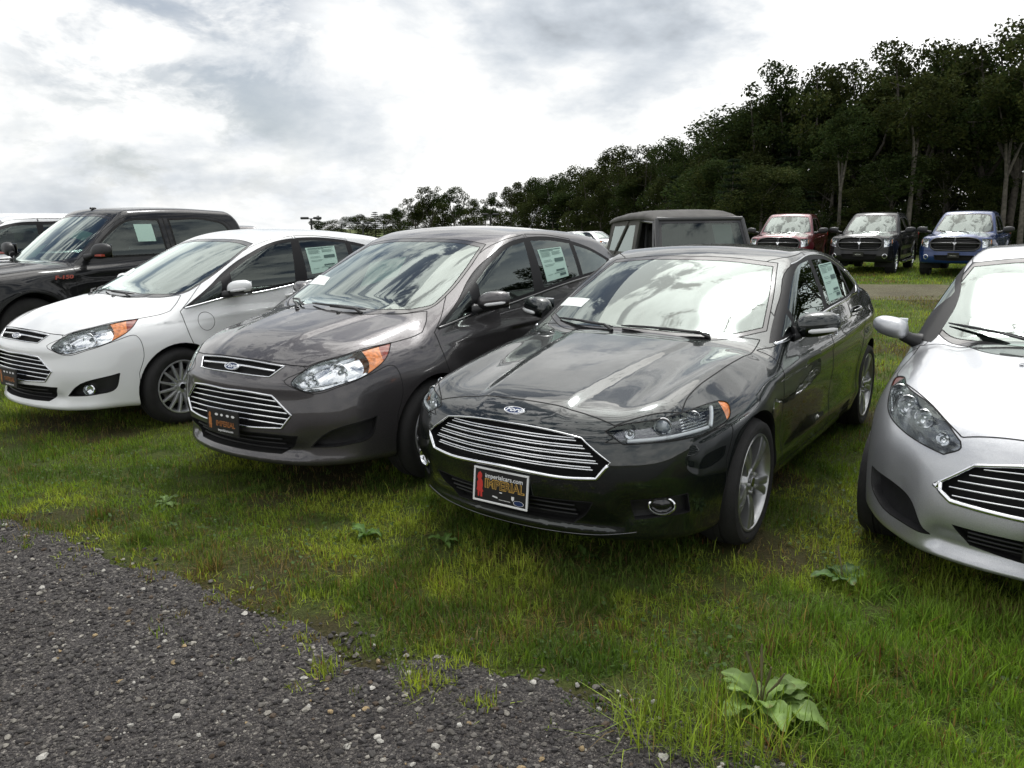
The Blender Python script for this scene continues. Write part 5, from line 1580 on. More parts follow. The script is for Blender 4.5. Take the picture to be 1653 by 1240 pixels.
def build_wagon(pose, label, pm, name='parked_estate_car', cat='car', group=None):
    p = wagon_params()
    c = Car(name, pose, label, cat, p, .045, pm, z=float(gz(0, pose[1])), group=group)
    c.cut_arches(.42)
    c.side('trim', [(-.75, 1.17, 1), (-1.22, 1.48), (-1.55, 1.61), (-2.2, 1.65), (-3.2, 1.62), (-3.55, 1.45, 1), (-3.6, 1.24, 1), (-2, 1.21)])
    G = ('trim',)
    c.side('front_glass', [(-.95, 1.21, 1), (-1.28, 1.46), (-1.56, 1.575), (-1.95, 1.61, 1), (-1.92, 1.22, 1)], G)
    c.side('rear_glass', [(-2.05, 1.61, 1), (-2.85, 1.60, 1), (-2.85, 1.25, 1), (-2.02, 1.23, 1)], G)
    c.side('rear_quarter', [(-2.93, 1.59, 1), (-3.2, 1.57), (-3.47, 1.42, 1), (-3.5, 1.28, 1), (-2.93, 1.26, 1)], G)
    ws = c.front('frit', mirror_sym([(0, 1.69), (.40, 1.68), (.60, 1.64, 1), (.77, 1.2, 1), (.5, 1.13), (0, 1.13)]), where=lambda q: (q[:, 0] < -.35) & (q[:, 0] > -1.8))
    c.sh.cut(inset(ws, .03), Proj('front'), 'windscreen', ('frit',), lambda q: q[:, 0] > -1.8)
    c.front('back_glass', mirror_sym([(0, 1.64), (.55, 1.60, 1), (.7, 1.22, 1), (0, 1.2)]), rear=True, where=lambda q: q[:, 0] < -3.2)
    gr = c.front('grille', mirror_sym([(0, .90), (.45, .89, 1), (.42, .68, 1), (0, .66)]), lo=.5)
    c.yaw('headlamp', [(.80, .52, .93, 1), (.45, .86, .98, 1), (.50, .88, .84, 1), (.82, .54, .79, 1)], 40)
    c.front('intake', mirror_sym([(0, .52), (.5, .52, 1), (.45, .40, 1), (0, .38)]), lo=.5)
    c.side('front_door', [(-.62, 1.15, 1), (-1.2, 1.53), (-1.55, 1.66), (-1.99, 1.70, 1), (-1.98, .42, 1), (-.72, .42, 1)])
    c.side('rear_door', [(-2.0, 1.70, 1), (-2.9, 1.685, 1), (-2.9, 1.1), (-2.45, .65), (-2.40, .42, 1), (-1.99, .42, 1)])
    c.done()
    c.panel('body', 'body', c.paint)
    fd = c.sides('front_door', 'door', c.paint, seam=.004); rd = c.sides('rear_door', 'door', c.paint, seam=.004)
    c.sides('trim', 'window_surround', M['pillar'])
    c.sides('front_glass', 'side_window', M['sideglass']); c.sides('rear_glass', 'side_window', M['privacy']); c.sides('rear_quarter', 'side_window', M['privacy'])
    c.panel('windscreen', 'windscreen', M['wsglass']); c.panel('frit', 'windscreen_border', M['gloss_black'])
    c.panel('back_glass', 'rear_window', M['privacy'])
    g = c.pocket('grille', 'grille', M['void'], (1, 0, 0), .05, .98); c.trim('grille_surround', gr, Proj('front'), .03, .012, M['chrome'], parent=g)
    c.bars('grille_bars', [[(-.42, z), (0, z + .005), (.42, z)] for z in (.73, .78, .83)], Proj('front'), .02, .01, M['chrome'], .01, g)
    c.pocket('intake', 'lower_intake', M['void'], (1, 0, 0), .05, .96)
    light_unit(c, 'headlight', 'headlamp', None, 40, .06, M['bowl'], [(.68, .68, .88, .06, 'bowl')])
    for sd in (1, -1):
        m = MB(); m.box((-3.86, sd * .82, 1.02), (.08, .12, .22), .03); m.build('tail_light', M['red'], c.e)
    c.liners(); c.wheels('ten', .25, .235, -.01, 'alloy')
    c.cabin(floor=.5, dash_x=-.95, dash_z=1.12, seat_x=-1.6, seat_z=.8, w=.68, rear_x=-2.5, head=1.52)
    c.door_mirror((-.86, 1.06, 1.22), (.08, .11, .075), c.paint, .3, None, ((-.80, .89, 1.15), (-.84, .98, 1.18)))
    c.handles([(-1.75, 1.08), (-2.65, 1.10)], c.paint, L=.2, parents=[fd, rd])
    c.seams()
    return c

# ================================================================== soft-top off-roader
def build_jeep():
    x, y, a = 2.93, 10.95, -78.5
    e = empty('soft_top_off_roader', (x, y, float(gz(0, y)) - .05), R(a), 'dark grey soft-top off-roader with upright windscreen parked behind the black sedan', 'off-roader')
    pm = paint('paint_slate_grey', (.034, .034, .035), metal=.0, rough=.4, dust=.2)
    fabric = simple('soft_top_fabric', (.112, .108, .102), rough=.95, noise=.18, nscale=5, bump=.3, bscale=260)
    m = MB()
    m.prism([(-.62, 1.12), (.62, 1.08), (.66, .62), (-.62, .62)], -.66, .66)
    m.box((-1.75, 0, .86), (2.36, 1.52, .58), .05); m.prism([(-2.92, .6), (-2.92, 1.15), (-.6, 1.15), (-.6, .6)], -.755, .755)
    smooth_angle(m.build('body', pm, e), 40)
    m = MB(); m.box((.665, 0, .86), (.06, 1.30, .50), .03); g = smooth_angle(m.build('grille', pm, e), 40)
    m = MB()
    for k in range(7): m.box((.70, (k - 3) * .092, .88), (.02, .05, .34), .01)
    m.build('grille_slots', M['void'], g)
    for sd in (1, -1):
        m = MB(); m.lathe([(.10, 0), (.10, .02), (.09, .025), (.05, .01), (0, .03)], c=(.695, sd * .50, .94), n=28, axis='x'); smooth_angle(m.build('headlight', M['bowl'], e), 40)
        for ax in (0, -2.42):
            t = np.linspace(R(8), R(172), 14); q = [(ax + .50 * math.cos(k), .46 + .46 * math.sin(k)) for k in t]; q2 = [(ax + .55 * math.cos(k), .46 + .53 * math.sin(k)) for k in t[::-1]]
            m = MB(); m.prism(q + q2, sd * .70, sd * .93); smooth_angle(m.build('wing', M['black'], e), 40)
    m = MB(); m.box((.86, 0, .55), (.16, 1.62, .18), .03); m.build('front_bumper', M['black'], e)
    m = MB()                                                      # windscreen frame, leaning back
    z0, z1, x0, x1 = 1.16, 1.745, -.60, -.86
    def wf(yy, t): return (x0 + (x1 - x0) * t, yy, z0 + (z1 - z0) * t)
    for sd in (1, -1): m.tube([wf(sd * .735, -.02), wf(sd * .70, .5), wf(sd * .665, 1)], .032, 10)
    m.tube([wf(-.665, 1), wf(.665, 1)], .034, 10); m.tube([wf(-.735, 0), wf(.735, 0)], .04, 10)
    smooth_angle(m.build('windscreen_frame', pm, e), 50)
    ws = MB(); ws.add([wf(-.71, .03), wf(.71, .03), wf(.645, .97), wf(-.645, .97)], [(0, 1, 2, 3)]); w = ws.build('windscreen', M['sideglass'], e)
    m = MB(); q = [(.03, .71), (.03, -.71), (.97, -.645), (.97, .645)]; qi = [(.10, .655), (.10, -.655), (.90, -.60), (.90, .60)]
    V = [wf(b_, a_) for a_, b_ in q] + [wf(b_, a_) for a_, b_ in qi]; V = [(v[0] + .004, v[1], v[2]) for v in V]; m.add(V, [(k, (k + 1) % 4, 4 + (k + 1) % 4, 4 + k) for k in range(4)]); m.build('windscreen_border', M['gloss_black'], e)
    m = MB()
    V = [wf(.22, .16), wf(.52, .16), wf(.50, .86), wf(.20, .86)]; V = [(v[0] - .05, v[1], v[2]) for v in V]; m.add(V, [(0, 1, 2, 3)]); m.build('windscreen_sheet', M['paperw'], w)
    # fabric roof: loft of cross sections from header to tail
    secs = [(-.84, 1.775, .685, .0), (-1.0, 1.80, .69, .0), (-1.10, 1.855, .69, .05), (-1.30, 1.885, .70, .06), (-1.8, 1.885, .705, .06), (-2.3, 1.855, .705, .05), (-2.75, 1.80, .70, .03), (-2.92, 1.765, .69, .02)]
    V = []; F = []; nn = 17
    for xx, zz, hw, cr in secs:
        for k in range(nn):
            u = -1 + 2 * k / (nn - 1); yy = hw * math.sin(u * math.pi / 2) if abs(u) < 1 else hw * u
            V.append((xx, yy, zz - .08 * abs(u) ** 6 - cr * u * u))
    for i in range(len(secs) - 1):
        for k in range(nn - 1): F.append((i * nn + k, i * nn + k + 1, (i + 1) * nn + k + 1, (i + 1) * nn + k))
    o = mesh_obj('soft_top', V, F, fabric, e)
    md = o.modifiers.new('thickness', 'SOLIDIFY'); md.thickness = .02
    for sd in (1, -1):
        # side curtain with its clear panel, rear of the door
        S = lambda xx, zz, off=0: (xx, sd * (.755 - .10 * (zz - 1.12) / .65 + off), zz)
        outer = [(-1.52, 1.13), (-1.52, 1.74), (-2.78, 1.70), (-2.95, 1.13)]; inn = [(-1.70, 1.24), (-1.70, 1.66), (-2.68, 1.63), (-2.78, 1.24)]
        V = [S(*p) for p in outer] + [S(*p) for p in inn]
        F = [(k, (k + 1) % 4, 4 + (k + 1) % 4, 4 + k) for k in range(4)]
        o = mesh_obj('side_curtain', V, F, fabric, e, smooth=False); md = o.modifiers.new('thickness', 'SOLIDIFY'); md.thickness = .012
        mesh_obj('clear_panel', [S(*p, -.004) for p in inn], [(0, 1, 2, 3)], glass('plastic_window', (.50, .52, .53), 1.2, rough=.12), o, smooth=False)
        m = MB(); m.tube([S(-2.0, 1.72, .006), S(-2.45, 1.20, .006)], .02, 8); m.build('curtain_strap', fabric, o)
        # half door with window frame
        m = MB(); m.prism([(-.66, .62), (-.66, 1.15), (-1.50, 1.15), (-1.50, .66)], sd * .755, sd * .775); d = m.build('door', pm, e)
        m = MB(); m.tube([S(-.70, 1.15), S(-.93, 1.70), S(-1.46, 1.72), S(-1.48, 1.15)], .032, 8); smooth_angle(m.build('door_frame', pm, d), 50)
        m = MB(); m.box((-.78, sd * .96, 1.22), (.08, .22, .15), .04); smooth_angle(m.build('wing_mirror', M['black'], e), 50)
        m = MB(); m.tube([(-.76, sd * .76, 1.14), (-.78, sd * .90, 1.19)], .022, 8); m.build('mirror_arm', M['black'], e)
        m = MB(); m.tube([(-1.55, sd * .56, 1.0), (-1.58, sd * .53, 1.68), (-2.7, sd * .53, 1.66), (-2.75, sd * .58, 1.1)], .04, 10); smooth_angle(m.build('roll_bar', M['black'], e), 50)
        m = MB(); m.box((-1.35, sd * .34, 1.0), (.5, .48, .2), .06); m.box((-1.62, sd * .34, 1.30), (.14, .46, .62), .06); m.box((-1.66, sd * .34, 1.62), (.1, .26, .16), .05); smooth_angle(m.build('seat', M['cloth'], e), 50)
    m = MB(); m.add([(-2.95, -.74, 1.12), (-2.95, .74, 1.12), (-2.82, .66, 1.74), (-2.82, -.66, 1.74)], [(0, 1, 2, 3)]); o = m.build('rear_curtain', fabric, e); md = o.modifiers.new('thickness', 'SOLIDIFY'); md.thickness = .012
    m = MB(); m.prism([(-.66, 1.14), (-.98, 1.15), (-.98, .9), (-.66, .9)], -.68, .68); m.build('dashboard', M['dash'], e)
    m = MB(); P = [(-1.06 - .06 * math.sin(t), .34 + .185 * math.cos(t), 1.16 + .175 * math.sin(t)) for t in np.linspace(0, 2 * math.pi, 25)]; m.tube(P, .014, 8, False); smooth_angle(m.build('steering_wheel', M['dash'], e), 50)
    proto = None
    for ax in (0, -2.42):
        for sd in (1, -1):
            if proto is None: wv = proto = make_wheel('wide', .40, .215, .25, M['alloy_dark'], e)
            else: wv = copy_tree(proto, e)
            wv.location = (ax, sd * .87, .40); wv.rotation_euler = (0, random.uniform(0, 1), 0 if sd > 0 else math.pi)
    m = MB(); m.box((-1.2, 0, .50), (3.6, .9, .16), .03); m.build('chassis', M['black'], e)
    return e

random.seed(4)
sedan = build_sedan()
tallc, grey_car, white_car = finish_tall()
small = build_small()
crew = build_pickup(0)
ram = build_pickup(1)
red_p = copy_tree(ram.e); red_p.location = (9.05, 26.8, float(gz(0, 26.8))); red_p.rotation_euler = (0, 0, R(-117)); repaint(red_p, P_BLACK, P_RED)
tag(red_p, 'deep red pickup beside the soft-top off-roader at the wood edge', 'pickup', 'pickups in the back row')
blue_p = copy_tree(ram.e); blue_p.location = (13.5, 24.2, float(gz(0, 24.2))); blue_p.rotation_euler = (0, 0, R(-126)); repaint(blue_p, P_BLACK, P_BLUE)
tag(blue_p, 'bright blue pickup at the right end of the back row', 'pickup', 'pickups in the back row')
wag = build_wagon((-9.55, 11.9, -124), 'white estate car half hidden behind the black crew-cab pickup', P_WHITE)
wag.e.scale = (1.07, 1.07, 1.07)
dark_w = copy_tree(wag.e); dark_w.location = (-11.85, 34.5, float(gz(0, 34.5))); dark_w.rotation_euler = (0, 0, R(112)); dark_w.scale = (1, 1, 1); repaint(dark_w, P_WHITE, P_GREY)
tag(dark_w, 'grey estate car showing only its roof over the white hatchback', 'car')
build_jeep()
for i, (x, y, a, lb) in enumerate(((7.35, 62.0, -60, 'far white hatchback nearest the off-roader across the field'), (6.1, 62.5, -62, 'far white hatchback glimpsed over the grey hatchback boot'))):
    o = copy_tree(white_car); o.location = (x, y, float(gz(0, y))); o.rotation_euler = (0, 0, R(a)); tag(o, lb, 'car', 'white cars far across the field')
# ------------------------------------------------------------------ value noise
def vnoise(x, y, seed=0, oct=4, gain=.5):
    r = np.random.default_rng(seed); tot = np.zeros_like(np.asarray(x, float)); amp = 1.; nrm = 0
    for o in range(oct):
        G = r.random((64, 64)); f = 2 ** o
        u = x * f + 17.3 * o; v = y * f + 9.1 * o
        i = np.floor(u).astype(int); j = np.floor(v).astype(int); a = u - i; b = v - j
        a = a * a * (3 - 2 * a); b = b * b * (3 - 2 * b)
        g = lambda p, q: G[p % 64, q % 64]
        tot += amp * ((g(i, j) * (1 - a) + g(i + 1, j) * a) * (1 - b) + (g(i, j + 1) * (1 - a) + g(i + 1, j + 1) * a) * b); nrm += amp; amp *= gain
    return tot / nrm

LANE = np.array([(-40., 31.), (-12, 10.6), (-6, 6.45), (-4.0, 5.02), (-2.98, 4.34), (-2.72, 4.16), (-1.98, 3.77), (-1.43, 3.38), (-1.12, 3.22), (-.88, 3.08), (-.67, 2.90), (-.31, 2.72), (.04, 2.62), (.40, 2.53), (.66, 2.34), (.90, 2.12), (1.2, 1.8), (2.0, 1.2), (4, .0), (12, -5)])
def lane_edge(x):
    return np.interp(x, LANE[:, 0], LANE[:, 1])
def into_grass(x, y):
    """signed distance (rough) from the lane edge: positive on the grass side"""
    return (y - lane_edge(x)) * .82 + (vnoise(x * 2.2, y * 2.2, 5, 4) - .5) * .45
def bare(x, y):
    """0..1 worn earth patches"""
    n = vnoise(x * .8, y * .8, 11, 4); p = sstep(.555, .67, n)
    for cx, cy, rx, ry, k in ((-.82, 3.62, .30, .13, .95), (.22, 3.03, .35, .10, .75), (-.15, 2.95, .25, .08, .6), (.95, 3.35, .18, .16, .6), (.62, 3.02, .3, .2, .55), (1.9, 4.0, .12, .6, .5), (.10, 3.72, .5, .12, .55)):
        p = np.maximum(p, k * np.exp(-((x - cx) / rx) ** 2 - ((y - cy) / ry) ** 2))
    return p * (1 - .85 * np.exp(-((x + 2.1) / .9) ** 2 - ((y - 3.95) / .45) ** 2))

# ------------------------------------------------------------------ ground materials
def ramp(nt, fac, stops):
    r = nt.nodes.new('ShaderNodeValToRGB'); e = r.color_ramp.elements
    while len(e) > 1: e.remove(e[-1])
    e[0].position = stops[0][0]; e[0].color = (*stops[0][1], 1)
    for p, c in stops[1:]:
        q = e.new(p); q.color = (*c, 1)
    nt.links.new(fac, r.inputs['Fac']); return r.outputs['Color']
def tex_noise(nt, vec, scale, detail=5, rough=.55):
    n = nt.nodes.new('ShaderNodeTexNoise'); n.inputs['Scale'].default_value = scale; n.inputs['Detail'].default_value = detail; n.inputs['Roughness'].default_value = rough
    nt.links.new(vec, n.inputs['Vector']); return n.outputs['Fac']
def mixc(nt, a, b, f):
    m = nt.nodes.new('ShaderNodeMix'); m.data_type = 'RGBA'
    if hasattr(f, 'is_linked'): nt.links.new(f, m.inputs[0])
    else: m.inputs[0].default_value = f
    nt.links.new(a, m.inputs[6]); nt.links.new(b, m.inputs[7]); return m.outputs[2]

def ground_mat():
    m, nt, b = new_mat('meadow_ground'); pset(b, rough=.95, spec=.2)
    tc = nt.nodes.new('ShaderNodeTexCoord'); v = tc.outputs['Object']
    n1 = tex_noise(nt, v, .35, 6); n2 = tex_noise(nt, v, 6, 8, .7); n3 = tex_noise(nt, v, 70, 4, .7)
    c1 = ramp(nt, n2, [(.30, (.042, .062, .016)), (.5, (.085, .125, .025)), (.72, (.150, .190, .042))])
    c2 = ramp(nt, n1, [(.38, (.065, .100, .020)), (.5, (.115, .160, .030)), (.66, (.180, .215, .046))])
    c = mixc(nt, c1, c2, .5); thatch = ramp(nt, tex_noise(nt, v, 150, 3, .7), [(.35, (.35, .33, .30)), (.6, (1.0, 1.0, 1.0))]); m0 = nt.nodes.new('ShaderNodeMix'); m0.data_type = 'RGBA'; m0.blend_type = 'MULTIPLY'; m0.inputs[0].default_value = .8; nt.links.new(c, m0.inputs[6]); nt.links.new(thatch, m0.inputs[7]); c = m0.outputs[2]
    at = nt.nodes.new('ShaderNodeAttribute'); at.attribute_name = 'tint'
    soil = ramp(nt, n3, [(.3, (.024, .017, .011)), (.55, (.070, .050, .028)), (.8, (.15, .115, .065))])
    sep = nt.nodes.new('ShaderNodeSeparateColor'); nt.links.new(at.outputs['Color'], sep.inputs[0])
    c = mixc(nt, c, soil, sep.outputs[0])
    nt.links.new(c, b.inputs['Base Color'])
    bp = nt.nodes.new('ShaderNodeBump'); bp.inputs['Strength'].default_value = .9; bp.inputs['Distance'].default_value = .04
    nt.links.new(n3, bp.inputs['Height']); nt.links.new(bp.outputs['Normal'], b.inputs['Normal'])
    return m

def gravel_mat(name, brown=0.0):
    m, nt, b = new_mat(name); pset(b, rough=.85, spec=.35)
    tc = nt.nodes.new('ShaderNodeTexCoord'); v = tc.outputs['Object']
    vo = nt.nodes.new('ShaderNodeTexVoronoi'); vo.inputs['Scale'].default_value = 95; nt.links.new(v, vo.inputs['Vector'])
    v2 = nt.nodes.new('ShaderNodeTexVoronoi'); v2.inputs['Scale'].default_value = 210; nt.links.new(v, v2.inputs['Vector'])
    s1 = nt.nodes.new('ShaderNodeSeparateColor'); nt.links.new(vo.outputs['Color'], s1.inputs[0])
    s2 = nt.nodes.new('ShaderNodeSeparateColor'); nt.links.new(v2.outputs['Color'], s2.inputs[0])
    k = 1 + brown
    c1 = ramp(nt, s1.outputs[0], [(.0, (.024 * k, .022 * k, .023)), (.5, (.058 * k, .054 * k, .053)), (.78, (.105 * k, .098 * k, .093)), (.92, (.20 * k, .19 * k, .17)), (1.0, (.42, .40, .37))])
    c2 = ramp(nt, s2.outputs[1], [(.0, (.018 * k, .017 * k, .018)), (.55, (.052 * k, .048 * k, .048)), (.85, (.12 * k, .11 * k, .103)), (1.0, (.32, .30, .27))])
    n1 = tex_noise(nt, v, 1.3, 6, .6)
    f = ramp(nt, n1, [(.35, (.2, .2, .2)), (.65, (.8, .8, .8))])
    c = mixc(nt, c1, c2, f)
    n4 = tex_noise(nt, v, .9, 5, .6)
    dk = ramp(nt, n4, [(.35, (.68, .64, .61)), (.65, (1.0, .98, .97))])
    mm = nt.nodes.new('ShaderNodeMix'); mm.data_type = 'RGBA'; mm.blend_type = 'MULTIPLY'; mm.inputs[0].default_value = 1
    nt.links.new(c, mm.inputs[6]); nt.links.new(dk, mm.inputs[7]); nt.links.new(mm.outputs[2], b.inputs['Base Color'])
    ad = nt.nodes.new('ShaderNodeMath'); ad.operation = 'ADD'; nt.links.new(vo.outputs['Distance'], ad.inputs[0])
    m2 = nt.nodes.new('ShaderNodeMath'); m2.operation = 'MULTIPLY'; m2.inputs[1].default_value = .5; nt.links.new(v2.outputs['Distance'], m2.inputs[0]); nt.links.new(m2.outputs[0], ad.inputs[1])
    bp = nt.nodes.new('ShaderNodeBump'); bp.invert = True; bp.inputs['Strength'].default_value = 1; bp.inputs['Distance'].default_value = .012
    nt.links.new(ad.outputs[0], bp.inputs['Height']); nt.links.new(bp.outputs['Normal'], b.inputs['Normal'])
    return m

# ------------------------------------------------------------------ ground sheets
def make_ground():
    xs = np.unique(np.concatenate([np.linspace(-700, -30, 24), np.linspace(-30, -6, 50), np.linspace(-6, 6, 150), np.linspace(6, 30, 50), np.linspace(30, 700, 24)]))
    ys = np.unique(np.concatenate([np.linspace(-60, 0, 14), np.linspace(0, 8, 110), np.linspace(8, 40, 60), np.linspace(40, 1200, 40)]))
    X, Y = np.meshgrid(xs, ys, indexing='ij'); near = np.clip(1 - np.abs(Y - 4) / 10, 0, 1)
    Z = gz(X, Y) + (vnoise(X * .9, Y * .9, 3, 3) - .5) * .03 * near
    V = np.stack([X, Y, Z], -1).reshape(-1, 3); n = len(ys)
    i, j = np.meshgrid(np.arange(len(xs) - 1), np.arange(n - 1), indexing='ij'); a = (i * n + j).ravel()
    F = np.stack([a, a + n, a + n + 1, a + 1], 1)
    x, y = V[:, 0], V[:, 1]
    t = np.maximum(bare(x, y) * .8, sstep(.02, -.12, into_grass(x, y)) * .8)
    t = np.maximum(t, np.where((y > 2) & (y < 9), .25, 0))
    o = mesh_obj('grass_field', V, F, ground_mat(), attr=np.stack([t, t, t], 1)); tag(o, kind='structure')
def strip_sheet(name, edge_lo, edge_hi, xs, nv, mat, dz=.004):
    V = []; F = []
    for x in xs:
        a, b = edge_lo(x), edge_hi(x)
        for k in range(nv + 1):
            y = a + (b - a) * k / nv; V.append((x, y, 0))
    V = np.array(V); near = np.clip(1 - np.abs(V[:, 1] - 4) / 10, 0, 1)
    V[:, 2] = gz(V[:, 0], V[:, 1]) + (vnoise(V[:, 0] * .9, V[:, 1] * .9, 3, 3) - .5) * .03 * near + dz
    n = nv + 1
    for i in range(len(xs) - 1):
        for k in range(nv): F.append((i * n + k, (i + 1) * n + k, (i + 1) * n + k + 1, i * n + k + 1))
    tag(mesh_obj(name, V, np.array(F), mat), kind='structure')

make_ground()
jag = lambda x: (vnoise(np.array([x * 3.1]), np.array([.3]), 21, 5, .6)[0] - .5) * .44
strip_sheet('gravel_lane', lambda x: lane_edge(x) - 9, lambda x: lane_edge(x) + jag(x), np.concatenate([np.linspace(-40, -5, 60), np.linspace(-4.95, 3, 330), np.linspace(3.1, 12, 30)]), 120, gravel_mat('near_gravel'), .006)
strip_sheet('gravel_track', lambda x: 17.9 - .14 * x + jag(x) * 1.4, lambda x: 22.4 - .14 * x + jag(x + 50) * 1.4, np.linspace(-60, 70, 400), 12, gravel_mat('track_gravel', .9), .006)

# ------------------------------------------------------------------ loose stones on the lane
def make_stones():
    r = np.random.default_rng(3)
    n = 52000
    # denser close to the camera
    x = r.uniform(-4.2, 2.0, n); y = r.uniform(1.7, 5.2, n)
    dens = r.random(n)
    k = (into_grass(x, y) < .02 - .25 * r.random(n) ** 3 + .18 * (r.random(n) < .06)) & (dens < np.clip(1.5 - .33 * (y - 1.6), .10, 1)) & (y > 1.9 - .1) & (np.abs(x) < y * .72 + .1)
    x, y = x[k], y[k]; n = len(x)
    s = .0030 + .0095 * r.random(n) ** 4 + .0035 * r.random(n)
    big = r.random(n) < .010; s[big] = r.uniform(.010, .017, big.sum())
    # octahedron refined once -> 18 vertices
    base = []
    for v in ((1, 0, 0), (-1, 0, 0), (0, 1, 0), (0, -1, 0), (0, 0, 1), (0, 0, -1)): base.append(np.array(v, float))
    f0 = [(0, 2, 4), (2, 1, 4), (1, 3, 4), (3, 0, 4), (2, 0, 5), (1, 2, 5), (3, 1, 5), (0, 3, 5)]
    em = {}; F = []
    def md(a, b):
        q = (min(a, b), max(a, b))
        if q not in em:
            p = base[a] + base[b]; base.append(p / np.linalg.norm(p)); em[q] = len(base) - 1
        return em[q]
    for a, b, c in f0:
        ab, bc, ca = md(a, b), md(b, c), md(c, a); F += [(a, ab, ca), (ab, b, bc), (ca, bc, c), (ab, bc, ca)]
    B = np.array(base); F = np.array(F); m = len(B)
    jit = 1 + (r.random((n, m)) - .5) * .55
    sc = np.stack([np.ones(n), r.uniform(.6, 1, n), r.uniform(.4, .75, n)], 1)
    P = B[None] * jit[..., None] * sc[:, None, :] * s[:, None, None]
    a = r.uniform(0, 6.28, n); ca, sa = np.cos(a), np.sin(a)
    Q = P.copy(); Q[..., 0] = P[..., 0] * ca[:, None] - P[..., 1] * sa[:, None]; Q[..., 1] = P[..., 0] * sa[:, None] + P[..., 1] * ca[:, None]
    zg = gz(x, y) + (vnoise(x * .9, y * .9, 3, 3) - .5) * .03 * np.clip(1 - np.abs(y - 4) / 10, 0, 1) + .006
    Q += np.stack([x, y, zg + s * .28], 1)[:, None, :]
    V = Q.reshape(-1, 3); FF = (F[None] + (np.arange(n) * m)[:, None, None]).reshape(-1, 3)
    pal = np.array([(.060, .056, .056), (.040, .037, .038), (.095, .090, .086), (.165, .155, .142), (.30, .285, .255), (.46, .45, .42), (.36, .27, .15), (.10, .075, .055)])
    pr = np.array([.33, .20, .24, .12, .052, .020, .006, .032])
    ci = r.choice(len(pal), n, p=pr); ci[big] = r.choice([3, 4, 5, 5, 6], big.sum())
    c = pal[ci] * r.uniform(.65, 1.05, (n, 1)) * np.array([1.02, 1.0, .97]); C = np.repeat(c, m, 0)
    mt, nt, b = new_mat('loose_stone'); pset(b, rough=.8, spec=.3); at = nt.nodes.new('ShaderNodeAttribute'); at.attribute_name = 'tint'
    tc = nt.nodes.new('ShaderNodeTexCoord'); nn = tex_noise(nt, tc.outputs['Object'], 260, 3); rr = ramp(nt, nn, [(.3, (.7, .7, .7)), (.7, (1.1, 1.1, 1.1))])
    mm = nt.nodes.new('ShaderNodeMix'); mm.data_type = 'RGBA'; mm.blend_type = 'MULTIPLY'; mm.inputs[0].default_value = 1
    nt.links.new(at.outputs['Color'], mm.inputs[6]); nt.links.new(rr, mm.inputs[7]); nt.links.new(mm.outputs[2], b.inputs['Base Color'])
    o = mesh_obj('gravel_stones', V, FF, mt, smooth=False, attr=C); tag(o, kind='stuff')
make_stones()

# ------------------------------------------------------------------ grass
def leaf_mat(name, trans=.35, rough=.55):
    m, nt, b = new_mat(name); pset(b, rough=rough, spec=.2)
    at = nt.nodes.new('ShaderNodeAttribute'); at.attribute_name = 'tint'
    nt.links.new(at.outputs['Color'], b.inputs['Base Color'])
    tl = nt.nodes.new('ShaderNodeBsdfTranslucent'); hs = nt.nodes.new('ShaderNodeMix'); hs.data_type = 'RGBA'; hs.blend_type = 'MULTIPLY'; hs.inputs[0].default_value = 1; hs.inputs[7].default_value = (1.4, 1.5, .55, 1)
    nt.links.new(at.outputs['Color'], hs.inputs[6]); nt.links.new(hs.outputs[2], tl.inputs['Color'])
    mx = nt.nodes.new('ShaderNodeMixShader'); mx.inputs[0].default_value = trans
    nt.links.new(b.outputs[0], mx.inputs[1]); nt.links.new(tl.outputs[0], mx.inputs[2]); nt.links.new(mx.outputs[0], nt.nodes['Material Output'].inputs['Surface'])
    return m

def blades(x, y, z0, h, w, col, r, lean=.5):
    n = len(x); a = r.uniform(0, 2 * np.pi, n); la = r.uniform(0, 2 * np.pi, n); L = h * lean * r.random(n) * 1.4
    dx, dy = np.cos(a) * w / 2, np.sin(a) * w / 2; lx, ly = np.cos(la) * L, np.sin(la) * L
    hz = np.sqrt(np.maximum(h * h - L * L, (h * .25) ** 2))
    V = np.empty((n, 5, 3))
    V[:, 0] = np.stack([x - dx, y - dy, z0], 1); V[:, 1] = np.stack([x + dx, y + dy, z0], 1)
    mx, my = x + lx * .35, y + ly * .35
    V[:, 2] = np.stack([mx + dx * .85, my + dy * .85, z0 + hz * .6], 1); V[:, 3] = np.stack([mx - dx * .85, my - dy * .85, z0 + hz * .6], 1)
    V[:, 4] = np.stack([x + lx, y + ly, z0 + hz], 1)
    C = np.repeat(col[:, None, :], 5, 1); C *= r.uniform(.92, 1.08, (n, 5, 1))
    T = np.array([(0, 1, 2), (0, 2, 3), (3, 2, 4)])
    F = (T[None] + (np.arange(n) * 5)[:, None, None]).reshape(-1, 3)
    return V.reshape(-1, 3), F, C.reshape(-1, 3)

def grass_color(x, y, r):
    n = len(x); t = vnoise(x * 1.1, y * 1.1, 31, 4); u = vnoise(x * 3.5, y * 3.5, 32, 3)
    A = np.array([.142, .215, .030]); B = np.array([.280, .330, .050]); D = np.array([.062, .112, .022])
    c = A + (B - A) * sstep(.40, .68, t)[:, None]; c = c + (D - c) * (sstep(.56, .36, u) * .85)[:, None]
    lush = sstep(.5, 1.2, x) * sstep(3.9, 3.0, y); c = c + (np.array([.150, .255, .036]) - c) * (.6 * lush)[:, None]
    dry = r.random(n) < (.07 + .55 * bare(x, y) + .18 * sstep(.56, .7, vnoise(x * 1.9, y * 1.9, 33, 3)))
    c[dry] = np.array([.20, .145, .065]) * r.uniform(.5, 1.2, (dry.sum(), 1))
    red = r.random(n) < .012; c[red] = np.array([.16, .06, .03])
    return c * r.uniform(.42, 1.6, (n, 1))

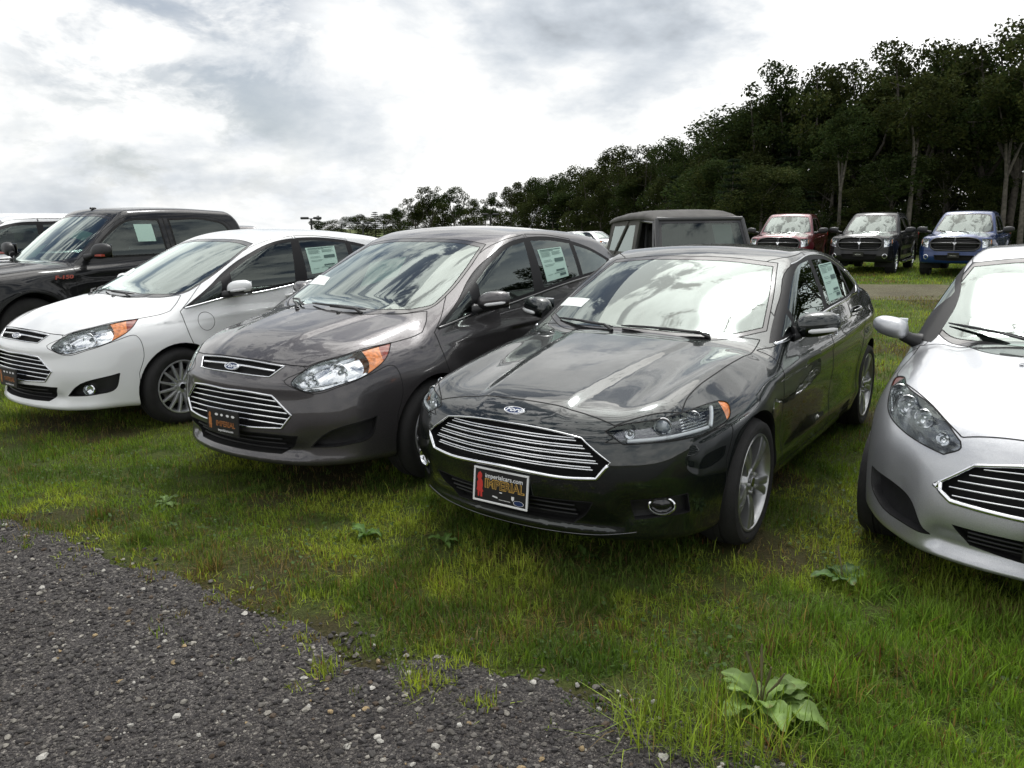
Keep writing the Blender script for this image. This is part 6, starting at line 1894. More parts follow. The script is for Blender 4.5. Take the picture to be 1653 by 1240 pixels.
def zground(x, y):
    return gz(x, y) + (vnoise(x * .9, y * .9, 3, 3) - .5) * .03 * np.clip(1 - np.abs(y - 4) / 10, 0, 1)

def make_grass():
    r = np.random.default_rng(5); VV = []; FF = []; CC = []; b = 0
    def put(x, y, h, w, lean=.5):
        nonlocal b
        v, f, c = blades(x, y, zground(x, y) - .004, h, w, grass_color(x, y, r), r, lean); VV.append(v); FF.append(f + b); CC.append(c); b += len(v)
    # near turf
    n = 560000
    y = 1.9 + 6.2 * r.random(n) ** 1.35; x = (r.random(n) * 2 - 1) * (y * .72 + .3)
    g = into_grass(x, y); tuft = vnoise(x * 5, y * 5, 41, 3)
    k = (g > .02 + .10 * r.random(n)) & (r.random(n) > bare(x, y) * .86) & (r.random(n) < sstep(.20, .50, tuft) * .85 + .15)
    k &= r.random(n) < .35 + .65 * sstep(.30, .55, vnoise(x * 14, y * 14, 44, 2))
    edge = (g > -.22) & (g < .1) & (tuft > .58) & (r.random(n) < .10)
    k |= edge
    x, y, tuft = x[k], y[k], tuft[k]
    tall = sstep(.8, 1.9, x) * sstep(4.0, 2.7, y) + .5 * sstep(.45, .7, vnoise(x * .7, y * .7, 42, 3))
    h = (.015 + .024 * r.random(len(x)) + .026 * tuft) * (1 + 1.25 * np.clip(tall, 0, 1.2)); w = r.uniform(.0026, .0055, len(x))
    put(x, y, h, w, 1.05)
    # longer single stalks
    n = 5200; y = r.uniform(2.1, 7.5, n); x = (r.random(n) * 2 - 1) * (y * .72 + .3); k = (into_grass(x, y) > .04) & (r.random(n) > bare(x, y) * .5)
    x, y = x[k], y[k]; put(x, y, r.uniform(.07, .16, len(x)), r.uniform(.0022, .0038, len(x)), .9)
    # tussocks
    tuss = [(.84, 2.40, .11, 130), (.93, 2.50, .13, 120), (.50, 2.36, .24, 260), (.66, 2.30, .22, 240), (.80, 2.22, .22, 220), (-.72, 2.72, .09, 120), (-.55, 2.88, .08, 90), (-.36, 2.62, .09, 90), (-.10, 2.50, .08, 60), (1.15, 2.55, .17, 420), (1.35, 2.75, .16, 420), (1.55, 2.6, .17, 420), (1.7, 3.0, .16, 420), (1.25, 3.05, .14, 380), (1.6, 3.35, .14, 380), (1.05, 2.85, .14, 340), (-2.0, 4.0, .10, 260), (-2.4, 4.35, .09, 260), (-1.5, 3.65, .10, 260), (-.5, 4.6, .13, 160), (.05, 4.5, .11, 120), (-.2, 4.55, .15, 60)]
    for q in range(90):
        cx = r.uniform(-3.2, .7); cy = float(lane_edge(cx)) + r.normal() * .10 - .02; tuss.append((cx, cy, r.uniform(.03, .075), int(r.integers(14, 60))))
    for q in range(16):
        cx = r.uniform(-1.6, .5); cy = float(lane_edge(cx)) - r.uniform(.1, .5); tuss.append((cx, cy, r.uniform(.03, .06), int(r.integers(6, 18))))
    for cx, cy, hh, m in tuss:
        a = r.uniform(0, 6.28, m); q = r.random(m) ** .7 * hh * .75; put(cx + np.cos(a) * q, cy + np.sin(a) * q, hh * r.uniform(.45, 1.1, m), r.uniform(.003, .0055, m), 1.05)
    # around and between the cars, thinning out with distance
    n = 90000; y = 7.5 + 10 * r.random(n); x = (r.random(n) * 2 - 1) * (y * .70 + .5); put(x, y, r.uniform(.03, .075, n), r.uniform(.006, .010, n), .7)
    n = 60000; y = 21.0 + 11 * r.random(n); x = 2 + r.random(n) * 21; k = y > 22.6 - .14 * x; x, y = x[k], y[k]; put(x, y, r.uniform(.04, .10, len(x)), r.uniform(.010, .018, len(x)), .7)
    n = 30000; y = 34 + 26 * r.random(n); x = r.uniform(1, 12, n); put(x, y, r.uniform(.08, .18, n), r.uniform(.02, .04, n), .7)
    # small clover-like leaves between the blades
    n = 7000; y = 2.2 + 3.6 * r.random(n); x = (r.random(n) * 2 - 1) * (y * .72 + .3); k = (into_grass(x, y) > .05) & (vnoise(x * 1.6, y * 1.6, 51, 3) > .50); x, y = x[k], y[k]; n = len(x)
    z = zground(x, y) + r.uniform(.012, .045, n); s = r.uniform(.005, .010, n); a = r.uniform(0, 6.28, n); tl = r.uniform(-.5, .5, (n, 2))
    V = np.empty((n, 4, 3))
    for q, (du, dv) in enumerate(((-1, -.7), (1, -.7), (.8, .9), (-.8, .9))):
        px = (du * np.cos(a) - dv * np.sin(a)) * s; py = (du * np.sin(a) + dv * np.cos(a)) * s
        V[:, q] = np.stack([x + px, y + py, z + px * tl[:, 0] + py * tl[:, 1]], 1)
    c = np.array([.060, .110, .022]) * r.uniform(.6, 1.2, (n, 1)); T = np.array([(0, 1, 2), (0, 2, 3)])
    VV.append(V.reshape(-1, 3)); FF.append((T[None] + (np.arange(n) * 4)[:, None, None]).reshape(-1, 3) + b); CC.append(np.repeat(c, 4, 0))
    o = mesh_obj('grass', np.concatenate(VV), np.concatenate(FF), leaf_mat('grass_blades', .36), smooth=False, attr=np.concatenate(CC)); tag(o, kind='stuff')
make_grass()

# ------------------------------------------------------------------ broad-leaved weeds
WEED = leaf_mat('weed_leaf', .25, .5)
def leaf_strip(L, W, droop, fold, r, n=12, wav=.13):
    V = []; F = []; m = 5
    for i in range(n + 1):
        t = i / n; w = W * (math.sin(math.pi * min(1, t * .92 + .06)) ** .75) * (.25 + .75 * min(1, t * 2.2)) * r.uniform(.86, 1.1) + .002
        ang = droop[0] + (droop[1] - droop[0]) * t
        if i == 0: px, pz = 0., 0.
        else: px += L / n * math.cos(ang); pz += L / n * math.sin(ang)
        for k in range(m):
            u = (k - 2) / 2
            V.append((px, u * w / 2 * (1 - .1 * fold), pz + abs(u) * w * fold + wav * w * math.sin(t * 17 + k * 2.1) * abs(u)))
    for i in range(n):
        for k in range(m - 1): F.append((i * m + k, (i + 1) * m + k, (i + 1) * m + k + 1, i * m + k + 1))
    return np.array(V), F
def weed(x, y, size, n, label, seed, up=.9, stalks=0, base=(.085, .150, .040)):
    r = np.random.default_rng(seed); z = float(zground(np.array([x]), np.array([y]))[0])
    e = empty('broadleaf_weed', (x, y, z), 0, label, 'weed', 'broad-leaved weeds in the grass')
    for i in range(n):
        L = size * r.uniform(.65, 1.1); a = i * 2.4 + r.uniform(-.4, .4); u = r.uniform(.15, up)
        V, F = leaf_strip(L, L * r.uniform(.36, .50), (u + .35, u - r.uniform(.7, 1.5)), r.uniform(.05, .22), r)
        ca, sa = math.cos(a), math.sin(a); V = np.stack([V[:, 0] * ca - V[:, 1] * sa, V[:, 0] * sa + V[:, 1] * ca, np.maximum(V[:, 2] + .012, .006)], 1)
        C = np.array(base) * r.uniform(.75, 1.35) * r.uniform(.9, 1.1, (len(V), 1)); mid = np.arange(len(V)) % 5 == 2; C[mid] *= 1.5
        tip = np.arange(len(V)) > len(V) - 8
        if r.random() < .4: C[tip] = C[tip] * .5 + np.array([.16, .11, .04]) * .5
        mesh_obj('leaf', V, F, WEED, e, attr=C)
    for k in range(stalks):
        m = MB(); a = r.uniform(0, 6.28); h = size * r.uniform(.8, 1.15); m.tube([(0, 0, 0), (.02 * math.cos(a), .02 * math.sin(a), h * .5), (.05 * math.cos(a), .05 * math.sin(a), h * .75), (.07 * math.cos(a), .07 * math.sin(a), h)], [.0035, .003, .005, .003], 6)
        m.build('seed_stalk', simple('seed_stalk', (.10, .085, .04), rough=.8), e)
weed(.845, 2.44, .215, 22, 'large broad-leaved weed with curled pale leaves at the gravel edge', 61, 1.1, 4, (.135, .205, .058))
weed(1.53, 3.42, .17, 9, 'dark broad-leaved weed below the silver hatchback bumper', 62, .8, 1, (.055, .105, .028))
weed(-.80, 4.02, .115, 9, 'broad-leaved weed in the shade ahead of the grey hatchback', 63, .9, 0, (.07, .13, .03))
weed(-2.10, 4.55, .10, 8, 'pale broad-leaved weed in the sunny turf ahead of the white hatchback', 64, .7, 0, (.11, .17, .05))
weed(-.36, 3.92, .10, 6, 'small weed rosette in the turf left of the framed plate', 65, .7, 0, (.075, .135, .03))
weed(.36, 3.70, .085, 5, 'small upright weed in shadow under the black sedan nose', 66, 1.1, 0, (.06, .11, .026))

# ------------------------------------------------------------------ trees
BARK = simple('bark_grey', (.075, .066, .055), rough=.95, noise=.45, nscale=6, bump=.6, bscale=24)
PALE_BARK = simple('bark_pale', (.105, .095, .078), rough=.9, noise=.5, nscale=5, bump=.5, bscale=22)
def canopy_mat(name, base):
    m, nt, b = new_mat(name); pset(b, rough=.85, spec=.06)
    at = nt.nodes.new('ShaderNodeAttribute'); at.attribute_name = 'tint'
    mm = nt.nodes.new('ShaderNodeMix'); mm.data_type = 'RGBA'; mm.blend_type = 'MULTIPLY'; mm.inputs[0].default_value = 1; mm.inputs[7].default_value = (*base, 1)
    nt.links.new(at.outputs['Color'], mm.inputs[6]); nt.links.new(mm.outputs[2], b.inputs['Base Color'])
    tl = nt.nodes.new('ShaderNodeBsdfTranslucent'); nt.links.new(mm.outputs[2], tl.inputs['Color'])
    mx = nt.nodes.new('ShaderNodeMixShader'); mx.inputs[0].default_value = .30
    nt.links.new(b.outputs[0], mx.inputs[1]); nt.links.new(tl.outputs[0], mx.inputs[2]); nt.links.new(mx.outputs[0], nt.nodes['Material Output'].inputs['Surface'])
    return m
LEAF = canopy_mat('oak_foliage', (.036, .047, .014)); LEAF2 = canopy_mat('maple_foliage', (.030, .046, .014)); PINE = canopy_mat('pine_foliage', (.019, .031, .016))

def leaves(centers, radii, count, size, r, flat=1.0, shell=.55):
    """leaf-sized faces through the volume of many clumps"""
    w = np.array(radii) ** 2.4; ci = r.choice(len(centers), count, p=w / w.sum())
    C = np.array(centers)[ci]; Rr = np.array(radii)[ci]
    d = r.normal(size=(count, 3)); d /= np.linalg.norm(d, axis=1)[:, None]
    rad = Rr * (shell + (1 - shell) * r.random(count) ** .6) * (1 + .25 * r.normal(size=count) * .5)
    P = C + d * rad[:, None] * np.array([1, 1, flat])
    nrm = d * .5 + r.normal(size=(count, 3)) * .7 + np.array([0, 0, .35]); nrm /= np.linalg.norm(nrm, axis=1)[:, None]
    t = np.cross(nrm, r.normal(size=(count, 3))); t /= np.maximum(np.linalg.norm(t, axis=1), 1e-6)[:, None]; b = np.cross(nrm, t)
    s = size * r.uniform(.6, 1.35, count)[:, None]
    V = np.stack([P - t * s, P - b * s * .55 + nrm * s * .15, P + t * s, P + b * s * .55 + nrm * s * .15], 1)
    tone = r.uniform(.7, 1.3, (len(centers), 1))[ci] * r.uniform(.65, 1.4, (count, 1)); hue = r.uniform(-.10, .16, (count, 1))
    col = np.concatenate([tone * (1 + hue), tone, tone * (1 - hue)], 1)
    return V.reshape(-1, 3), np.arange(count * 4).reshape(-1, 4), np.repeat(col, 4, 0)

def make_tree(name, kind, H, seed, leafn, mat, bark):
    r = np.random.default_rng(seed); m = MB(); C = []; Rd = []
    if kind == 'broad':
        fork = H * r.uniform(.30, .42); lean = r.uniform(-.05, .05, 2) * H
        m.tube([(0, 0, -.4), (lean[0] * .2, lean[1] * .2, fork * .5), (lean[0] * .5, lean[1] * .5, fork)], [.020 * H, .015 * H, .013 * H], 9)
        base = np.array([lean[0] * .5, lean[1] * .5, fork])
        nl = r.integers(4, 7)
        for k in range(nl):
            a = k * 2 * math.pi / nl + r.uniform(-.5, .5); sp = H * r.uniform(.10, .25); up = (H - fork) * r.uniform(.55, .92)
            tip = base + np.array([math.cos(a) * sp, math.sin(a) * sp, up]); mid = base * .5 + tip * .5 + np.array([math.cos(a), math.sin(a), -.2]) * sp * .25
            m.tube([base, mid, tip], [.011 * H, .007 * H, .002 * H], 6)
            for q in range(6):
                t = r.uniform(.35, 1.05); p = base * (1 - t) ** 2 + 2 * mid * t * (1 - t) + tip * t * t; off = r.normal(size=3) * H * .075; off[2] *= .7
                C.append(p + off); Rd.append(H * r.uniform(.045, .095))
                if q % 2 == 0: m.tube([p, p + off], [.0035 * H, .0012 * H], 4, False)
        for q in range(5): C.append(base + np.array([r.normal() * H * .07, r.normal() * H * .07, (H - fork) * r.uniform(.6, .97)])); Rd.append(H * r.uniform(.05, .085))
        fl = .85
    elif kind == 'edge':                                     # leafy to the ground
        m.tube([(0, 0, -.4), (0, 0, H * .6)], [.018 * H, .006 * H], 7)
        for q in range(46):
            z = H * r.uniform(.04, .97); ww = H * .26 * math.sin(math.pi * min(.92, .18 + z / H * .75)) ** .8; a = r.uniform(0, 6.28); d = ww * r.random() ** .5
            C.append(np.array([math.cos(a) * d, math.sin(a) * d, z])); Rd.append(H * r.uniform(.05, .10))
            if q % 4 == 0: m.tube([(0, 0, z * .7), tuple(C[-1])], [.005 * H, .0015 * H], 4, False)
        fl = .85
    elif kind == 'pine':
        m.tube([(0, 0, -.4), (0, 0, H * .5), (.01 * H, 0, H * .98)], [.018 * H, .011 * H, .002 * H], 8)
        for q in range(15):
            t = .10 + .88 * q / 14; z = H * t; L = H * .23 * (1 - t) ** .65 + .02 * H
            for k in range(5):
                a = q * 1.3 + k * 1.257 + r.uniform(-.3, .3); l = L * r.uniform(.6, 1.1)
                m.tube([(0, 0, z), (math.cos(a) * l, math.sin(a) * l, z + l * .05)], [.004 * H, .001 * H], 4, False)
                for u in (.45, .72, 1.0): C.append(np.array([math.cos(a) * l * u, math.sin(a) * l * u, z + l * .05 * u])); Rd.append(H * .030 * (1.35 - .4 * u))
        fl = .42
    else:                                                    # bare pale stem, fork, crown high up
        sx = r.uniform(-.4, .4)
        m.tube([(0, 0, -.4), (sx * .3, 0, H * .18), (sx, .1, H * .42)], [.0155 * H, .0125 * H, .010 * H], 10)
        b0 = np.array([sx, .1, H * .42])
        for k, (dx, dz) in enumerate(((-.11, .40), (.06, .46), (.15, .34))[:2 + seed % 2]):
            tip = b0 + np.array([dx * H, r.uniform(-.05, .05) * H, dz * H]); mid = b0 * .5 + tip * .5 + np.array([-dx * H * .18, 0, 0]); m.tube([b0, mid, tip], [.008 * H, .006 * H, .0025 * H], 8)
            for q in range(8):
                t = r.uniform(.62, 1.1); p = b0 * (1 - t) ** 2 + 2 * mid * t * (1 - t) + tip * t * t; C.append(p + r.normal(size=3) * H * np.array([.085, .085, .05])); Rd.append(H * r.uniform(.04, .08))
                if q % 2: m.tube([p, C[-1]], [.0035 * H, .0012 * H], 4, False)
        for q in range(7): C.append(b0 + np.array([r.normal() * H * .12, r.normal() * H * .10, H * r.uniform(.38, .56)])); Rd.append(H * r.uniform(.05, .08))
        fl = .85
    e = empty(name, (0, 0, -500))
    V, F, K = leaves(C, Rd, leafn, H * (.0098 if kind != 'pine' else .010), r, fl)
    mesh_obj('crown', V, F, mat, e, smooth=False, attr=K)
    smooth_angle(m.build('trunk', bark, e), 60)
    return e

PROTO = {'b0': make_tree('oak_tree', 'broad', 12, 71, 8200, LEAF, BARK), 'b1': make_tree('oak_tree', 'broad', 12, 72, 8200, LEAF2, BARK), 'b2': make_tree('oak_tree', 'broad', 12, 73, 8200, LEAF, BARK), 'b3': make_tree('oak_tree', 'broad', 12, 78, 8000, LEAF2, BARK),
         'e0': make_tree('woodland_tree', 'edge', 9, 74, 9500, LEAF, BARK), 'e1': make_tree('woodland_tree', 'edge', 9, 75, 9500, LEAF2, BARK), 'e2': make_tree('woodland_tree', 'edge', 9, 79, 9500, LEAF, BARK),
         'p0': make_tree('pine_tree', 'pine', 11, 76, 6500, PINE, BARK), 'p1': make_tree('pine_tree', 'pine', 11, 77, 6500, PINE, BARK),
         's0': make_tree('forked_tree', 'stem', 13, 80, 5600, LEAF, PALE_BARK), 's1': make_tree('forked_tree', 'stem', 13, 81, 5600, LEAF2, PALE_BARK)}
HT = {'b': 12, 'e': 9, 'p': 11, 's': 13}
used = set()
def tree(k, x, y, h, label, group, rz=None, wide=1.0):
    p = PROTO[k]
    o = p if k not in used else copy_tree(p)
    used.add(k)
    s = h / HT[k[0]]; o.location = (x, y, float(gz(x, y)) - .1); o.scale = (s * wide * random.uniform(.9, 1.15), s * wide * random.uniform(.9, 1.15), s); o.rotation_euler = (0, 0, random.uniform(0, 6.28) if rz is None else rz)
    tag(o, label, 'tree', group)
random.seed(12)
def at_px(px, y, top):
    """ground position and height from how a tree stands on the skyline: px = column, y = distance, top = row of its tip"""
    x = (px - 826.5) / 1280 * y * 1.03; el = math.atan((620 - top) / 1280 * math.cos(math.atan((px - 826.5) / 1280))) - R(11.9); d = math.hypot(x, y)
    return x, y, 1.69 + math.tan(el) * d - float(gz(x, y)) + .1
TREES = []
# skyline, from the right
sky = [(1790, 44, -40, 'b0'), (1700, 43, 0, 'b1'), (1648, 42, 12, 'b2'), (1592, 43, 40, 'b0'), (1548, 45, 72, 'b3'), (1500, 46, 78, 'b1'), (1448, 47, 74, 'b2'), (1400, 49, 100, 'b3'), (1352, 50, 84, 'b0'), (1306, 51, 112, 'b2'), (1262, 52, 118, 'b1'), (1222, 53, 134, 'b3'), (1192, 54, 165, 'b0'),
       (1150, 66, 190, 'e0'), (1108, 70, 212, 'b1'), (1064, 74, 218, 'e1'), (1026, 79, 232, 'b2'), (990, 84, 243, 'e2'), (958, 90, 258, 'b0'), (928, 96, 268, 'e0'), (900, 102, 278, 'b3'), (872, 108, 284, 'e1'), (846, 114, 292, 'b2'), (828, 120, 305, 'e2')]
for i, (px, y, top, k) in enumerate(sky):
    x, yy, h = at_px(px, y, top - (0 if px < 1240 else 14 + 22 * min(1, (px - 1240) / 300)))
    TREES.append((k, x, yy, h, 'dark leafy tree forming the skyline of the wood behind the pickups' if px > 1170 else 'dark leafy tree in the receding wood edge left of the off-roader roof', 'skyline trees of the near wood' if px > 1170 else 'skyline trees of the receding wood'))
for t in TREES: tree(*t)
# lower woodland fill, leafy to the ground
fill = []
for i, px in enumerate(range(1175, 1820, 34)):
    fill.append((px + random.uniform(-10, 10), 42 + random.uniform(-1.5, 4), random.uniform(225, 300), ('p0', 'e0', 'e1', 'p1', 'e2')[i % 5]))
for i, px in enumerate(range(1165, 1830, 38)):
    fill.append((px + random.uniform(-10, 10), 49 + random.uniform(-2, 3), random.uniform(180, 250) - (px - 1165) * .05, ('e1', 'e2', 'p1', 'e0')[i % 4]))
for i, px in enumerate(range(1160, 1840, 40)):
    fill.append((px + random.uniform(-10, 10), 58 + random.uniform(-3, 4), random.uniform(150, 205) - (px - 1160) * .07, ('e1', 'e0', 'e2')[i % 3]))
for i, px in enumerate(range(845, 1185, 24)):
    t = (px - 845) / 340; fill.append((px + random.uniform(-8, 8), 104 - 50 * t + random.uniform(-3, 3), 326 - 56 * t + random.uniform(-8, 8), ('e0', 'e2', 'p0', 'e1')[i % 4]))
for i, px in enumerate(range(850, 1200, 30)):
    t = (px - 850) / 350; fill.append((px, 122 - 52 * t, 302 - 80 * t + random.uniform(-6, 6), ('e1', 'e2', 'e0')[i % 3]))
for px, y, top, k in fill:
    x, yy, h = at_px(px, y, top); pine = k[0] == 'p'
    tree(k, x, yy, h, ('dark tiered pine standing low in the wood edge' if pine else 'low dense tree leafy down to the ground in the shaded wood edge'), 'pines in the wood' if pine else 'dense low trees in the wood', None, 1.0 if pine else 1.5)
for i in range(13):
    a = R(41 + i * 5.2); d = 58 + 7 * (i % 3); h = 13 + 2 * (i % 4)
    tree(('b0', 'e1', 'b2', 'b1', 'e0', 'b3')[i % 6], d * math.sin(a), d * math.cos(a), h, 'tree of the wood beyond the right edge of the picture, mirrored in the car windows', 'trees beyond the right edge', None, 1.25)
# pale stems in front of the dark wood
for (px, y, top, k, lb, rz) in ((1437, 40.5, 92, 's0', 'tree with one pale leaning trunk behind the black pickup', .3), (1584, 40, 70, 's1', 'tree with a pale trunk spreading in a wide fork behind the blue pickup', .1), (1614, 38.5, 55, 's0', 'tree with a pale straight trunk and three upright limbs at the right edge', 2.9), (1332, 42, 150, 's1', 'slim pale-trunked tree between the red and the black pickup', 1.4)):
    x, yy, h = at_px(px, y, top); tree(k, x, yy, h, lb, None, rz)
# far trees at the left end
for (px, y, top, k, lb) in ((795, 138, 312, 'b1', 'rounded pale-edged tree standing alone left of the dark wood'), (768, 140, 322, 'e2', 'low bushy tree under the rounded lone tree'), (742, 150, 298, 'b3', 'airy taller tree right of the distant clump'), (705, 152, 297, 'b2', 'tallest dense tree of the distant clump over the grey hatchback'), (680, 150, 312, 'b0', 'thin-topped tree left in the distant clump'), (655, 158, 330, 'e1', 'low tree at the left foot of the distant clump'), (722, 146, 325, 'e0', 'bushy tree below the distant clump')):
    x, yy, h = at_px(px, y, top); tree(k, x, yy, h, lb, None)
for i, px in enumerate(range(528, 850, 13)):
    x, yy, h = at_px(px, 162 + i % 3 * 5, 347 - 10 * math.sin((px - 528) / 320 * 2.6) + random.uniform(-4, 4)); tree(('e1', 'e2', 'e0', 'p0')[i % 4], x, yy, max(h, 2.5), 'small far tree in the low hedge line at the horizon', 'far hedge line trees', None, 1.7)
x, yy, h = at_px(532, 160, 343); tree('p1', x, yy, h + .6, 'spiky far pine at the left end of the hedge line', None)
x, yy, h = at_px(-22, 30, 318); tree('b2', x, yy, h, 'leafy tree whose twig tips reach in at the left edge of the picture', None)
for k, p in PROTO.items():
    if k not in used:
        for ch in list(p.children): bpy.data.objects.remove(ch)
        bpy.data.objects.remove(p)

# ------------------------------------------------------------------ far field: lamp posts
LAMP = simple('lamp_post_metal', (.05, .05, .052), rough=.5, metal=.6)
def lamp_post(x, y, H, label):
    e = empty('street_lamp', (x, y, float(gz(x, y))), 0, label, 'street lamp', 'lamp posts of the far car park')
    m = MB(); m.tube([(0, 0, 0), (0, 0, H)], [.15, .11], 8); m.build('post', LAMP, e)
    for s in (-1, 1):
        m = MB(); m.box((s * .75, 0, H + .02), (.9, .5, .28), .06); m.tube([(0, 0, H - .1), (s * .4, 0, H)], .05, 6); m.build('lamp_head', LAMP, e)
for px, y, top, lb in ((521, 95, 343, 'twin-headed lamp post clear against the sky above the white hatchback'), (600, 120, 355, 'twin-headed lamp post nearly lost against the far hedge line'), (796, 110, 347, 'twin-headed lamp post before the rounded lone tree')):
    x, yy, h = at_px(px, y, top); lamp_post(x, yy, h, lb)
# low pale post fence behind the far pickups
# ------------------------------------------------------------------ sky, clouds, sun
SUN_EL, SUN_AZ = 59.0, 15.0                                  # azimuth from +Y towards +X
sd = Vector((math.sin(R(SUN_AZ)) * math.cos(R(SUN_EL)), math.cos(R(SUN_AZ)) * math.cos(R(SUN_EL)), math.sin(R(SUN_EL))))
w = bpy.data.worlds.new('World'); scene.world = w; w.use_nodes = True
nt = w.node_tree; nt.nodes.clear(); L = nt.links
def nd(t, **k):
    n = nt.nodes.new(t)
    for a, v in k.items(): setattr(n, a, v)
    return n
def mth(op, a, b=None, clamp=False):
    n = nd('ShaderNodeMath', operation=op, use_clamp=clamp)
    for i, q in enumerate((a, b)):
        if q is None: continue
        if isinstance(q, (int, float)): n.inputs[i].default_value = q
        else: L.new(q, n.inputs[i])
    return n.outputs[0]
out = nd('ShaderNodeOutputWorld')
tc = nd('ShaderNodeTexCoord'); D = tc.outputs['Generated']
sep = nd('ShaderNodeSeparateXYZ'); L.new(D, sep.inputs[0])
zc = mth('MAXIMUM', sep.outputs['Z'], 0.0)
den = mth('ADD', zc, .16)
cmb = nd('ShaderNodeCombineXYZ'); L.new(mth('DIVIDE', sep.outputs['X'], den), cmb.inputs[0]); L.new(mth('DIVIDE', sep.outputs['Y'], den), cmb.inputs[1])
def noise(vec, scale, detail, rough, off=(0, 0, 0), stretch=(1, 1, 1), rz=0., dist=0.):
    mp = nd('ShaderNodeMapping'); mp.inputs['Location'].default_value = off; mp.inputs['Scale'].default_value = stretch; mp.inputs['Rotation'].default_value = (0, 0, rz); L.new(vec, mp.inputs['Vector'])
    n = nd('ShaderNodeTexNoise'); n.inputs['Scale'].default_value = scale; n.inputs['Detail'].default_value = detail; n.inputs['Roughness'].default_value = rough; n.inputs['Distortion'].default_value = dist
    L.new(mp.outputs[0], n.inputs['Vector']); return n.outputs['Fac']
def mrange(v, a, b, c, d, smooth=True):
    n = nd('ShaderNodeMapRange'); n.interpolation_type = 'SMOOTHSTEP' if smooth else 'LINEAR'
    L.new(v, n.inputs[0])
    for i, q in enumerate((a, b, c, d)): n.inputs[i + 1].default_value = q
    return n.outputs[0]
def dotd(v, warp=None):
    n = nd('ShaderNodeVectorMath', operation='DOT_PRODUCT'); L.new(warp or D, n.inputs[0]); n.inputs[1].default_value = v; return n.outputs['Value']
def direc(px, py):
    """world direction of a bank of cloud"""
    c, s_ = math.cos(R(11.9)), math.sin(R(11.9)); r_, u_ = (px - 826.5) / 1280, (620 - py) / 1280
    return Vector((r_, c + u_ * s_, -s_ + u_ * c)).normalized()
mp0 = nd('ShaderNodeMapping'); mp0.inputs['Scale'].default_value = (1, 1, 2.1); L.new(D, mp0.inputs['Vector'])
P = mp0.outputs[0]
cover = noise(P, 2.1, 7, .60, (3.1, 1.7, .4), (1, 1, 1), .5, .25)
fine = noise(P, 7.5, 6, .62, (7.7, 2.2, 1.1), (1, 1, 1), .6, .3)
shade = noise(P, 2.6, 5, .58, (1.3, 8.2, 2.0), (1, 1, 1), .2, .25)
dens = mth('ADD', mth('MULTIPLY', cover, .70), mth('MULTIPLY', fine, .30))
over = mrange(sep.outputs['Z'], .42, .72, 0, 1)               # broken cloud overhead
d2 = mth('ADD', mth('MULTIPLY', cover, .42), mth('MULTIPLY', noise(P, 8.5, 7, .64, (4.1, 6.6, 2.9), (1, 1, 1), .4, .8), .58))
dens = mrange(dens, .425, .52, 0, 1)
mdx = nd('ShaderNodeMix'); L.new(over, mdx.inputs[0]); L.new(dens, mdx.inputs[2]); L.new(mrange(d2, .455, .515, 0, 1), mdx.inputs[3]); dens = mdx.outputs[0]
low = mrange(sep.outputs['Z'], .20, .55, 1, 0)               # clouds close up towards the horizon
dens = mth('MAXIMUM', dens, mth('MULTIPLY', low, .94))
gap = mth('MULTIPLY', mrange(dotd(tuple(direc(260, 45))), .975, .999, 0, 1), mrange(fine, .38, .58, .55, .05))
dens = mth('SUBTRACT', dens, gap, True)
wn = nd('ShaderNodeTexNoise'); wn.inputs['Scale'].default_value = 3.5; wn.inputs['Detail'].default_value = 6; wn.inputs['Roughness'].default_value = .62; L.new(P, wn.inputs['Vector'])
w1 = nd('ShaderNodeVectorMath', operation='SUBTRACT'); L.new(wn.outputs['Color'], w1.inputs[0]); w1.inputs[1].default_value = (.5, .5, .5)
w2 = nd('ShaderNodeVectorMath', operation='SCALE'); L.new(w1.outputs[0], w2.inputs[0]); w2.inputs['Scale'].default_value = .34
w3 = nd('ShaderNodeVectorMath', operation='ADD'); L.new(w2.outputs[0], w3.inputs[0]); L.new(D, w3.inputs[1]); w4 = nd('ShaderNodeVectorMath', operation='NORMALIZE'); L.new(w3.outputs[0], w4.inputs[0]); DW = w4.outputs[0]
core = mrange(shade, .38, .62, 1.05, .80)
sunb = dotd(tuple(sd))
glow = mth('ADD', mth('ADD', mth('MULTIPLY', mrange(sunb, .72, 1.0, 0, 1), .5), mth('MULTIPLY', mrange(sunb, .93, 1.0, 0, 1), .45)), mth('MULTIPLY', mth('POWER', mrange(sunb, .9890, .9999, 0, 1), 4.0), 75.0))
bright = mth('ADD', mth('ADD', 1.05, mth('MULTIPLY', mrange(sep.outputs['Z'], .45, .90, 0, 1), .85)), glow)
val = mth('MULTIPLY', core, bright)
for (px, py, r0, r1, k) in ((1000, 10, .998, .982, -.33), (1120, 25, .9985, .988, -.10), (150, 258, .9985, .972, -.13), (520, 272, .998, .976, -.11), (60, 300, .999, .985, -.10), (740, 130, .998, .975, .14), (1480, -10, .998, .965, .16), (60, 140, .998, .975, .10), (1010, 200, .999, .985, .08), (350, 120, .999, .97, .08), (705, 262, .9999, .9985, .10)):
    val = mth('ADD', val, mth('MULTIPLY', mrange(dotd(tuple(direc(px, py)), DW), r1, r0, 0, 1), k))
det = noise(P, 5.5, 7, .62, (2.2, 4.4, .7), (1, 1, 1), .3, .3)
val = mth('MULTIPLY', val, mrange(det, .3, .7, .86, 1.14, False))
bil = mth('ABSOLUTE', mth('SUBTRACT', noise(P, 5.0, 6, .58, (5.5, 1.4, 3.3), (1, 1, 1), .1, .4), .5))
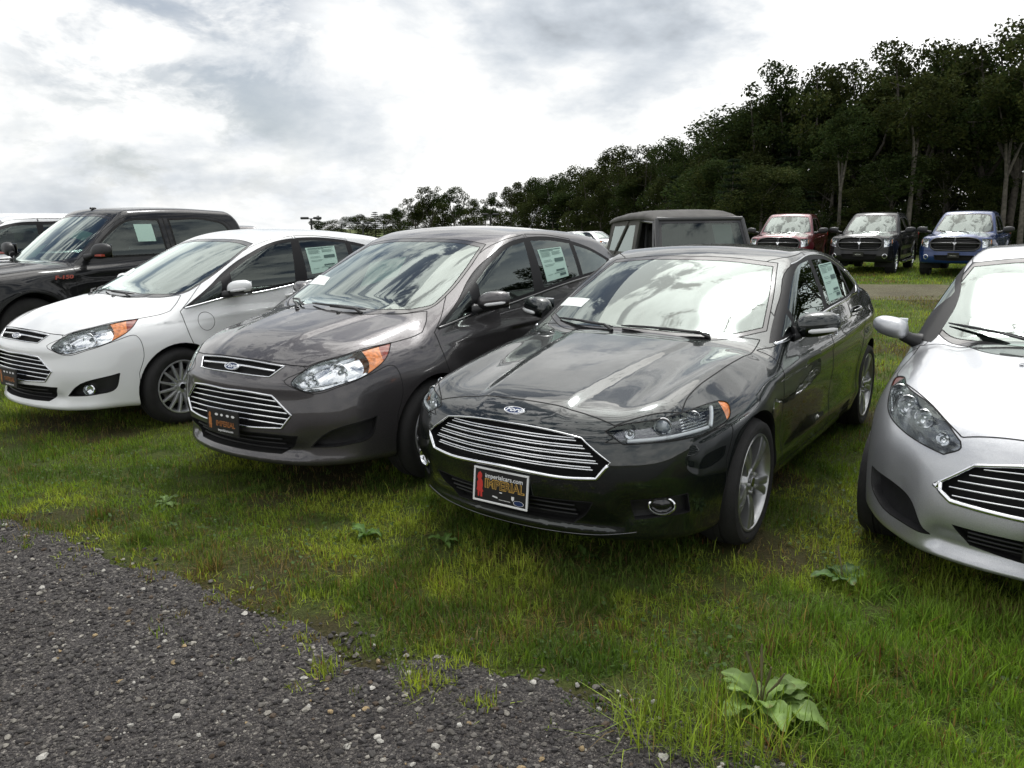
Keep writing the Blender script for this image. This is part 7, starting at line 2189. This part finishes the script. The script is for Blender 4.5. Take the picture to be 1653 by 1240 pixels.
val = mth('MULTIPLY', val, mrange(bil, .0, .16, .90, 1.07, False))
tint = nd('ShaderNodeMix', data_type='RGBA'); tint.inputs[6].default_value = (.885, .955, 1.035, 1); tint.inputs[7].default_value = (1.0, 1.0, .985, 1); L.new(mrange(val, .55, 1.05, 0, 1), tint.inputs[0])
vs = nd('ShaderNodeVectorMath', operation='SCALE'); L.new(tint.outputs[2], vs.inputs[0]); L.new(val, vs.inputs['Scale'])
b1 = nd('ShaderNodeBackground'); L.new(vs.outputs[0], b1.inputs['Color']); b1.inputs['Strength'].default_value = 1.0
sk = nd('ShaderNodeTexSky', sky_type='NISHITA'); sk.sun_disc = False; sk.sun_elevation = R(SUN_EL); sk.sun_rotation = R(SUN_AZ); sk.air_density = 1; sk.dust_density = 1.2; sk.ozone_density = 1.2
b0 = nd('ShaderNodeBackground'); L.new(sk.outputs[0], b0.inputs['Color']); b0.inputs['Strength'].default_value = .055
mx = nd('ShaderNodeMixShader'); L.new(dens, mx.inputs[0]); L.new(b0.outputs[0], mx.inputs[1]); L.new(b1.outputs[0], mx.inputs[2]); L.new(mx.outputs[0], out.inputs['Surface'])
w.cycles.sampling_method = 'MANUAL'; w.cycles.sample_map_resolution = 1024

sun = bpy.data.lights.new('sun', 'SUN'); sun.energy = .5; sun.angle = R(45); sun.color = (1.0, .955, .88)
so = bpy.data.objects.new('sun', sun); link(so); so.rotation_euler = (-sd).to_track_quat('-Z', 'Y').to_euler()
# ------------------------------------------------------------------ camera
cam = bpy.data.cameras.new('camera'); co = bpy.data.objects.new('camera', cam); link(co)
cam.sensor_width = 36; cam.lens = 36 * 1280 / 1653; cam.clip_end = 3000; cam.clip_start = .05
co.location = (0, 0, 1.69)
co.rotation_euler = (Matrix.Rotation(R(90 - 11.9), 4, 'X') @ Matrix.Rotation(R(-.6), 4, 'Z')).to_euler()
scene.camera = co
scene.view_settings.view_transform = 'Standard'; scene.view_settings.look = 'None'
scene.view_settings.exposure = .2; scene.view_settings.gamma = 1
